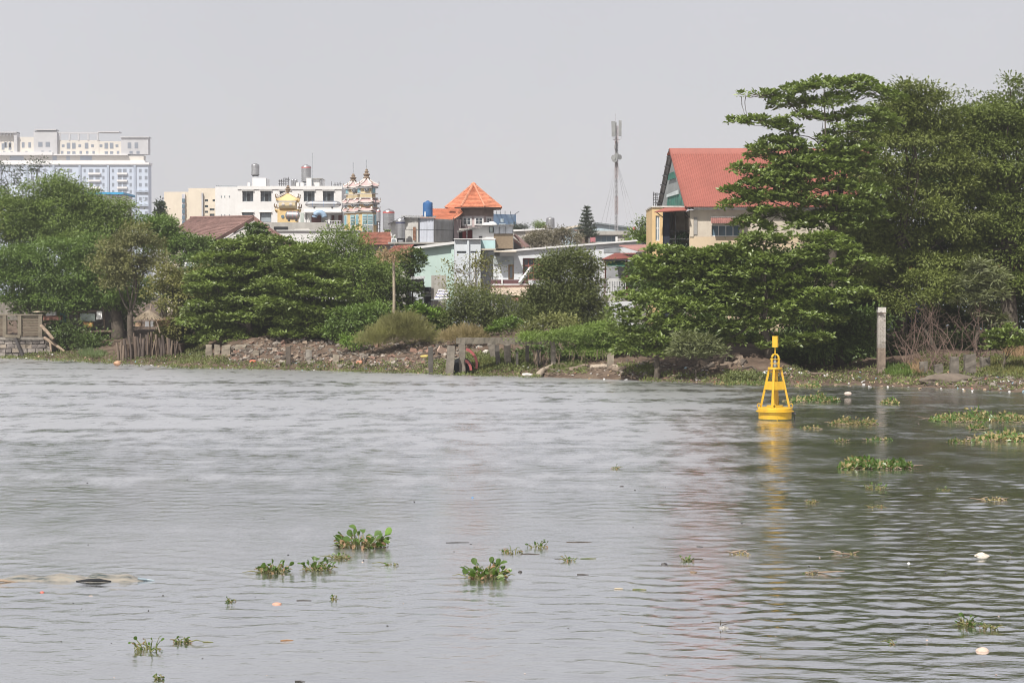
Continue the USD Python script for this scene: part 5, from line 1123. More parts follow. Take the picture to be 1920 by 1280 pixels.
G_BRIGHT = leaf_mat('bright_leaf', [(0.098,0.160,0.023),(0.144,0.248,0.035),(0.217,0.353,0.051),(0.262,0.407,0.055),(0.184,0.300,0.043),(0.358,0.541,0.072),(0.519,0.722,0.110)], .22, .4, .4)
G_OLIVE = leaf_mat('olive_grass', [(0.24,0.235,0.105),(0.30,0.27,0.13),(0.20,0.225,0.09),(0.36,0.28,0.16)], .3, .6, .2, .3)
G_GREY = leaf_mat('grey_twig_leaf', [(0.160,0.143,0.105),(0.133,0.125,0.093),(0.187,0.156,0.112)], .2, .6, .2)
G_CROT = leaf_mat('croton_leaf', [(0.172,0.185,0.066),(0.421,0.173,0.110),(0.268,0.211,0.073),(0.191,0.249,0.063),(0.478,0.230,0.127),(0.230,0.286,0.091)], .25, .5, .3)
G_DARK = leaf_mat('far_dark_leaf', [(0.060,0.076,0.055),(0.077,0.091,0.062),(0.094,0.107,0.069)], .2, .6, .2)
G_FROND = leaf_mat('grey_frond', [(0.163,0.181,0.091),(0.212,0.210,0.118),(0.138,0.160,0.079)], .25, .5, .3)
G_DRY = leaf_mat('dry_leaf', [(0.290,0.203,0.124),(0.217,0.160,0.096),(0.145,0.145,0.069),(0.377,0.275,0.165)], .2, .65, .2)
FT = np.random.default_rng(21)
FINE = dict(k=34, rc=.62, flat=.55, L=.24, W=.12)
SOFT = dict(k=38, rc=.75, flat=.6, L=.25, W=.12)
def T(name, label, bx, Y, spec, leafm, **kw):
    bark = kw.pop('bark', MT['bark']); cat = kw.pop('cat', 'tree'); deep = kw.pop('deep', .9)
    return tree(name, label, gp(bx, Y), lobes_px(spec, Y, deep), leafm, bark, FT, cat=cat, **kw)
ALM = dict(k=9, L=.30, W=.14, tilt=.30)
# --- far
T('wispy_tree', 'tall dark wispy tree at the left edge before the tower block', 20, 255, [(8, 318, 9, 14), (14, 340, 14, 16), (30, 335, 12, 14), (42, 350, 10, 12), (2, 355, 12, 18), (36, 318, 6, 12)], G_DARK, per_m2=1.0, gap=.48, leaf=dict(k=26, rc=.8, flat=.9, L=.32, W=.14), r0=.25)
T('wispy_tree', 'second dark wispy tree top, right of the tall one, before the tower block', 70, 255, [(62, 316, 7, 10), (74, 312, 8, 10), (70, 325, 10, 10), (80, 322, 5, 8)], G_DARK, per_m2=1.0, gap=.45, leaf=dict(k=26, rc=.8, flat=.9, L=.32, W=.14), r0=.22)
T('spire_tree', 'slim pointed conifer against the cream end of the white apartments', 300, 216, [(300, 388, 2.6, 9), (300, 400, 4, 10), (300, 412, 5.5, 10), (300, 424, 7, 10)], G_DARK, per_m2=6, inner=.4, gap=.2, leaf=dict(k=24, rc=.45, flat=1, L=.29, W=.14), r0=.12, twigs=1)
def conifer():
    Y = 262; b = gp(1100, Y); t = thing('island_pine', 'dark symmetrical conical pine standing beside the blue gabled hall', 'tree', b)
    top, bot = at(1099, 387, Y), at(1101, 446, Y); rng = np.random.default_rng(3); C, O = [], []
    for i in range(9):
        f = (i + .4) / 9; z = top[2] + (bot[2] - top[2]) * f; r = (.9 + 20 * f ** .85) * mpp(Y); n = 6 + i
        for a in rng.uniform(0, 2 * np.pi) + np.arange(n) * 2 * np.pi / n:
            for s in np.linspace(.25, 1, 3 + i // 2): C.append((b[0] + r * s * math.cos(a), Y + r * s * math.sin(a), z - .10 * r * s + .25 * r * s * s)); O.append((math.cos(a), math.sin(a), .3))
    part(t, 'crown', sprays(np.array(C), np.array(O), rng, 14, .24, .3, .24, .08), G_DARK, kind='stuff')
    part(t, 'trunk', MB().tube([b - (0, 0, .2), (b[0], Y, bot[2]), top], [.3, .25, .04], 8), MT['bark'], smooth=True)
conifer()
T('grey_bare_tree', 'half bare greyish brown tree before the beige flat roofed house', 1035, 232, [(1010, 448, 26, 11), (1040, 440, 28, 12), (1065, 447, 24, 12), (1035, 455, 40, 10), (1000, 458, 18, 8), (1075, 460, 16, 8)], G_GREY, per_m2=1.9, gap=.42, leaf=dict(k=26, rc=.6, flat=.7, L=.25, W=.12), r0=.3, bark=MT['bark_pale'], twigs=8)
T('garden_tree', 'light green tree left of the yellow house wall', 1210, 205, [(1210, 424, 16, 12), (1222, 436, 18, 12), (1196, 438, 14, 8), (1180, 446, 12, 6), (1212, 448, 20, 9)], G_WILL, per_m2=2.0, gap=.36, leaf=SOFT, r0=.2)
T('garden_tree', 'low broadleaf shrub top over the long white hall roof beside the yellow house', 1211, 165, [(1212, 452, 8, 6), (1206, 456, 6, 4)], G_BRIGHT, kind='rosette', per_m2=5.00, leaf=dict(k=9, L=0.55, W=0.21, tilt=.5), r0=.1)
T('far_palm_clump', 'small green clump over the beige house roof left of the steel tank', 1014, 330, [(1012, 424, 9, 6), (1020, 428, 8, 4)], G_WILL, per_m2=2.5, leaf=SOFT, r0=.12)
T('far_palm_clump', 'grey green treetops right of the blue billboard', 975, 350, [(972, 427, 8, 5), (984, 428, 8, 4), (963, 428, 6, 5)], G_DARK, per_m2=2.5, leaf=SOFT, r0=.12)
T('terrace_shrub', 'pale shrub growing on the roof beside the temple base', 722, 228, [(722, 434, 18, 6)], G_WILL, per_m2=2.5, leaf=SOFT, r0=.08)
# --- left group
T('acacia_tree', 'tall soft crowned green tree, highest of the left group', 110, 190, [(112, 352, 34, 26), (70, 372, 40, 26), (150, 372, 34, 22), (40, 395, 45, 28), (110, 400, 55, 34), (165, 405, 42, 30), (205, 396, 36, 30), (232, 412, 26, 22), (20, 430, 50, 34), (80, 445, 60, 40), (150, 450, 55, 40), (210, 445, 45, 34), (8, 390, 30, 30)], G_WILL, per_m2=2.0, gap=.30, leaf=SOFT, r0=.45, inner=.3)
T('mango_tree', 'dark dense broadleaf tree at the left edge above the fence', 50, 176, [(30, 488, 55, 26), (95, 480, 60, 28), (10, 520, 46, 28), (70, 530, 60, 28), (130, 515, 50, 30), (100, 562, 55, 24), (150, 550, 40, 22), (20, 556, 36, 20), (165, 500, 36, 30), (55, 572, 30, 16), (115, 580, 34, 10), (160, 572, 28, 10)], G_MID, per_m2=2.1, gap=.30, leaf=FINE, r0=.4)
T('shade_tree', 'dark green tree with thick leaning trunk over the riverside shacks', 220, 176, [(180, 470, 40, 28), (205, 520, 40, 26), (235, 555, 44, 24), (260, 545, 38, 24), (215, 570, 30, 14), (172, 540, 30, 18)], G_MID, per_m2=2.1, gap=.3, leaf=FINE, r0=.55, fork=.55)
T('rusty_tree', 'tree with rusty brown foliage among the green left trees', 245, 171, [(250, 440, 30, 20), (225, 462, 36, 22), (270, 466, 34, 22), (205, 492, 34, 24), (245, 500, 40, 26), (285, 492, 26, 22), (228, 525, 34, 16)], G_BROWN, per_m2=1.9, gap=.34, leaf=FINE, r0=.28)
T('garden_tree', 'mid green tree right of the rusty brown tree, below the cream building', 300, 182, [(282, 430, 26, 16), (306, 424, 26, 18), (330, 446, 30, 20), (300, 458, 34, 24), (355, 462, 34, 18), (385, 470, 34, 20), (340, 482, 44, 20), (270, 418, 14, 10)], G_MID, per_m2=2.1, gap=.3, leaf=FINE, r0=.3)
T('garden_tree', 'dark round tree in front of the brown roofed gable', 475, 172, [(482, 431, 20, 10), (468, 443, 24, 8), (496, 444, 14, 8), (440, 456, 26, 7)], G_DEEP, kind='rosette', per_m2=3.25, leaf=dict(k=8, L=0.34, W=0.16), r0=.25)
T('yellow_green_tree', 'yellowish green tree right of the thatched umbrella', 330, 161, [(318, 520, 30, 18), (300, 545, 26, 20), (340, 545, 36, 26), (372, 520, 34, 20), (318, 575, 26, 18), (335, 610, 28, 22), (312, 632, 20, 14)], G_YEL, per_m2=2.1, gap=.33, leaf=FINE, r0=.25, fork=.3)
T('almond_tree', 'broad tropical almond with tiers of dark leaves, centre of the left bank', 470, 156, [(440, 466, 40, 9), (500, 458, 52, 10), (420, 486, 50, 10), (480, 484, 60, 11), (545, 478, 46, 10), (440, 510, 62, 11), (520, 503, 56, 11), (385, 520, 40, 12), (410, 545, 60, 13), (500, 530, 60, 12), (470, 560, 62, 13), (400, 575, 50, 13), (380, 602, 42, 14), (440, 600, 60, 14), (500, 588, 70, 13), (440, 628, 56, 12), (395, 632, 40, 12)], G_ALM, kind='rosette', per_m2=3.88, leaf=dict(k=9, L=0.33, W=0.16, tilt=.28), r0=.3, gap=.3, fork=.3)
T('almond_tree', 'spreading almond tree with a flat lower shelf of leaves above the rubble', 575, 152, [(570, 470, 50, 9), (620, 500, 44, 9), (560, 500, 50, 10), (600, 520, 60, 11), (540, 530, 50, 11), (590, 548, 66, 12), (535, 572, 60, 10), (600, 576, 64, 9), (570, 600, 50, 13), (610, 620, 50, 14), (550, 628, 44, 12)], G_ALM, kind='rosette', per_m2=3.88, leaf=dict(k=9, L=0.32, W=0.16, tilt=.28), r0=.25, gap=.3, fork=.3)
T('willowy_tree', 'fine leaved pale green tree left of the bare papaya trunk', 670, 157, [(625, 446, 34, 14), (660, 440, 24, 10), (650, 468, 44, 22), (690, 470, 34, 16), (690, 500, 44, 28), (640, 500, 40, 26), (680, 540, 50, 30), (720, 520, 26, 30), (660, 580, 50, 30), (700, 590, 40, 30), (600, 462, 26, 12)], G_WILL, per_m2=1.7, gap=.37, leaf=dict(k=30, rc=.7, flat=.9, L=.22, W=.09), r0=.25)
T('garden_tree', 'blue green bush tree at the foot of the fine leaved tree', 665, 150, [(660, 598, 40, 22), (690, 615, 34, 18), (640, 622, 32, 16), (705, 585, 20, 16)], G_MID, per_m2=2.2, leaf=FINE, r0=.12)
T('dark_leafed_tree', 'dark leaved tree behind the papaya trunk beside the mint wall', 770, 160, [(775, 480, 24, 14), (758, 500, 30, 22), (786, 496, 14, 14), (760, 535, 34, 24), (742, 560, 34, 22), (772, 556, 24, 18), (748, 588, 34, 16)], G_DEEP, kind='rosette', per_m2=3.75, leaf=dict(k=8, L=0.29, W=0.14), r0=.22)
T('sparse_tree', 'thin half bare tree with yellowing leaves before the pale blue house', 885, 155, [(850, 500, 26, 12), (880, 512, 30, 14), (915, 500, 26, 12), (935, 515, 20, 14), (870, 535, 34, 14), (905, 538, 30, 14), (842, 520, 16, 10), (895, 488, 20, 8)], G_YEL, per_m2=1.5, gap=.46, leaf=dict(k=20, rc=.6, flat=.8, L=.20, W=.10), r0=.16, twigs=9, bark=MT['bark_pale'])
T('dense_bush_tree', 'large rounded dark green bush tree beside the balcony pavilion', 1060, 151, [(1045, 488, 30, 14), (1080, 484, 30, 14), (1108, 505, 22, 16), (1020, 512, 26, 14), (1062, 512, 40, 20), (1100, 535, 28, 24), (1040, 545, 42, 22), (1085, 565, 36, 20), (1010, 565, 30, 22), (1050, 590, 44, 18), (1110, 575, 24, 22), (1000, 592, 28, 14), (1080, 600, 40, 16), (1125, 600, 26, 18), (1040, 575, 44, 20)], G_FINE, per_m2=2.8, gap=.22, leaf=dict(k=36, rc=.65, flat=.6, L=.20, W=.10), r0=.2, twigs=5)
T('fine_shrub', 'dull dark fine leaved shrub mass behind the ruined pier', 905, 147, [(870, 560, 34, 18), (905, 575, 44, 22), (950, 580, 34, 20), (880, 600, 44, 18), (930, 606, 40, 16), (965, 600, 28, 14), (860, 588, 26, 18)], G_FINE, per_m2=2.8, gap=.2, leaf=dict(k=36, rc=.6, flat=.9, L=.16, W=.09), r0=.1, cat='shrub')
T('bright_shrub', 'bright green broadleaf shrub under the open shed', 815, 148, [(800, 588, 30, 14), (830, 600, 26, 14), (785, 580, 18, 8), (815, 612, 26, 10), (838, 615, 14, 8)], G_BRIGHT, kind='rosette', per_m2=4.00, leaf=dict(k=8, L=0.37, W=0.17, tilt=.4), r0=.08, cat='shrub')
T('bright_shrub', 'bright green shrub just behind the pier beam', 948, 142, [(945, 612, 24, 13), (925, 622, 14, 8), (965, 606, 16, 8)], G_BRIGHT, kind='rosette', per_m2=4.25, leaf=dict(k=8, L=0.29, W=0.13, tilt=.5), r0=.06, cat='shrub')
T('croton_shrub', 'reddish brown croton shrub behind the pier vines', 1050, 141, [(1030, 606, 18, 9), (1058, 600, 20, 9), (1072, 612, 14, 9), (1010, 618, 18, 10), (990, 622, 16, 9)], G_CROT, per_m2=3, leaf=dict(k=26, rc=.4, flat=.9, L=.23, W=.12), r0=.06, cat='shrub')
T('light_shrub', 'light green shrub at the left foot of the grassy mound', 660, 146, [(660, 640, 20, 9), (682, 636, 14, 9)], G_BRIGHT, per_m2=3, leaf=dict(k=30, rc=.4, flat=.9, L=.20, W=.10), r0=.05, cat='shrub')
def grass_mound(label, spec, Y, m, n, L=.5, seed=2):
    t = thing('grass_mound', label, 'grass clump', gp(spec[0][0], Y)); rng = np.random.default_rng(seed); VV, FF, o = [], [], 0
    C, O = fill(lobes_px(spec, Y, .8), rng, n, -.3, .12, seed, .45)
    C = np.repeat(C, 9, 0) + rng.normal(0, .16, (len(C) * 9, 3)); O = np.repeat(O, 9, 0); k = len(C)
    d = O * .7 + np.array([0, 0, .7]) + rng.normal(0, .4, (k, 3))
    part(t, 'blades', leaves(C, d, rng.normal(size=(k, 3)) + np.array([0, -.8, .5]), L * rng.uniform(.5, 1.2, k), .035), m, kind='stuff')
grass_mound('large rounded olive brown grassy mound above the rubble', [(762, 622, 48, 26), (730, 630, 40, 18), (795, 632, 30, 16), (700, 640, 30, 10), (755, 606, 30, 14)], 144, G_OLIVE, 11, .42, 3)
grass_mound('smaller rusty grass mound at the left end of the pier beam', [(870, 628, 30, 10), (845, 636, 20, 8), (895, 632, 20, 8)], 142, leaf_mat('rusty_grass', [(0.25,0.205,0.11),(0.19,0.185,0.085),(0.30,0.22,0.13)], .2, .6, .2), 13, .4, 4)
# --- right group
T('tall_almond_tree', 'tall tropical almond with open leafy tiers hanging over the red roof', 1575, 132, [(1425, 177, 34, 6), (1390, 180, 10, 4), (1500, 172, 44, 11), (1545, 160, 40, 12), (1600, 158, 40, 12), (1480, 192, 36, 8), (1560, 190, 46, 11), (1640, 172, 34, 11), (1675, 185, 26, 10), (1385, 228, 22, 6), (1430, 225, 38, 8), (1500, 218, 40, 9), (1620, 215, 44, 13), (1560, 225, 30, 8), (1470, 240, 36, 8), (1590, 245, 50, 13), (1660, 232, 34, 14),
  (1480, 268, 50, 12), (1540, 272, 50, 14), (1440, 285, 44, 13), (1600, 285, 50, 14), (1500, 302, 60, 13), (1395, 318, 26, 10), (1440, 325, 46, 12), (1550, 318, 56, 14), (1620, 320, 40, 13), (1480, 345, 50, 11), (1560, 352, 52, 11), (1385, 362, 34, 7), (1440, 368, 50, 8), (1520, 376, 56, 9), (1620, 355, 50, 10), (1600, 385, 50, 9), (1395, 382, 46, 7), (1460, 400, 50, 9), (1540, 408, 56, 10), (1410, 420, 40, 10), (1490, 425, 50, 10), (1590, 420, 40, 9), (1530, 300, 60, 13), (1420, 345, 40, 10), (1500, 325, 56, 12), (1580, 300, 50, 12), (1510, 360, 56, 11), (1570, 375, 50, 12), (1470, 385, 50, 9), (1620, 400, 44, 12)], G_ALM, kind='rosette', per_m2=2.88, gap=.34, leaf=dict(k=9, L=0.38, W=0.19, tilt=.32), r0=.32, fork_at=at(1565, 400, 132), twigs=4, deep=.75)
T('spreading_almond_tree', 'wide low almond tree under the cream house wall, lit along its leafy shelves', 1440, 126.5, [(1250, 470, 40, 10), (1300, 482, 56, 11), (1365, 470, 44, 10), (1225, 492, 36, 10), (1430, 450, 46, 10), (1500, 455, 50, 10), (1560, 448, 34, 8), (1420, 482, 60, 11), (1500, 486, 50, 11), (1340, 505, 60, 12), (1265, 512, 50, 11), (1405, 512, 60, 12), (1545, 510, 40, 10), (1580, 528, 34, 8), (1480, 522, 40, 10), (1210, 528, 40, 12), (1300, 540, 60, 13), (1380, 545, 50, 12), (1445, 560, 30, 8), (1520, 545, 44, 9), (1560, 470, 50, 11), (1610, 490, 44, 10), (1560, 560, 46, 10), (1600, 545, 40, 10), (1340, 478, 50, 11), (1290, 500, 50, 11), (1350, 525, 50, 12), (1240, 505, 40, 11), (1460, 540, 50, 11), (1330, 560, 50, 11), (1400, 568, 50, 11), (1480, 572, 46, 10), (1545, 600, 40, 10), (1400, 612, 46, 10), (1460, 640, 40, 10), (1520, 635, 40, 10), (1360, 640, 40, 10), (1500, 585, 40, 9), (1430, 590, 44, 9), (1380, 588, 40, 9), (1465, 605, 34, 8)], G_ALM, kind='rosette', per_m2=3.38, gap=.3, leaf=dict(k=9, L=0.35, W=0.18, tilt=.3), r0=.28, deep=.75, fork=.45)
T('bank_almond_tree', 'dense young almond thicket by the vine mound at the water side', 1230, 125.5, [(1175, 560, 30, 14), (1220, 562, 40, 14), (1280, 575, 44, 14), (1160, 590, 28, 16), (1210, 598, 44, 16), (1270, 608, 44, 14), (1330, 580, 40, 12), (1175, 625, 34, 16), (1230, 634, 44, 14), (1330, 612, 34, 11), (1185, 655, 34, 12), (1240, 660, 30, 11)], G_ALM, kind='rosette', per_m2=3.50, gap=.3, leaf=dict(k=9, L=0.32, W=0.16, tilt=.3), r0=.2, deep=.8, fork=.4)
T('feathery_tree', 'tall dark feathery tree right of the tall almond', 1690, 139, [(1720, 172, 44, 12), (1745, 190, 38, 14), (1700, 198, 44, 14), (1690, 228, 52, 18), (1750, 228, 46, 20), (1650, 262, 50, 20), (1720, 268, 60, 20), (1780, 262, 46, 22), (1660, 305, 56, 18), (1735, 312, 60, 20), (1800, 310, 46, 22), (1625, 335, 46, 16), (1690, 350, 60, 18), (1770, 355, 60, 20), (1640, 385, 50, 16), (1720, 396, 70, 18), (1800, 400, 46, 20), (1620, 432, 50, 15), (1690, 440, 56, 16), (1770, 445, 50, 16), (1640, 470, 46, 12), (1720, 490, 76, 13), (1790, 490, 46, 13), (1650, 515, 50, 12), (1740, 525, 60, 12)], G_FEATH, per_m2=2.1, gap=.37, leaf=dict(k=40, rc=.85, flat=.4, L=.25, W=.12), r0=.42, fork_at=at(1690, 430, 139), deep=.75, twigs=2)
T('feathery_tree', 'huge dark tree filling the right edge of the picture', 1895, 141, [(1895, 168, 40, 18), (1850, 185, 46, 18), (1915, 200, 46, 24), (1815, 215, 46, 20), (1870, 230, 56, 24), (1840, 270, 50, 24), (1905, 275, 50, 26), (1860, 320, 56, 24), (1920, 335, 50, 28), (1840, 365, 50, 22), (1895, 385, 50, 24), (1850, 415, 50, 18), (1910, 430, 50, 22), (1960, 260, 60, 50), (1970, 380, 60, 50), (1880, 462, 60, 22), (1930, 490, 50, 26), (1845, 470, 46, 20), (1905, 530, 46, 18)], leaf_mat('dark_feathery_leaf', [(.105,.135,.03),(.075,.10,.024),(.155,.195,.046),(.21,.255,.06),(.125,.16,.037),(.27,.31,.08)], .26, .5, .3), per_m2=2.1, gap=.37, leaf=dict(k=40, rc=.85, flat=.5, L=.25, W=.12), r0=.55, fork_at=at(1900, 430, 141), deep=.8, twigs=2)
T('feathery_tree', 'lower drooping dark branches over the brick pillar', 1760, 134, [(1570, 480, 44, 12), (1620, 500, 50, 13), (1640, 555, 40, 12), (1700, 552, 50, 12), (1740, 520, 50, 13), (1790, 530, 40, 12), (1760, 560, 40, 12), (1600, 520, 36, 11), (1680, 575, 34, 9)], G_FEATH, per_m2=1.9, gap=.33, leaf=dict(k=38, rc=.7, flat=.5, L=.22, W=.10), r0=.16)
T('feathery_tree', 'added dark backdrop foliage for the inner crowns of the two tall feathery trees at the right', 1800, 146.5, [(1690, 250, 50, 50), (1750, 290, 60, 60), (1830, 260, 50, 50), (1900, 260, 60, 60), (1720, 370, 70, 50), (1800, 350, 60, 60), (1870, 350, 60, 60), (1640, 340, 40, 40)], G_DEEP, per_m2=1.6, gap=.15, leaf=dict(k=34, rc=.9, flat=.7, L=.3, W=.14), r0=.4, deep=.3, twigs=1)  # added backdrop that darkens the gaps in both crowns, no separate tree
T('grey_frond_tree', 'greyish tree with tufted drooping fronds right of the brick pillar', 1830, 133, [(1840, 505, 30, 14), (1870, 520, 24, 14), (1820, 530, 30, 14), (1850, 548, 30, 12), (1815, 560, 26, 12), (1845, 585, 24, 12), (1868, 600, 16, 8)], G_FROND, kind='rosette', per_m2=2.25, gap=.34, leaf=dict(k=14, L=0.62, W=0.11, tilt=.1), r0=.14)
T('shade_undergrowth', 'deep shaded undergrowth beneath the right hand trees with added dark backdrop foliage above', 1600, 144.5, [(1560, 580, 70, 44), (1660, 590, 60, 40), (1780, 610, 60, 34), (1860, 600, 60, 44), (1930, 560, 50, 60), (1620, 530, 60, 40), (1620, 450, 60, 60), (1710, 470, 70, 60), (1790, 450, 60, 70), (1870, 440, 60, 60), (1930, 470, 50, 70), (1740, 540, 60, 34), (1840, 530, 50, 40)], G_DEEP, per_m2=2.0, gap=.2, leaf=dict(k=34, rc=.9, flat=.8, L=.32, W=.15), r0=.1, trunk=False, cat='undergrowth', deep=.3)  # upper lobes added as a dark backdrop for the crowns
T('shade_undergrowth', 'dark undergrowth beneath the left bank trees behind the rubble with added dark fill round the shacks', 500, 163, [(380, 545, 60, 40), (450, 505, 80, 36), (560, 505, 80, 36), (640, 530, 60, 44), (710, 540, 40, 50), (500, 560, 80, 40), (360, 620, 40, 30), (430, 610, 60, 36), (520, 610, 60, 36), (610, 610, 60, 34), (700, 600, 40, 30), (60, 585, 60, 14, 22), (180, 560, 50, 22, 22), (130, 605, 40, 26, 20), (185, 610, 40, 24, 20), (215, 590, 30, 30, 18), (125, 628, 22, 20, 11), (172, 645, 28, 12, 10)], G_DEEP, per_m2=2.2, gap=.2, leaf=dict(k=34, rc=.9, flat=.8, L=.32, W=.15), trunk=False, cat='undergrowth', deep=.5)  # lobes round the shacks added to darken the bright ground there
T('shade_undergrowth', 'dark leafy understorey behind the mud bank with added dark fill under the pier vines', 1330, 133, [(1200, 640, 50, 26), (1300, 630, 60, 30), (1400, 640, 50, 24), (1480, 650, 46, 18), (1400, 560, 60, 40, 3), (1280, 560, 70, 40, 3), (1520, 610, 50, 26, 3), (1225, 520, 40, 30, 5), (1300, 520, 60, 34, 6), (1390, 505, 60, 34, 6), (1480, 505, 60, 34, 7), (1560, 500, 50, 40, 8), (1460, 560, 60, 34, 5), (1560, 580, 50, 34, 7), (1480, 668, 40, 10, -3), (1550, 662, 44, 14, 2), (1620, 660, 40, 14, 4), (1700, 655, 46, 16, 4), (1790, 652, 46, 18, 4), (1860, 650, 40, 18, 3), (1590, 640, 40, 24, -3), (1570, 600, 40, 24, -3), (1620, 610, 40, 22, -2), (1530, 650, 34, 20, -4), (1100, 668, 46, 14, 2), (1010, 665, 34, 12, 4)], G_DEEP, per_m2=2.6, gap=.12, leaf=dict(k=34, rc=.8, flat=.6, L=.32, W=.15), trunk=False, cat='undergrowth', deep=.6)  # lobes below the pier vines added to make that space dark
T('bamboo_bush', 'narrow leaved bush of drooping blades above the brown mud', 1305, 123.5, [(1290, 640, 26, 14), (1320, 646, 24, 14), (1300, 662, 34, 10), (1340, 660, 20, 8), (1275, 660, 16, 8)], G_FROND, kind='rosette', per_m2=4.25, gap=.3, leaf=dict(k=10, L=0.53, W=0.09, tilt=.2), r0=.05, cat='bush')
T('leafy_bush', 'bright leafy bush at the right edge above the stakes', 1880, 124, [(1880, 636, 30, 12), (1905, 620, 22, 12), (1860, 650, 18, 8), (1900, 650, 24, 10), (1925, 640, 16, 12)], G_ALM, kind='rosette', per_m2=4.00, leaf=dict(k=8, L=0.33, W=0.16, tilt=.4), r0=.08, cat='bush')
def vine_mound():
    t = thing('vine_mound', 'bright green creeper mound spilling over the right end of the pier', 'creeper', gp(1090, 134)); rng = np.random.default_rng(9)
    C, O = fill(lobes_px([(1085, 625, 50, 12), (1115, 638, 40, 16), (1060, 632, 40, 7), (1130, 615, 26, 12), (1098, 658, 40, 8), (1125, 660, 34, 8), (1010, 630, 40, 2.5), (975, 630, 30, 2)], 133, .8), rng, 9, -.5, .15, 5, .2)
    part(t, 'foliage', sprays(C, O, rng, 14, .3, .7, .13, .09), leaf_mat('creeper_leaf', [(0.17,0.24,0.06),(0.21,0.28,0.075),(0.14,0.21,0.05),(0.25,0.28,0.10)], .34, .45, .35), kind='stuff')
    m = MB()
    for i in range(46):
        a = at(1000 + 150 * rng.random(), 655 + 8 * rng.random(), 131.2 + rng.random() * 1.5); m.tube([a, a + (rng.normal(0, .1), 0, -.5), a + (rng.normal(0, .2), 0, -1.2 * rng.random() - .5)], [.015, .012, .006], 4)
    part(t, 'hanging_stems', m, MT['dry_wood'], kind='stuff')
vine_mound()
def papaya():
    Y = 146.5; b = gp(736, Y); top = at(738, 480, Y)
    t = thing('bare_trunk_palm', 'tall slim bare trunk with a small drooping withered head above the grassy mound', 'tree', b); rng = np.random.default_rng(6)
    part(t, 'trunk', MB().tube([b - (0, 0, .3), b + (top - b) * .5 + (.08, 0, 0), top], [.13, .11, .09], 8), M('papaya_bark', (.30, .25, .19), .85, .2, 4, stretch=(1, 1, 4)), smooth=True)
    for i in range(13):
        a = rng.uniform(0, 2 * np.pi); r = rng.uniform(.6, 1.25); e = top + (r * math.cos(a), r * math.sin(a) * .7, rng.uniform(-.55, .5)); mid = (top + e) / 2 + (0, 0, .3)
        f = part(t, 'frond', MB().tube([top, mid, e], [.025, .02, .012], 4), MT['dry_wood'])
        c = np.array([mid * (1 - s) + e * s for s in np.linspace(.3, 1, 5)]); part(f, 'leaflets', sprays(c, np.tile([[0, 0, -.5]], (5, 1)), rng, 9, .28, .8, .26, .07), G_DRY if i % 3 else G_YEL, kind='stuff')
papaya()
def wood():
    t = thing('riverside_wood', 'wood going on along the bank beyond both picture edges', 'wood', (0, 150, 2), kind='stuff'); rng = np.random.default_rng(50)
    L = lobes_px([(2080, 250, 80, 60), (2150, 350, 100, 80), (2060, 420, 70, 70), (2120, 520, 110, 60), (2060, 600, 70, 50), (2260, 400, 90, 120), (2240, 560, 100, 70)], 141, .7) + lobes_px([(-80, 420, 70, 60), (-170, 470, 80, 80), (-90, 540, 80, 50), (-200, 570, 90, 60)], 182, .7)
    C, O = fill(L, rng, .9, -.55, .2, 7, .3); part(t, 'crown', sprays(C, O, rng, 34, .95, .5, .30, .14), G_FEATH, kind='stuff')
    m = MB()
    for px, Y in ((2090, 143), (2200, 144), (-100, 184), (-190, 186)): b = gp(px, Y); m.tube([b - (0, 0, .3), b + (.3, 0, 5), b + (.5, 0, 10)], [.4, .3, .15], 7)
    part(t, 'trunks', m, MT['bark'], kind='stuff')
wood()
# ---------------------------------------------------------------- on the bank
BK = np.random.default_rng(33)
def chunk(c, s, rng, flat=.55):
    """broken block: a box with knocked corners"""
    v = np.array([(x, y, z) for x in (-1, 1) for y in (-1, 1) for z in (-1, 1)], float) * (1, rng.uniform(.6, 1), flat * rng.uniform(.5, 1.2)) * s / 2
    v *= rng.uniform(.6, 1.12, (8, 3)); R = trimesh.transformations.euler_matrix(rng.normal(0, .35), rng.normal(0, .35), rng.uniform(0, 6.3))[:3, :3]
    return v @ R.T + c
RUB = [M('rubble_grey', (.21, .185, .16), .9, .22, 3), M('rubble_pale', (.34, .30, .26), .9, .18, 3), M('rubble_brick', (.235, .145, .11), .9, .22, 3), M('rubble_dark', (.10, .082, .068), .9, .25, 3), M('rubble_tan', (.22, .17, .13), .9, .2, 3)]
def rubble(name, label, pts, n_big, n_small, size, p=(.28, .2, .17, .2, .15)):
    base = np.mean(pts, 0); t = thing(name, label, 'rubble', (base[0], base[1], 0))
    sm = [MB() for _ in RUB]
    for i in range(n_big + n_small):
        c = pts[i % len(pts)].copy(); s = size * (BK.uniform(.8, 1.9) if i < n_big else BK.uniform(.25, .8)); k = int(BK.choice(5, p=p)); c[2] += s * .12
        v = chunk(c, s, BK)
        if i < n_big: part(t, 'stone', MB().hexa(v), RUB[k])
        else: sm[k].hexa(v)
    for k, m in enumerate(sm):
        if m.n: part(t, 'small_rubble', m, RUB[k], kind='stuff')
def strip(n, x0, x1, f0, f1, rng=BK):
    """n bank points seen between picture columns x0..x1 and rows given by functions of the column"""
    out = []
    for _ in range(n):
        px = rng.uniform(x0, x1); out.append(foot(px, rng.uniform(f0(px), f1(px))))
    return np.array(out)
wl = lambda px: np.interp(px, [a for a, b in SHORE], [b for a, b in SHORE])
up = lambda px: np.interp(px, [420, 460, 560, 700, 860, 1000], [670, 648, 638, 640, 642, 664])
rubble('rubble_slope', 'pale broken concrete and brick rubble tipped down the bank below the trees', strip(1500, 430, 900, up, lambda p: wl(p) - 1), 295, 5200, .27, (.27, .13, .14, .26, .20))
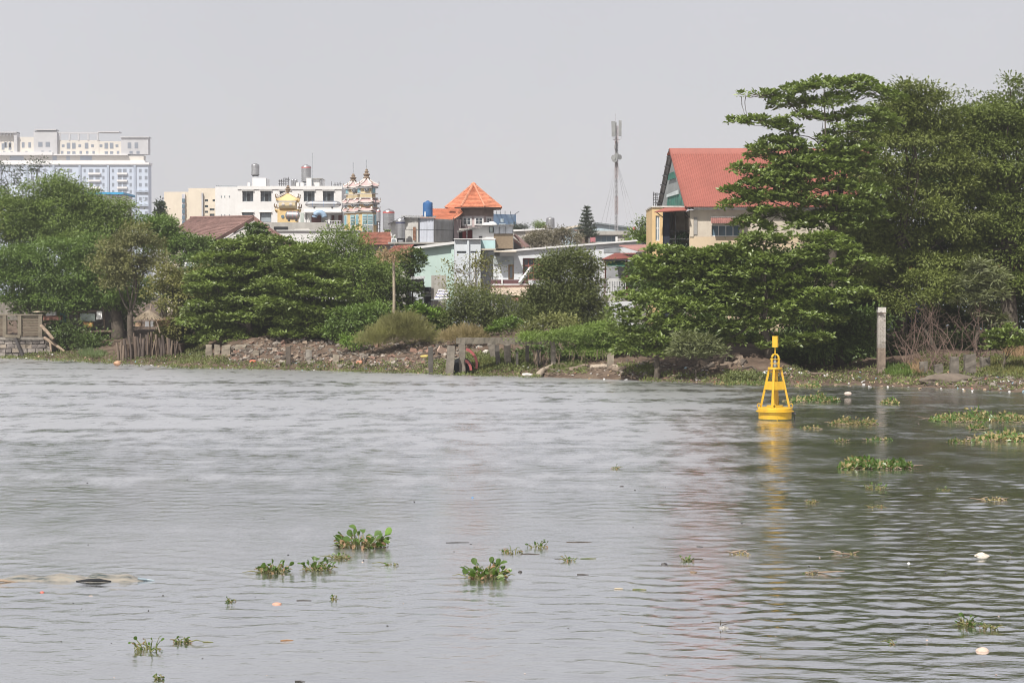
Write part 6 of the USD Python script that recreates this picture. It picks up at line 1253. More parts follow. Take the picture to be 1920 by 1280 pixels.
rubble('rubble_slope', 'dark stones and debris below the almond thicket left of the mud', strip(260, 1160, 1330, lambda p: 684, lambda p: wl(p) - 1), 40, 360, .24, (.25, .08, .1, .42, .15))
rubble('rubble_slope', 'grey stones along the right hand shore below the stakes', strip(260, 1730, 1930, lambda p: 705, lambda p: wl(p) - 2), 60, 360, .24, (.3, .12, .05, .33, .2))
rubble('rubble_slope', 'cracked dry mud slabs on top of the brown mud bank', strip(60, 1320, 1400, lambda p: 682, lambda p: 694), 26, 60, .36, (.0, .0, .0, .35, .65))
def post(name, label, px0, px1, top, bot, m=None, lean=0, cat='post', group=None, chip=True, o=None):
    """square concrete post standing on the bank; lean: how far its head leans, in picture pixels"""
    f = foot((px0 + px1) / 2, bot); Y = f[1]; w = (px1 - px0) * mpp(Y); cx = (px0 + px1) / 2
    a, b = f - (0, 0, .4), at(cx + lean, top, Y); h = w / 2; rng = np.random.default_rng(int(px0 * 7 + top))
    nz = 6; v = []
    for i in range(nz + 1):
        c = a + (b - a) * i / nz
        for sx, sy in ((-1, -1), (1, -1), (1, 1), (-1, 1)): v.append(c + (sx * h * rng.uniform(.86, 1.06), sy * h * .8 * rng.uniform(.86, 1.06), (rng.uniform(-.12, .1) * w * 1.3 if i == nz else 0)))
    fc = []
    for i in range(nz):
        for j in range(4):
            j2 = (j + 1) % 4; fc += [(i*4+j, i*4+j2, i*4+4+j2), (i*4+j, i*4+4+j2, i*4+4+j)]
    n = nz * 4; fc += [(n, n+1, n+2), (n, n+2, n+3), (0, 2, 1), (0, 3, 2)]
    mm = MB().add(v, fc)
    if o is not None: return part(o, name, mm, m or MT['concrete'])
    return single(name, mm, m or MT['concrete'], label, cat, group)
SLAB = M('slab_concrete', (.25, .215, .17), .9, .2, 2, stain=.5, bump=.03)
post('concrete_post', 'leftmost concrete stub of the three beside the rubble', 386, 398, 645, 668, SLAB)
post('concrete_post', 'middle concrete stub of the three beside the rubble', 402, 413, 646, 668, SLAB)
post('concrete_post', 'rightmost and widest concrete stub of the three beside the rubble', 416, 432, 648, 674, SLAB, lean=1)
post('concrete_block', 'broken concrete block behind the three stubs', 441, 462, 647, 661, SLAB, cat='block')
post('concrete_post', 'short square concrete stub in the left part of the rubble', 474, 486, 658, 675, SLAB)
post('concrete_post', 'dark ivy clad concrete stub in the middle of the rubble', 536, 545, 650, 686, RUB[3])
post('concrete_post', 'weathered concrete stub with eroded foot in the rubble', 573, 585, 656, 687)
post('concrete_post', 'leaning concrete stub at the water edge of the rubble', 622, 634, 664, 692, SLAB, lean=3)
post('concrete_post', 'lone concrete post right of the ruined pier', 1138, 1151, 660, 694, SLAB)
for a, b, c, d, l in ((1724, 1739, 678, 706, 'leftmost rounded stake of the row at the right shore'), (1752, 1767, 683, 706, 'second and shortest stake of the row at the right shore'), (1781, 1797, 669, 706, 'third and tallest stake of the row at the right shore'), (1808, 1829, 665, 704, 'fourth stake of the right shore row, overgrown with weed'), (1838, 1856, 670, 698, 'rightmost stake of the row at the right shore')):
    post('timber_stake', l, a, b, c, d, M('stake_grey', (.145, .128, .108), .9, .25, 3, stain=.4), cat='stake')
def pier():
    b = foot(950, 699); t = thing('ruined_pier', 'ruined concrete pier frame, long beam on tilted posts at the water edge', 'pier', b); Y = b[1]
    PC = M('pier_concrete', (.175, .155, .13), .9, .25, 2, stain=.5, bump=.03)
    dark = M('dark_pier_concrete', (.075, .068, .06), .85, .25, 2, stain=.3)  # plain darker concrete for some of the posts
    for a, c, top, bot, lean, m in ((803, 812, 651, 702, 0, dark), (834, 849, 648, 703, 5, PC), (861, 873, 644, 702, -1, PC), (946, 959, 644, 698, -2, PC), (1033, 1043, 640, 695, -1, PC)):
        post('post', '', a, c, top, bot, m, lean, o=t)
    for a, c, top, bot, lean, m in ((922, 936, 645, 680, -8, PC), (931, 940, 646, 690, -4, dark), (985, 992, 648, 692, 0, dark), (1003, 1013, 655, 694, 2, dark), (967, 972, 660, 694, 0, dark)):
        f = foot((a + c) / 2, bot); post('inner_post', '', a, c, top, bot, m, lean, o=t)
    # beam: rough, broken left end
    rng = np.random.default_rng(4); n = 26; v = []
    for i in range(n + 1):
        px = 855 + 192 * i / n; top, bo = 632 + 1.2 * rng.random() + .3 * i / n, 643.5 + 1.6 * rng.random() + 1.5 * i / n
        for py, dy in ((bo, -.25), (top, -.25), (top, .35), (bo, .35)): v.append(at(px, py, Y + dy) + (0, rng.normal(0, .03), 0))
    f = []
    for i in range(n):
        for j in range(4):
            j2 = (j + 1) % 4; f += [(i*4+j, i*4+4+j2, i*4+j2), (i*4+j, i*4+4+j, i*4+4+j2)]
    f += [(0, 1, 2), (0, 2, 3), (n*4, n*4+2, n*4+1), (n*4, n*4+3, n*4+2)]
    part(t, 'beam', MB().add(v, f), M('mossy_beam', (.22, .19, .155), .95, .3, 2.5, col2=(.10, .09, .07), stain=.6, bump=.04))
    m = MB()
    for (x0, y0, x1, y1, r) in ((1000, 655, 1003, 690, .05), (1010, 660, 1020, 682, .03), (992, 650, 1005, 668, .04)): m.tube([at(x0, y0, Y + .6), at(x1, y1, Y + .3)], [r, r * .8], 5)
    part(t, 'rusty_bars', m, MT['dry_wood'])
    t2 = thing('broken_red_tub', 'broken red plastic tub, two curved halves, under the pier beam', 'tub', at(882, 695, Y + 1))
    red = M('tub_red', (.34, .085, .085), .5, .12, 1.5)
    for cx, cy, r, a0, a1, d in ((868, 684, 26, -.25, 1.35, 1.2), (866, 694, 17, .0, 1.2, .7)):
        aa = np.linspace(a0, a1, 12); P = np.array([at(cx + r * math.cos(a), cy - r * math.sin(a) * 1.15, Y + d) for a in aa]); w = 4.5 * mpp(Y); v = []
        for p, a in zip(P, aa):
            o = np.array([math.cos(a), 0, math.sin(a)]) * w / 2
            v += [p - o, p + o, p + o + (0, .9, 0), p - o + (0, .9, 0)]
        f = []
        for i in range(11):
            for j in range(4): f += [(i*4+j, i*4+(j+1)%4, i*4+4+(j+1)%4), (i*4+j, i*4+4+(j+1)%4, i*4+4+j)]
        part(t2, 'rim', MB().add(v, f + [(0, 2, 1), (0, 3, 2), (44, 45, 46), (44, 46, 47)]), red)
    part(t2, 'inside_shade_disc', MB().tube([at(866, 690, Y + 1.6), at(866, 690, Y + 1.7)], [.75, .75], 14), MT['dark_room'])  # near black disc stands for the shade inside the tub
    def lump(px, py, r, m, name, label, cat, sq=(1, .7, .8), seed=1):
        f = at(px, py, foot(px, py + r)[1]); s = trimesh.creation.icosphere(2, 1.0); v = s.vertices * (1 + .5 * (meshkit.noise(s.vertices * 1.6 + seed, seed)[:, None] - .5)); v = v * np.array(sq) * r * mpp(f[1]) + f
        single(name, (v, s.faces), m, label, cat, smooth=True)
    lump(898, 655, 9, M('dirty_white_rag', (.58, .55, .50), .9, .15, 3), 'white_sack', 'dirty white sack under the pier beam', 'sack', seed=3)
    lump(911, 660, 6, _mats['dirty_white_rag'], 'white_sack', 'smaller crumpled white rag beside the dirty sack', 'rag', seed=5)
    lump(988, 702, 8, _mats['dirty_white_rag'], 'white_bundle', 'flat white bundle lying at the water edge under the pier', 'bundle', (1.2, .6, .35), 6)
    lump(474, 678, 6, M('orange_plastic', (.52, .16, .09), .6, .2, 3), 'orange_bag', 'orange plastic bag in the rubble', 'bag', (1.1, .6, .6), 7)
    lump(674, 682, 8, M('faded_orange', (.45, .22, .14), .8, .2, 3), 'orange_bag', 'larger faded orange sack in the lower rubble', 'sack', (.8, .5, .9), 8)
    lump(797, 668, 7, M('yellow_plastic', (.55, .42, .12), .6, .2, 3), 'yellow_bag', 'flat yellow plastic sack left of the dark pier post', 'bag', (1.3, .6, .4), 9)
    lump(1500, 700, 5, MT['white_paint'], 'white_bag', 'small white bag on the shaded shore right of the buoy', 'bag', (1, .6, .7), 10)
    lump(1434, 700, 5, MT['white_paint'], 'white_bag', 'white bag behind the buoy cage', 'bag', (1, .7, .8), 11)
    lump(1590, 738, 7, M('pale_foam', (.56, .46, .40), .8, .1, 3), 'foam_lump', 'round pale foam lump on the water right of the buoy', 'foam', (1, .8, .55), 12)
    lump(220, 681, 7, M('orange_brown_foam', (.42, .25, .16), .8, .2, 3), 'foam_lump', 'orange brown lump at the left waterline', 'foam', (1, .7, .7), 13)
    lump(623, 684, 5, MT['dark_room'], 'dark_bag', 'torn black bag at the foot of the leaning stub', 'bag', (1, .6, .8), 14)
    lump(730, 684, 6, MT['dark_room'], 'dark_bag', 'black bag low on the rubble between the stub and the pier', 'bag', (1.1, .6, .6), 15)
    lump(1150, 560 + 144, 4, MT['white_paint'], 'white_bag', 'scrap of white plastic on the driftwood', 'bag', (1.3, .6, .3), 16)
    # crate
    c = foot(829, 669); Yc = c[1]; k = mpp(Yc); t3 = thing('plastic_crate', 'pale tilted plastic crate between two pier posts', 'crate', c)
    cr = M('crate_beige', (.42, .31, .25), .7, .15, 3); R_ = trimesh.transformations.euler_matrix(.35, .45, .25)[:3, :3]
    def cb(x0, x1, y0, y1, z0, z1, nm):
        v = np.array([(x, y, z) for x in (x0, x1) for y in (y0, y1) for z in (z0, z1)]) * 8 * k; part(t3, nm, MB().hexa(v @ R_.T + c + (0, 0, 7 * k)), cr)
    cb(-1, 1, -.75, -.66, -.6, .6, 'side'); cb(-1, 1, .66, .75, -.6, .6, 'side'); cb(-1, -.9, -.65, .65, -.6, .6, 'side'); cb(.9, 1, -.65, .65, -.6, .6, 'side'); cb(-.89, .89, -.65, .65, -.6, -.5, 'bottom')
pier()
def driftwood():
    WD = M('driftwood', (.20, .155, .12), .9, .35, 5, bump=.02); WP = M('pale_driftwood', (.36, .30, .24), .9, .3, 5, bump=.02)
    for nm, lab, pts, r, m in (('drift_log', 'pale curved driftwood stump at the water edge right of the pier', [(1010, 707), (1018, 699), (1030, 694), (1038, 695)], .22, WP), ('drift_log', 'dark driftwood log among weeds right of the pier', [(1068, 707), (1080, 702), (1094, 697), (1102, 694)], .2, WD), ('drift_log', 'long grey driftwood log in front of the lone post', [(1108, 696), (1130, 698), (1155, 701), (1168, 706)], .17, WP), ('drift_log', 'thick dark root end at the right of the driftwood', [(1145, 706), (1160, 702), (1174, 705)], .2, WD),
                                ('bamboo_pole', 'long dark bamboo pole lying across the mud behind the buoy', [(1385, 695), (1410, 702), (1436, 711)], .06, MT['bark']), ('bamboo_pole', 'low dark plank lying along the shaded shore right of the buoy', [(1466, 713), (1500, 710), (1545, 704)], .10, WD)):
        P = [foot(*p) + (0, 0, r * .7) for p in pts]; rr = r * np.array([1, .9, .8, .55][:len(P)]); single(nm, MB().tube(P, rr, 8), m, lab, 'log' if 'log' in nm else 'pole', smooth=True)
    t = thing('brushwood', 'tangle of thin driftwood sticks and roots on the shore', 'brushwood', foot(1120, 704)); m = MB(); rng = np.random.default_rng(14)
    for i in range(90):
        a = foot(rng.uniform(1015, 1185), rng.uniform(695, 708)); d = np.array([rng.normal(0, 1), rng.normal(0, .4), abs(rng.normal(0, .18))]); d *= rng.uniform(.4, 1.1) / np.linalg.norm(d); m.tube([a, a + d * .5 + (0, 0, .12), a + d], [.03, .022, .008], 4)
    part(t, 'sticks', m, WD, kind='stuff')
    # dead branches beside the pillar
    t = thing('dead_bush', 'leafless reddish brown dead bush beside the brick pillar', 'bush', foot(1745, 690)); rng = np.random.default_rng(15); m = MB(); m2 = MB(); DB = M('dead_twig', (.155, .105, .085), .9, .3, 3)
    for bx, by, n in ((1745, 694, 12), (1700, 692, 10), (1790, 690, 9), (1835, 684, 8)):
        b = foot(bx, by)
        for i in range(n):
            e = at(bx + rng.uniform(-75, 55), by - rng.uniform(25, 110), b[1] + rng.uniform(-1, 2.5)); P = limb(m, b + rng.normal(0, .12, 3) * (1, 1, 0), e, .035, .010, rng, .10, 5, 7)
            for _ in range(9):
                q = P[rng.integers(2, 7)]; limb(m2, q, q + rng.normal(0, .55, 3) + (0, 0, .3), .011, .004, rng, .12, 4, 4)
    part(t, 'branches', m, DB); part(t, 'twigs', m2, DB, kind='stuff')
driftwood()
def pillar():
    f = foot(1652, 699); Y = f[1]; k = mpp(Y); w = 14.5 * k; top = PZ(576, Y); h = top - f[2]
    t = thing('brick_pillar', 'tall lone brick gauge pillar with white painted cap rising from the shore', 'pillar', f); n = 30
    bm = [M('pillar_brick_pale', (.40, .37, .335), .9, .1, 3, stain=.3), M('pillar_brick_brown', (.26, .205, .16), .9, .2, 3, stain=.3), M('pillar_brick_grey', (.33, .30, .27), .9, .14, 3, stain=.3)]
    part(t, 'core', MB().box(f[0] - w * .46, f[0] + w * .46, Y - w * .46, Y + w * .46, f[2] - .5, top - h * .09), M('mortar', (.25, .22, .19), .9))
    rng = np.random.default_rng(5); zc = f[2] - .1; cz = top - h * .10; ch = (cz - zc) / n
    for i in range(n):
        fr = i / n; m = bm[1] if fr + rng.normal(0, .05) < .38 else bm[2] if fr + rng.normal(0, .06) < .5 else bm[0]
        xs = (-.5, .02, .5) if i % 2 else (-.5, -.22, .25, .5)
        for a, b in zip(xs, xs[1:]):
            j = rng.normal(0, .012); part(t, 'brick', MB().box(f[0] + w * a + .008, f[0] + w * b - .008, Y - w * .5 + j, Y + w * .5, zc + ch * i + .008, zc + ch * (i + 1) - .008), m)
    part(t, 'cap_band', MB().box(f[0] - w * .53, f[0] + w * .53, Y - w * .53, Y + w * .53, cz + .01, cz + h * .018), bm[1])
    part(t, 'cap', MB().box(f[0] - w * .52, f[0] + w * .52, Y - w * .52, Y + w * .52, cz + h * .02, top), M('cap_white', (.50, .48, .45), .85, .12, 3, stain=.5))
pillar()
def right_shore():
    # white box, boulder, ruined wall in the shade, blue drum
    f = on(1720, 720, 0); k = mpp(f[1]); t = thing('foam_box', 'white polystyrene box at the waterline before the stakes', 'box', f)
    part(t, 'box', MB().box(f[0] - 9 * k, f[0] + 9 * k, f[1], f[1] + 12 * k, -.1, 6 * k), MT['white_paint']); part(t, 'lid', MB().box(f[0] - 9.6 * k, f[0] + 9.6 * k, f[1] - .02, f[1] + 12.4 * k, 6 * k + .003, 8 * k), MT['white_paint'])
    f = foot(1785, 716); s = trimesh.creation.icosphere(3, 1.0); v = s.vertices * (1 + .5 * (meshkit.fbm(s.vertices * 1.5, 3, 2)[:, None] - .5)) * (1.7, .9, .42) + f + (0, .5, .05)
    single('flat_boulder', (v, s.faces), M('mud_rock', (.155, .125, .10), .9, .2, 2, bump=.03), 'long flat grey brown boulder in front of the stakes', 'boulder', smooth=True)
    w = V(145); t = thing('ruined_wall', 'low ruined concrete wall in the deep shade left of the brick pillar', 'wall', (w.X(1600), 145, 1)); n = 5
    for i in range(n): part(t, 'wall_panel', MB().box(w.X(1540 + i * 20), w.X(1540 + i * 20 + 19), 145 + .06 * (i % 2), 145.3, .4, w.Z(612 + (i * 7) % 6)), MT['concrete'])
    w = V(143); b = gp(1607, 143); single('thin_post', MB().tube([b - (0, 0, .3), at(1608, 560, 143)], [.14, .12], 7), MT['bark_pale'], 'thin upright pole in the shade left of the brick pillar', 'pole', smooth=True)
    w = V(150); t = thing('shaded_hut', 'dark hut with blue plastic sheet and grey door deep under the right trees', 'hut', (w.X(1720), 150, 2))
    part(t, 'blue_sheet', MB().box(w.X(1690), w.X(1742), 149.9, 150, w.Z(604), w.Z(560)), M('dull_blue_sheet', (.03, .10, .24), .6, .2, 1)); part(t, 'wall', MB().box(w.X(1742), w.X(1775), 150, 152, 1.5, w.Z(572)), MT['concrete'])
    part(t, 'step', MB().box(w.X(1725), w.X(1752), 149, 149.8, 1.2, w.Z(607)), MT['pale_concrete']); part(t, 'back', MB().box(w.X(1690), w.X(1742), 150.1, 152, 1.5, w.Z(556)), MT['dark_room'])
    w = V(160); t = thing('far_right_house', 'low house with orange roof edge and pale blue wall glimpsed through the right trees', 'house', (w.X(1880), 160, 2.5))
    part(t, 'wall', MB().box(w.X(1660), w.X(1980), 160, 168, 2.5, w.Z(506)), M('light_blue_wall', (.42, .5, .56), .85, .06, .6, stain=.2)); part(t, 'roof', tiled(MB(), w.p(1650, 489, 3), w.p(1990, 489, 3), w.p(1990, 506, -.6), w.p(1650, 506, -.6), 10, 60, .05, .035), TILE_ORANGE)
right_shore()
def left_shore():
    Y = foot(45, 668)[1]; v = V(Y); X, Z = v.X, v.Z; rng = np.random.default_rng(18)
    t = thing('retaining_wall', 'old stone retaining wall at the left edge of the water', 'wall', (X(45), Y, 0))
    part(t, 'core', MB().box(X(-60), X(96), Y + .25, Y + 4, -.8, Z(637)), MT['concrete'])
    sm = [M('wall_stone_grey', (.235, .21, .19), .9, .2, 2, bump=.03), M('wall_stone_tan', (.27, .23, .19), .9, .2, 2, bump=.03), M('wall_stone_dark', (.17, .15, .14), .9, .2, 2, bump=.03)]
    for r in range(4):
        x = -40 + (r % 2) * 6
        while x < 94:
            w = rng.uniform(9, 16); z0, z1 = 669 - r * 8, 669 - (r + 1) * 8
            q = MB().hexa(np.array([(X(a), Y + b, Z(c)) for a in (x + .5, min(x + w - .5, 95)) for b in (rng.uniform(-.05, .08), .3) for c in (z0 - .5, z1 + .5)]) + rng.normal(0, .025, (8, 3))); part(t, 'stone', q, sm[rng.integers(3)]); x += w
    part(t, 'coping', MB().box(X(-60), X(84), Y - .12, Y + .8, Z(637) + .005, Z(632)), MT['concrete'])
    yf = Y + .3; t = thing('board_fence', 'weathered concrete frame fence with plank panels on the left retaining wall', 'fence', (X(40), yf, Z(632)))
    fm = M('fence_concrete', (.17, .145, .11), .9, .15, 1.5, stain=.4); pk = [M('plank_brown', (.12, .095, .07), .85, .2, 2, stretch=(1, 1, 6)), M('plank_grey', (.14, .115, .085), .85, .2, 2, stretch=(1, 1, 6))]
    for a, b in ((4, 11), (32, 39), (71, 78), (-34, -27)): part(t, 'post', MB().box(X(a), X(b), yf - .2, yf + .15, Z(632) + .006, Z(591.5)), fm)
    part(t, 'top_rail', MB().box(X(-40), X(79), yf - .22, yf + .16, Z(591.5) + .004, Z(589)), fm)
    for a, b in ((-26.6, 3.6), (39.4, 70.6)):
        for i in range(8): part(t, 'plank', MB().box(X(a), X(b), yf - .05 + .02 * (i % 2), yf + .05, Z(630 - i * 4.8) + .02, Z(630 - (i + 1) * 4.8) - .012), pk[i % 2])
    part(t, 'low_rail', MB().bar(v.p(10, 629.5, -.1), v.p(38, 631, -.1), .22, .26), fm)
    single('leaning_stake', MB().tube([v.p(42.5, 668, -.6), v.p(29, 634, -.25)], [.17, .15], 7), M('wet_wood', (.05, .045, .045), .8, .2, 3), 'dark wet stake leaning against the stone wall', 'stake', smooth=True)
    for lab, a, b, r in (('pale log leaning down from the fence corner', (77, 610), (100, 636), .16), ('rough log sloping to the water below the fence corner', (83, 633), (121, 659), .15), ('thin brown log propped under the fence corner logs', (93, 634), (96, 660), .10)):
        P = [at(*a, Y - .2), at((a[0] + b[0]) / 2, (a[1] + b[1]) / 2 - 1, Y - .6), at(*b, Y - 1.2)]; single('leaning_log', MB().tube(P, [r, r * .95, r * .8], 8), MT['dry_wood'], lab, 'log', smooth=True)
    # stake wall
    Ys = foot(280, 672)[1]; w = V(Ys); t = thing('timber_stake_wall', 'bank wall of upright brown timber stakes below the thatched umbrella', 'stake wall', (w.X(280), Ys, 0)); SM = [M('stake_brown', (.12, .088, .068), .9, .25, 3, stretch=(3, 3, .5)), M('stake_dark', (.09, .07, .06), .9, .25, 3, stretch=(3, 3, .5)), M('stake_tan', (.165, .125, .095), .9, .25, 3, stretch=(3, 3, .5))]
    x = 219
    while x < 338:
        wd = rng.uniform(3, 7); top = np.interp(x, [219, 226, 240, 275, 310, 338], [640, 644, 632, 628, 634, 642]) + rng.normal(0, 3.5); r = wd * w.k / 2; p = np.array([w.X(x + wd / 2), Ys + rng.uniform(-.2, .3), -.5])
        part(t, 'stake', MB().tube([p, p + (rng.normal(0, .06), 0, (w.Z(top) + .5) * .6), p + (rng.normal(0, .1), 0, w.Z(top) + .5)], [r, r, r * .8], 7), SM[rng.integers(3)], smooth=True); x += wd * rng.uniform(.7, 1.05)
    part(t, 'backfill', MB().box(w.X(224), w.X(334), Ys + .6, Ys + 3, -.5, w.Z(645)), earth)
    # umbrella and clutter
    Yu = Ys + 1.5; w = V(Yu); t = thing('thatched_umbrella', 'ragged thatched sunshade on a bent pole above the stake wall', 'sunshade', w.p(280, 612)); th = M('thatch', (.25, .205, .155), .95, .3, 6, stretch=(4, 4, 1))
    c = w.p(279, 595); part(t, 'canopy', MB().lathe([(20 * w.k, -.12), (20 * w.k, 0), (11 * w.k, 7 * w.k), (2 * w.k, 14 * w.k)], c, 11), th)
    rr = np.random.default_rng(2); q = np.array([c + (20 * w.k * math.cos(a) * s, 20 * w.k * math.sin(a) * s, 14 * w.k * (1 - s)) for a in rr.uniform(0, 6.28, 420) for s in [rr.uniform(.2, 1.0)]]); o = (q - c) * (1, 1, 0); o /= np.linalg.norm(o, axis=1)[:, None] + 1e-6
    part(t, 'straw', leaves(q, o + np.array([0, 0, -.6]) + rr.normal(0, .15, (420, 3)), np.tile([[0, -.3, 1.]], (420, 1)), .45, .05), leaf_mat('straw', [(.29, .24, .18), (.22, .18, .13), (.33, .28, .22)], .1, .8, .1), kind='stuff')
    part(t, 'pole', MB().tube([w.p(281, 618), w.p(280, 590), w.p(284, 569), w.p(279, 569), w.p(262, 583)], [.06, .06, .05, .03, .02], 5), MT['dry_wood'])
    part(t, 'leg', MB().bar(w.p(291, 594, -.3), w.p(300, 624, -.8), .08), MT['dry_wood']); part(t, 'leg', MB().bar(w.p(268, 594, .3), w.p(262, 616, .3), .08), MT['dry_wood'])
    def bx(name, lab, cat, x0, x1, y0, y1, Yb, m, d=.6):
        u = V(Yb); single(name, MB().hexa(np.array([(u.X(a), Yb + b, u.Z(cc)) for a in (x0, x1) for b in (0, d) for cc in (y1, y0)]) + rng.normal(0, .02, (8, 3))), m, lab, cat)
    orr = M('orange_cloth', (.50, .13, .07), .85, .2, 2); brc = M('cardboard', (.32, .22, .14), .85, .15, 2)
    bx('cardboard_box', 'small pinkish box under the thatched sunshade', 'box', 253, 264, 605, 612, Yu, brc); bx('water_can', 'pale grey water can under the thatched sunshade', 'container', 272, 287, 602, 612, Yu, MT['white_paint'])
    bx('tan_shelter', 'tan board shelter right of the thatched sunshade', 'shelter', 290, 318, 597, 611, Yu + 1, M('tan_board', (.34, .23, .14), .85, .2, 2)); bx('plank_rail', 'pale plank across the top of the tan board shelter', 'plank', 288, 326, 594.5, 596.8, Yu + .6, MT['dry_wood'], .2)
    # shacks under the trees
    Yk = Y + 3.5; u = V(Yk); t = thing('riverside_shack', 'ramshackle riverside shack of poles and planks with orange cloth under the left trees', 'shack', u.p(150, 620))
    part(t, 'back_wall', MB().box(u.X(110), u.X(214), Yk + 3, Yk + 3.2, 2, u.Z(556)), M('shack_grey', (.27, .25, .23), .9, .25, 1.5, stain=.5))
    for a, b, m in ((159, 171, orr), (171, 186, M('red_orange_cloth', (.55, .17, .10), .85, .2, 2))): part(t, 'hanging_cloth', MB().hexa(np.array([(u.X(p), Yk + 2 + e, u.Z(z)) for p in (a, b) for e in (0, .05) for z in (577, 550)]) + rng.normal(0, .06, (8, 3))), m)
    for a, b in (((128, 567), (212, 553)), ((130, 572), (200, 562)), ((134, 585), (200, 582))): part(t, 'pole', MB().bar(u.p(*a, .6), u.p(*b, .8), .1), MT['dry_wood'])
    for i in range(9): part(t, 'slat', MB().box(u.X(134 + i * 3.0), u.X(135.4 + i * 3.0), Yk + 1.4, Yk + 1.5, u.Z(580), u.Z(562)), MT['dry_wood'])
    for px in (145, 193): part(t, 'upright', MB().bar((u.X(px), Yk + .7, 2.0), u.p(px, 546, .7), .12), MT['dry_wood'])
    part(t, 'platform', MB().box(u.X(112), u.X(212), Yk, Yk + 3, u.Z(622), u.Z(619)), MT['dry_wood'])
    for i, (a, b, py) in enumerate(((118, 133, 619.5), (160, 200, 622), (146, 176, 626), (80, 100, 607), (80, 116, 600))): part(t, 'loose_plank', MB().bar(u.p(a, py, -.8), u.p(b, py - 1.5, -.5), .18, .06), MT['dry_wood'])
    for px in (120, 160, 205): part(t, 'stilt', MB().bar((u.X(px), Yk + .3, -.3), u.p(px, 622, .3), .14), MT['bark'])
    bx('yellow_crate', 'yellow orange box on the shack platform', 'crate', 156, 173, 604, 613, Yk - .5, M('yellow_box', (.42, .25, .09), .8, .2, 2)); bx('white_sack', 'white sack on the shack platform beside the trunk', 'sack', 181, 191, 583, 599, Yk - .4, MT['white_paint'])
    bx('glass_tank', 'pale green glazed tank on the shack platform', 'tank', 150, 178, 588, 602, Yk - .2, M('pale_green_glazing', (.25, .31, .28), .3, .2, 2)); bx('brown_chest', 'reddish brown chest beside the fence corner', 'chest', 81, 114, 592, 600, Yk - 1, M('red_brown_board', (.25, .12, .09), .8, .2, 2)); bx('white_bundle', 'white bundle on top of the reddish brown chest', 'bundle', 86, 104, 583, 591.5, Yk - .9, MT['white_paint'])
    bx('bamboo_pole', 'pale bamboo pole sticking out above the fence', 'pole', 60, 92, 583.5, 585, Yk - 1, M('bamboo', (.45, .37, .27), .8, .1, 2), .1)
    bx('teal_board', 'dull teal board behind the reddish brown chest', 'board', 112, 124, 584, 603, Yk, M('teal_board', (.08, .18, .17), .8, .2, 2), .1); bx('pale_wall', 'pale house wall glimpsed behind the fence at the left edge', 'wall', -60, 60, 562, 600, Yk + 5, MT['concrete'], .3)
left_shore()
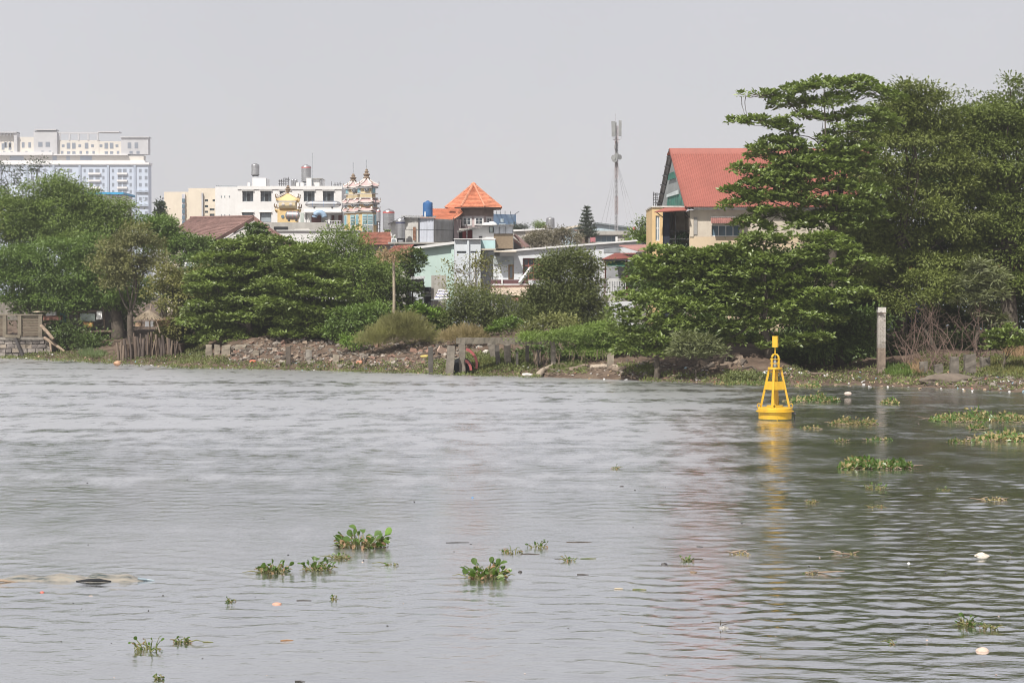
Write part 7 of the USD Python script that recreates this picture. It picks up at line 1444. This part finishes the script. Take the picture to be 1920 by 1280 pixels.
# ---------------------------------------------------------------- weeds, grass and litter on the shore
def shore_weeds():
    rng = np.random.default_rng(44)
    def scatter(x0, x1, f0, f1, n): return strip(n, x0, x1, f0, f1, rng)
    m1 = leaf_mat('shore_weed_leaf', [(.12, .14, .05), (.16, .165, .065), (.10, .125, .04), (.22, .18, .10), (.18, .16, .08), (.16, .12, .08), (.20, .15, .10), (.13, .10, .07)], .25, .5, .3, .35)
    P = np.vstack([scatter(0, 430, lambda p: 664 + (p > 340) * 12, lambda p: wl(p) + 4, 900), scatter(340, 390, lambda p: 644, lambda p: 676, 420), scatter(430, 800, lambda p: wl(p) - 5, lambda p: wl(p) + 2, 420), scatter(800, 1010, lambda p: 684, lambda p: wl(p) + 3, 700), scatter(870, 950, lambda p: 668, lambda p: 700, 500), scatter(1030, 1100, lambda p: 686, lambda p: 702, 380),
                   scatter(1200, 1480, lambda p: wl(p) - 5, lambda p: wl(p) + 3, 240), scatter(1360, 1440, lambda p: 708, lambda p: 722, 330), scatter(1460, 1930, lambda p: 694, lambda p: wl(p), 620), scatter(1720, 1930, lambda p: 672, lambda p: 712, 620), scatter(1160, 1230, lambda p: 690, lambda p: 706, 160)])
    C = np.repeat(P, 6, 0) + rng.normal(0, .14, (len(P) * 6, 3)) * (1, 1, .35) + (0, 0, .06); d = rng.normal(0, 1, (len(C), 3)) + (0, 0, .8)
    t = thing('shore_weeds', 'low weeds and washed up water plants along the waterline', 'weeds', (0, 120, 0), kind='stuff'); part(t, 'foliage', leaves(C, d, rng.normal(size=(len(C), 3)) + (0, 0, .8), rng.uniform(.10, .24, len(C)), .085), m1, kind='stuff')
    def tuft(label, x0, x1, y0, y1, n, L, m):
        P = scatter(x0, x1, lambda p: y0, lambda p: y1, n); P = np.repeat(P, 8, 0) + rng.normal(0, .12, (len(P) * 8, 3)) * (1, 1, 0); t = thing('grass_tuft', label, 'grass', P.mean(0)); part(t, 'blades', grass_patch(P, rng, L, .05), m, kind='stuff')
    tuft('bright grass tuft in front of the dead bush beside the brick pillar', 1662, 1722, 690, 708, 130, .42, G_MID); tuft('dry reddish grass tuft at the leftmost shore stake', 1712, 1728, 692, 706, 40, .7, G_DRY); tuft('pale green leafy tuft before the dark gap of the left bank', 150, 196, 664, 672, 80, .5, leaf_mat('pale_tuft', [(.16, .21, .10), (.13, .18, .07), (.2, .24, .12)], .3, .5, .3))
    tuft('grass growing at the right shore below the leafy bush', 1850, 1930, 680, 706, 120, .34, G_YEL); tuft('dry brown grass at the right edge beside the leafy bush', 1885, 1930, 655, 676, 90, .7, G_DRY); tuft('dark weeds growing round the pier posts', 905, 1000, 672, 696, 80, .45, G_FINE); tuft('green weeds in front of the pier posts', 872, 930, 690, 702, 90, .32, G_YEL)
    L = [MB() for _ in range(4)]; lm = [M('litter_white', (.62, .61, .60), .6), M('litter_tan', (.45, .33, .22), .8), M('litter_blue', (.25, .38, .46), .6), M('litter_red', (.42, .16, .12), .7)]
    Q = np.vstack([scatter(0, 430, lambda p: 664, lambda p: wl(p) + 3, 130), scatter(430, 1450, lambda p: wl(p) - 20, lambda p: wl(p) + 2, 300), scatter(1450, 1930, lambda p: 696, lambda p: wl(p) + 4, 260)])
    for q in Q: L[int(rng.choice(4, p=(.30, .54, .08, .08)))].hexa(chunk(q + (0, 0, .05), rng.uniform(.06, .2), rng, .4))
    t = thing('shore_litter', 'scattered scraps of plastic litter along the shore', 'litter', (0, 120, 0), kind='stuff')
    for k in range(4): part(t, 'scraps', L[k], lm[k], kind='stuff')
shore_weeds()
# ---------------------------------------------------------------- on the water
def buoy():
    c = on(1453, 787, 0); Y = c[1]; k = mpp(Y); yel = M('buoy_yellow', (.60, .36, .02), .5, .10, 2.5, stain=.55, stain_col=(.33, .19, .04)); yd = M('buoy_yellow_faded', (.56, .36, .03), .5, .1, 2)
    Zr = lambda py: PZ(py, Y) + 0.0
    t = thing('navigation_buoy', 'yellow steel navigation buoy with lattice cage and square topmark', 'buoy', c)
    R_ = 31.5 * k; zt = Zr(763)
    part(t, 'hull', MB().lathe([(R_ * .95, -.5), (R_ * .98, 0), (R_ * .985, zt * .72)], c, 40), yel, smooth=30)
    part(t, 'slime_line', MB().lathe([(R_ * .985, -.2), (R_ * .992, .035), (R_ * .988, .06)], c, 40), M('slime', (.11, .095, .03), .6, .3, 5), smooth=30)
    part(t, 'hull_rim', MB().lathe([(R_ * 1.0, zt * .63), (R_ * 1.13, zt * .66), (R_ * 1.13, zt * .72), (R_ * 1.0, zt * .75)], c, 40), yel, smooth=30)
    part(t, 'deck', MB().lathe([(R_ * 1.03, zt * .75), (R_ * 1.03, zt * .93), (R_ * .98, zt * .99), (R_ * .5, zt * 1.03)], c, 40), yel, smooth=30)
    part(t, 'deck_plate', MB().lathe([(R_ * .5, zt * 1.02), (R_ * .5, zt * 1.13), (R_ * .45, zt * 1.15)], c, 24), yd)
    for i in range(4):
        a = -.15 + i * math.pi / 2; p = c + (R_ * .96 * math.cos(a), R_ * .96 * math.sin(a), zt * .97); s = np.array([math.sin(a), -math.cos(a), 0])
        e = np.array([1., 0, 0]); part(t, 'lifting_eye', MB().tube([p + e * .07 * math.cos(q) + (0, 0, .085 + .085 * math.sin(q)) for q in np.linspace(-1.2, 4.4, 10)], .022, 6), yel)
    part(t, 'hull_bracket', MB().bar(c + (R_ * 1.0, -.1, zt * .55), c + (R_ * 1.22, -.1, zt * .5), .08), MT['dark_metal'])
    part(t, 'mooring_chain', MB().tube([c + (R_ * 1.2, -.1, zt * .5), c + (R_ * 1.15, -.05, .1), c + (R_ * 1.1, 0, -.4)], .018, 5), MT['dark_metal'])
    for px, w in ((1451.5, .02),): part(t, 'hull_seam', MB().box(c[0] - .015, c[0] + .015, c[1] - R_ * 1.0, c[1] - R_ * .95, 0, zt * .62), yd)
    # four splayed legs up to the ring platform
    zr, zc, zp0, zp1 = Zr(691), Zr(664), Zr(730), Zr(714.5); h0, h1 = 20.5 * k, 8.4 * k
    def corner(i, z):
        f = (z - zt) / (zr - zt); h = h0 + (h1 - h0) * min(1, f * 1.05); return c + np.array([h * math.cos(math.pi / 4 + .45 + i * math.pi / 2) * 1.32, h * math.sin(math.pi / 4 + .45 + i * math.pi / 2) * 1.32, z - c[2]])
    for i in range(4): part(t, 'leg', MB().bar(corner(i, zt), corner(i, zr), .085, .085, up=(math.cos(i * 1.57), math.sin(i * 1.57), 0)), yel)
    q = MB()
    for i in range(4):
        a, b = corner(i, zp0), corner((i + 1) % 4, zp0); d, e = corner(i, zp1), corner((i + 1) % 4, zp1); n = np.cross(b - a, (0, 0, 1)); n /= np.linalg.norm(n)
        part(t, 'skirt_plate', MB().slab(a + n * .045, b + n * .045, e + n * .045, d + n * .045, .02), yel)
    part(t, 'centre_tube', MB().lathe([(.13, zt - c[2]), (.13, zr - c[2])], c, 16), yel, smooth=30)
    part(t, 'platform', MB().lathe([(13.5 * k, -.03), (14 * k, .03), (13.5 * k, .06)], c + (0, 0, zr), 24), yel)
    part(t, 'platform_brace', MB().lathe([(8.6 * k, -.16), (9 * k, -.13), (8.6 * k, -.10)], c + (0, 0, zr), 16), yel)
    # cage
    for i in range(4):
        a = .75 + i * math.pi / 2; p = c + (9.2 * k * math.cos(a), 9.2 * k * math.sin(a), zr); top = c + (0, 0, zc)
        s = np.array([9.2 * k * math.cos(a), 9.2 * k * math.sin(a), 0]); part(t, 'cage_bar', MB().tube([p, c + s + (0, 0, zr + (zc - zr) * .68), c + s * .9 + (0, 0, zr + (zc - zr) * .83), c + s * .55 + (0, 0, zr + (zc - zr) * .97), c + (0, 0, zc)], .038, 7), yel, smooth=40)
    for f in (.36, .66):
        a = np.linspace(0, 2 * np.pi, 17); part(t, 'cage_ring', MB().tube([c + (9.2 * k * math.cos(q), 9.2 * k * math.sin(q), zr + (zc - zr) * f) for q in a], .020, 5), yel)
    part(t, 'lamp', MB().lathe([(.06, .05), (.075, .12), (.075, .26), (.03, .34), (.025, .95)], c + (0, 0, zr), 12), MT['grey_frame'])
    part(t, 'topmark_rod', MB().lathe([(.03, zc - .02), (.03, Zr(651))], (c[0], c[1], 0), 10), yel)
    # topmark: two crossed vertical plates as seen, a square tube turned a little
    hw = 6.6 * k; m = MB()
    for a in (.32, .32 + math.pi / 2): d = np.array([math.cos(a), math.sin(a), 0]); 
    zb, ztp = Zr(651), Zr(630); a = .55; P = [c[:2] + hw * 1.12 * np.array([math.cos(a + i * math.pi / 2), math.sin(a + i * math.pi / 2)]) for i in range(4)]
    for i in range(4):
        p, q_ = P[i], P[(i + 1) % 4]; part(t, 'topmark_plate', MB().slab((*p, zb), (*q_, zb), (*q_, ztp), (*p, ztp), .015), yel)
    part(t, 'topmark_lid', MB().add([(*p, ztp - .012) for p in P] + [(*p, ztp - .03) for p in P], [(0, 1, 2), (0, 2, 3), (4, 6, 5), (4, 7, 6)]), yd)
buoy()
HY_G = leaf_mat('hyacinth_green', [(0.076,0.131,0.030), (0.101,0.157,0.040), (0.132,0.184,0.056), (0.066,0.109,0.028)], .32, .35, .5)
HY_B = leaf_mat('hyacinth_wilted', [(.26, .17, .11), (.17, .12, .075), (.33, .22, .15), (.12, .10, .05)], .25, .6, .2)
HY_S = M('hyacinth_stem', (.12, .17, .05), .5, .3, 8, col2=(.17, .15, .06))
HY_M = leaf_mat('mat_wilted', [(.24, .20, .10), (.17, .17, .07), (.30, .22, .13), (.14, .15, .06), (.2, .14, .08)], .25, .6, .2)
def blade(base, d, L, W, rng, cup=.25):
    """rounded spoon leaf of a water hyacinth"""
    d = d / np.linalg.norm(d); s = np.cross(d, (0, 0, 1) + rng.normal(0, .5, 3)); s /= np.linalg.norm(s); u = np.cross(s, d); v = [base]
    for f, w, lift in ((.3, .78, .3), (.6, 1.0, .5), (.85, .68, .35)):
        for sg in (-1, 1): v.append(base + d * L * f + sg * s * W / 2 * w + u * L * cup * lift)
        v.append(base + d * L * f)
    v.append(base + d * L + u * L * cup * .1)
    f = [(0, 3, 1), (0, 2, 3), (1, 3, 6), (1, 6, 4), (3, 2, 5), (3, 5, 6), (4, 6, 9), (4, 9, 7), (6, 5, 8), (6, 8, 9), (7, 9, 10), (9, 8, 10)]
    return np.array(v), np.array(f)
def hyacinth(label, px, py, w, h, n, seed, wilt=.35, parts=True, big=None, size=1.0):
    """floating clump seen w x h pixels large with its waterline at row py"""
    rng = np.random.default_rng(seed); c = on(px, py, 0); k = mpp(c[1]); rx = w * k / 2; H = h * k
    t = thing('water_hyacinth', label, 'water plant', c)
    st, gm, bm = MB(), MB(), MB(); n = int(n * 1.7); Lf = np.clip(min(.17, max(.06, H * .40)) * size, .05, .2)
    for i in range(n):
        a = rng.uniform(0, 2 * np.pi); r = math.sqrt(rng.random()); b = c + (rx * r * .85 * math.cos(a), min(rx, .55) * r * .8 * math.sin(a), 0)
        out = np.array([math.cos(a), math.sin(a) * .8, 0]) * (.3 + .9 * r) + rng.normal(0, .2, 3) * (1, 1, 0); hh = H * rng.uniform(.04, .78) * (1.05 - .65 * r * r); tip = b + out * hh * .8 + (0, 0, hh); dead = rng.random() < wilt + .12
        if dead: tip = tip - (0, 0, hh * .25)
        st.tube([b - (0, 0, .05), (b + tip) / 2 + out * -.02, tip], [.013, .011, .007], 5)
        d = out * .9 + rng.normal(0, .5, 3) + (0, 0, rng.uniform(.1, .9) if not dead else -.45); l = Lf * rng.uniform(.7, 1.2) * (.75 if dead else 1)
        v, f = blade(tip, d, l, l * (.8 if not dead else .55), rng, .3 if not dead else .6)
        if parts: part(t, 'leaf', MB().add(v, f), HY_B if dead else HY_G, smooth=True)
        else: (bm if dead else gm).add(v, f)
    if big:
        b0, tip = c + (rx * .45, 0, 0), at(big[0], big[1], c[1]); st.tube([b0, (b0 + tip) / 2 - (0, 0, .04), tip], [.014, .012, .008], 5); v, f = blade(tip, np.array([.55, -.1, .75]), big[2] * k, big[2] * k * .72, rng, .2); part(t, 'leaf', MB().add(v, f), leaf_mat('big_leaf', [(.16, .27, .06), (.15, .26, .055)], .3, .4, .4), smooth=True, label='large upright pale green leaf at the right of the clump')
    if not parts:
        if gm.n: part(t, 'foliage', gm, HY_G, kind='stuff')
        if bm.n: part(t, 'wilted_foliage', bm, HY_B, kind='stuff')
    for i in range(max(3, n // 4)):      # low wilted fringe on the water
        a = rng.uniform(0, 2 * np.pi); b = c + (rx * math.cos(a), min(rx, .5) * math.sin(a), .012); e = b + (rng.normal(.0, .12), rng.normal(0, .08), rng.uniform(0, .05)); st.tube([b, (b + e) / 2 + (0, 0, .03), e], [.010, .009, .004], 4)
    part(t, 'stems', st, HY_S, kind='stuff')
hyacinth('largest near hyacinth clump with one big pale leaf standing at its right', 678, 1024, 86, 40, 64, 1, .38, big=(722, 1003, 19))
hyacinth('near hyacinth clump with round leaves, right of the largest clump', 912, 1081, 76, 33, 54, 2, .30, size=1.1)
hyacinth('small hyacinth clump with pinkish wilted leaves, left of the pair of small clumps', 512, 1071, 56, 27, 36, 3, .42)
hyacinth('small greener hyacinth clump, right of the pair of small clumps', 595, 1067, 54, 23, 34, 4, .30)
hyacinth('tiny low hyacinth tuft between the small clumps and the largest one', 641, 1046, 36, 14, 24, 5, .5, False)
hyacinth('spindly hyacinth with tall bent stems at the lower left', 279, 1218, 56, 36, 14, 6, .5, size=.6)
hyacinth('thin dry tuft right of the spindly lower left hyacinth', 341, 1203, 34, 14, 14, 7, .6, False)
hyacinth('low straggling hyacinth behind the right near clump', 962, 1036, 44, 16, 14, 8, .3, False)
hyacinth('sprig with two raised stems behind the right near clump', 1008, 1026, 32, 20, 8, 9, .3, False)
hyacinth('sprig floating just right of the largest near clump', 735, 1059, 26, 8, 7, 10, .5, False)
hyacinth('upright green tuft near the lower right corner', 1811, 1172, 30, 24, 18, 11, .3, False)
hyacinth('smaller tuft right of the upright lower right tuft', 1855, 1177, 28, 15, 10, 12, .3, False)
hyacinth('sprig among brown scraps right of the picture centre', 1288, 1051, 24, 11, 10, 13, .3, False)
hyacinth('brown sprig on the open water left of the red roof reflection', 1153, 879, 16, 10, 7, 14, .8, False)
hyacinth('pale sprig at the lower left below the floating tarpaulin', 431, 1128, 14, 10, 6, 15, .5, False)
hyacinth('tiny sprig right of the pale orange float', 624, 1123, 12, 6, 5, 16, .4, False)
hyacinth('green sprig at the bottom edge of the picture', 295, 1272, 18, 14, 5, 17, .2, False)
hyacinth('tiny brown tuft below the green mat on the right water', 1521, 942, 22, 12, 14, 18, .8, False)
hyacinth('green straggling tuft below the large green mat', 1640, 916, 38, 14, 20, 19, .3, False)
hyacinth('brown scrap tuft left of the right edge, below the large mat', 1645, 951, 34, 8, 14, 20, .8, False)
hyacinth('thin tuft at the right below the large mat', 1770, 919, 26, 10, 10, 21, .4, False)
hyacinth('bent twig tuft near the centre right', 1068, 1050, 26, 14, 6, 22, .3, False)
hyacinth('green stem floating at the lower right centre', 1672, 1207, 10, 8, 4, 23, .2, False)
def mat_(label, px, py, w, h, n, seed, dep, wilt=.3):
    """wide floating mat of weed"""
    rng = np.random.default_rng(seed); c = on(px, py, 0); k = mpp(c[1]); t = thing('weed_mat', label, 'floating weed', c); rx = w * k / 2; H = h * k
    u = rng.uniform(-1, 1, n); dens = .35 + .65 * meshkit.noise(np.stack([u * 3 + seed, u * 0, u * 0], 1), seed); keep = rng.random(n) < dens; u = u[keep]; n = len(u)
    y = rng.uniform(-1, 1, n) * dep / 2 * np.sqrt(np.maximum(.05, 1 - u * u)); hh = H * rng.uniform(.1, 1, n) * np.sqrt(np.maximum(.08, 1 - u * u)) * dens[keep]
    C = np.stack([c[0] + u * rx, c[1] + dep / 2 + y, hh * rng.uniform(.2, 1, n)], 1); d = rng.normal(0, .8, (n, 3)) + (0, 0, 1.0 - wilt); wl_ = rng.random(n) < wilt
    for nm, q, m in (('foliage', ~wl_, HY_G), ('wilted_foliage', wl_, HY_M)):
        if q.sum(): part(t, nm, leaves(C[q] - (0, 0, .02), d[q], rng.normal(0, .6, (q.sum(), 3)) + (0, -.5, .7), min(.22, .02 + H * .75) * rng.uniform(.5, 1.05, q.sum()), min(.12, .012 + H * .42) * rng.uniform(.6, 1.1, q.sum())), m, kind='stuff')
    m = MB(); 
    for i in range(n // 14): b = c + (rng.uniform(-1, 1) * rx, dep / 2 + rng.uniform(-.5, .5) * dep, .02); m.tube([b, b + (rng.normal(0, .2), rng.normal(0, .1), .05)], [.02, .008], 4)
    part(t, 'stems', m, MT['dry_wood'], kind='stuff')
mat_('large bright green weed mat below and right of the buoy', 1655, 880, 122, 28, 1100, 1, 1.6, .2)
mat_('small green weed patch touching the left end of the large mat', 1592, 880, 34, 16, 160, 2, .7, .4)
mat_('broad green weed mat close behind the buoy on its right', 1528, 755, 100, 22, 900, 3, 2.2, .35)
mat_('brown weed mat right of the buoy hull', 1605, 797, 84, 18, 460, 4, 1.4, .75)
mat_('thin brown weed streak just right of the buoy', 1522, 805, 40, 8, 120, 5, .8, .7)
mat_('wide weed mat at the right edge, upper one', 1850, 793, 180, 26, 1700, 6, 3.2, .4)
mat_('reddish weed mat at the right edge, lower one', 1890, 828, 100, 24, 800, 7, 2.0, .6)
mat_('small weed patch left of the reddish right edge mat', 1812, 830, 60, 10, 200, 8, .8, .5)
mat_('thin green weed line between the buoy mats and the right edge', 1650, 826, 46, 8, 140, 9, .6, .3)
mat_('weed tuft in the reflection of the brick pillar', 1672, 758, 34, 14, 170, 10, .9, .4)
mat_('low weed patch before the mud bank left of the buoy', 1385, 722, 84, 10, 420, 11, 1.6, .4)
mat_('weed patch behind the buoy top on the shaded shore', 1518, 727, 48, 14, 260, 12, 1.4, .6)
mat_('weed tuft right of the brown mat', 1578, 828, 24, 8, 90, 13, .5, .5)
mat_('weed patch below the upper right edge mat', 1838, 806, 34, 12, 140, 14, .7, .4)
mat_('brown dry leaf raft in the red reflection', 1390, 1042, 36, 7, 90, 15, .5, 1.0)
mat_('thin brown leaf raft at the right edge of the lower water', 1868, 939, 48, 7, 110, 16, .5, 1.0)
mat_('small brown leaf raft in the ripples lower right', 1525, 1078, 30, 7, 80, 17, .4, .9)
mat_('small brown scrap raft in the ripples left of the pale foam block', 1590, 1041, 40, 5, 80, 18, .4, .9)
def floats():
    def blob(name, label, cat, px, py, w, h, m, seed, wob=.5, dep=.7):
        c = on(px, py, 0); k = mpp(c[1]); s = trimesh.creation.icosphere(3, 1.0); v = s.vertices * (1 + wob * (meshkit.fbm(s.vertices * 1.8 + seed, 3, seed)[:, None] - .5)); v = v * (w * k / 2, w * k / 2 * dep, h * k * .72) + c - (0, 0, h * k * .14)
        single(name, (v, s.faces), m, label, cat, smooth=True)
    foam = M('wet_foam', (.52, .40, .33), .7, .12, 10); dk = M('wet_dark_scrap', (.05, .045, .045), .5, .3, 8)
    blob('foam_float', 'round pale pink foam float in the lower right corner', 'float', 1842, 1219, 26, 11, foam, 1, .25); blob('foam_float', 'ragged cream foam block in the ripples at the right', 'float', 1841, 1041, 26, 9, M('cream_foam', (.58, .52, .44), .7, .1, 10), 2, .9); blob('foam_float', 'pale orange float on the calm water at the lower left', 'float', 519, 1132, 19, 6, M('salmon_foam', (.55, .30, .22), .6, .1, 10), 3, .3)
    blob('dark_scrap', 'dark pointed scrap right of the picture centre', 'scrap', 1246, 1058, 12, 6, dk, 4, .8); blob('dark_scrap', 'dark scrap among the sticks beside the right near clump', 'scrap', 975, 1072, 8, 5, dk, 5, .6); blob('dark_scrap', 'small dark scrap on the open water below the brown sprig', 'scrap', 1166, 912, 9, 3, dk, 6, .5); blob('dark_scrap', 'dark scrap in the red reflection', 'scrap', 1300, 1073, 14, 5, M('brown_scrap', (.16, .11, .07), .6, .3, 8), 7, .8)
    blob('blue_scrap', 'bright blue bottle cap on the open water near the centre', 'scrap', 886, 933, 5, 3, M('blue_plastic_scrap', (.04, .22, .5), .4), 8, .2); blob('orange_scrap', 'small orange scrap below the floating tarpaulin', 'scrap', 79, 1110, 9, 4, M('red_scrap', (.5, .13, .10), .5), 9, .3); blob('orange_scrap', 'flat tan scrap right of the small orange scrap', 'scrap', 170, 1117, 12, 2, foam, 10, .3); blob('white_scrap', 'small white scrap in the right hand ripples', 'scrap', 1704, 1056, 6, 4, MT['white_paint'], 11, .3); blob('dark_scrap', 'black scrap at the right edge ripples', 'scrap', 1889, 1052, 6, 2.5, dk, 12, .4)
    # bag with a twig
    c = on(1357, 1177, 0); k = mpp(c[1]); t = thing('floating_bag', 'knotted grey plastic bag with a twig in the lower right centre', 'bag', c); s = trimesh.creation.icosphere(3, 1.0)
    v = s.vertices * (1 + .7 * (meshkit.fbm(s.vertices * 2.2, 3, 9)[:, None] - .5)) * (10 * k, 7 * k, 5.5 * k) + c - (0, 0, .01); part(t, 'body', (v, s.faces), M('grey_film', (.30, .29, .27), .35, .3, 12), smooth=True); part(t, 'twig', MB().tube([c + (-.03, 0, .05), c + (.06, 0, .075), c + (.17, 0, .085)], [.008, .007, .004], 5), MT['bark']); part(t, 'knot', MB().tube([c + (-.05, 0, .05), c + (-.055, 0, .13)], [.012, .005], 5), MT['bark'])
    # sticks
    for i, (x0, x1, y, lab, m) in enumerate(((836, 880, 1017, 'thin dark stick on the water left of the two sprigs', dk), (1062, 1110, 1016, 'long straight stick right of the two raised sprigs', MT['bark']), (976, 1012, 1038, 'brown stick trailing from the low straggling hyacinth', MT['bark']), (1088, 1118, 1047, 'reddish stick right of the bent twig tuft', HY_S), (1040, 1062, 1048, 'dark twigs left of the bent twig tuft', dk), (1082, 1104, 1076, 'short dark stick below the bent twig tuft', dk), (1297, 1318, 1048, 'dark stick beside the sprig among brown scraps', MT['bark']), (556, 584, 1125, 'dark stick right of the pale orange float', dk), (553, 572, 1276, 'stick at the bottom edge near the centre left', dk), (868, 880, 1075, 'short stick at the left foot of the right near clump', dk), (1152, 1168, 1103, 'pale straw on the calm water below centre', M('pale_straw', (.5, .42, .3), .7)), (1186, 1212, 1104, 'green yellow straw right of the pale straw', HY_S), (526, 550, 1200, 'orange brown straw on the lower left water', M('orange_straw', (.36, .2, .1), .7)), (380, 400, 1203, 'green blade trailing right of the dry tuft', HY_S), (1306, 1318, 1024, 'flat dark chip in the red reflection', dk))):
        a, b = on(x0, y, .003), on(x1, y - .6 + (i % 3) * .6, .003); r = .7 * mpp(a[1]) + .004; single('floating_stick', MB().tube([a, (a + b) / 2 + (0, .015, .002), b], [r, r * 1.1, r * .5], 5), m, lab, 'stick')
    # tiny scraps nobody counts
    rng = np.random.default_rng(77); m = MB(); m2 = MB()
    for i in range(170):
        px, py = rng.uniform(0, 1920), 790 + 490 * rng.random() ** .8
        if px < 1100 and rng.random() < .55: continue
        c = on(px, py, .0); s = mpp(c[1]) * rng.uniform(1.5, 5); (m if rng.random() < .75 else m2).hexa(chunk(c, s, rng, .25))
    t = thing('water_specks', 'tiny dark and pale scraps scattered over the river', 'scraps', (0, 50, 0), kind='stuff'); part(t, 'dark_specks', m, dk, kind='stuff'); part(t, 'pale_specks', m2, foam, kind='stuff')
    # half sunken tarpaulin at the left
    c = on(140, 1088, 0); k = mpp(c[1]); t = thing('sunken_tarpaulin', 'half sunken pale tarpaulin with a dark tube for its hollow floating at the left edge', 'tarpaulin', c); nx, ny = 90, 12; v = []
    for i in range(nx):
        px = -14 + 290 * i / (nx - 1)
        for j in range(ny):
            f = j / (ny - 1); e = math.sin(math.pi * f) * (.25 + .75 * min(1, (px + 14) / 30, (276 - px) / 40)); prof = 1.12 * np.interp(px, [-14, 0, 40, 75, 110, 140, 158, 170, 185, 200, 215, 240, 262, 276], [3, 5, 8.5, 7, 12, 8, 5, 10, 12.5, 10, 9.5, 11, 5, 0])
            x = c[0] + (px - 140) * k; z = (prof * e + (meshkit.noise(np.array([[px * .07, f * 3, 0]]), 3)[0] - .5) * 3.5 * e) * k - .015; v.append((x, c[1] - .16 + f * .62, z))
    fc = []
    for i in range(nx - 1):
        for j in range(ny - 1): a = i * ny + j; fc += [(a, a + ny, a + ny + 1), (a, a + ny + 1, a + 1)]
    tm = usdkit.material(stage, '/World/Looks/wet_tarp', {'g': ('geometry', {}), 'mp': ('mapping', {'scale': (2.2, 7, 9)}), 'n': ('noise_texture', {'scale': 1.0, 'detail': 5.0, 'roughness': .6}), 'r': ('rgb_ramp', {'ramp': [(.34, (.045, .06, .06)), (.43, (.15, .145, .13)), (.56, (.24, .215, .18)), (.68, (.14, .17, .17))]}), 'p': ('principled_bsdf', {'roughness': .4})}, [('g.position', 'mp.vector'), ('mp.vector', 'n.vector'), ('n.fac', 'r.fac'), ('r.color', 'p.base_color')], surface='p.BSDF')
    part(t, 'sheet', (np.array(v), np.array(fc)), tm, smooth=True)
    part(t, 'hollow_shade', MB().tube([c + ((146 - 140) * k, -.15, .012), c + ((166 - 140) * k, -.19, .035), c + ((190 - 140) * k, -.19, .04), c + ((212 - 140) * k, -.16, .012)], [.010, .026, .030, .010], 8), MT['dark_room'], smooth=True)  # solid near black tube stands for the shade of a hollow
    part(t, 'pole', MB().tube([c + ((-16 - 140) * k, -.2, .055), c + ((12 - 140) * k, -.22, .03), c + ((40 - 140) * k, -.22, -.01)], [.03, .028, .02], 6), MT['dry_wood'])
    part(t, 'tail', MB().tube([c + ((258 - 140) * k, .05, .03), c + ((276 - 140) * k, .05, .012), c + ((290 - 140) * k, .03, .0)], [.035, .022, .008], 6), M('blue_grey_film', (.16, .21, .25), .4, .2, 8))
    blob('dark_lump', 'dark brown lump floating behind the tarpaulin at the left', 'lump', 62, 1081, 17, 6, M('dark_lump_brown', (.07, .045, .04), .7, .3, 10), 21, .5)
floats()
print('leaves', LEAF_N[0])
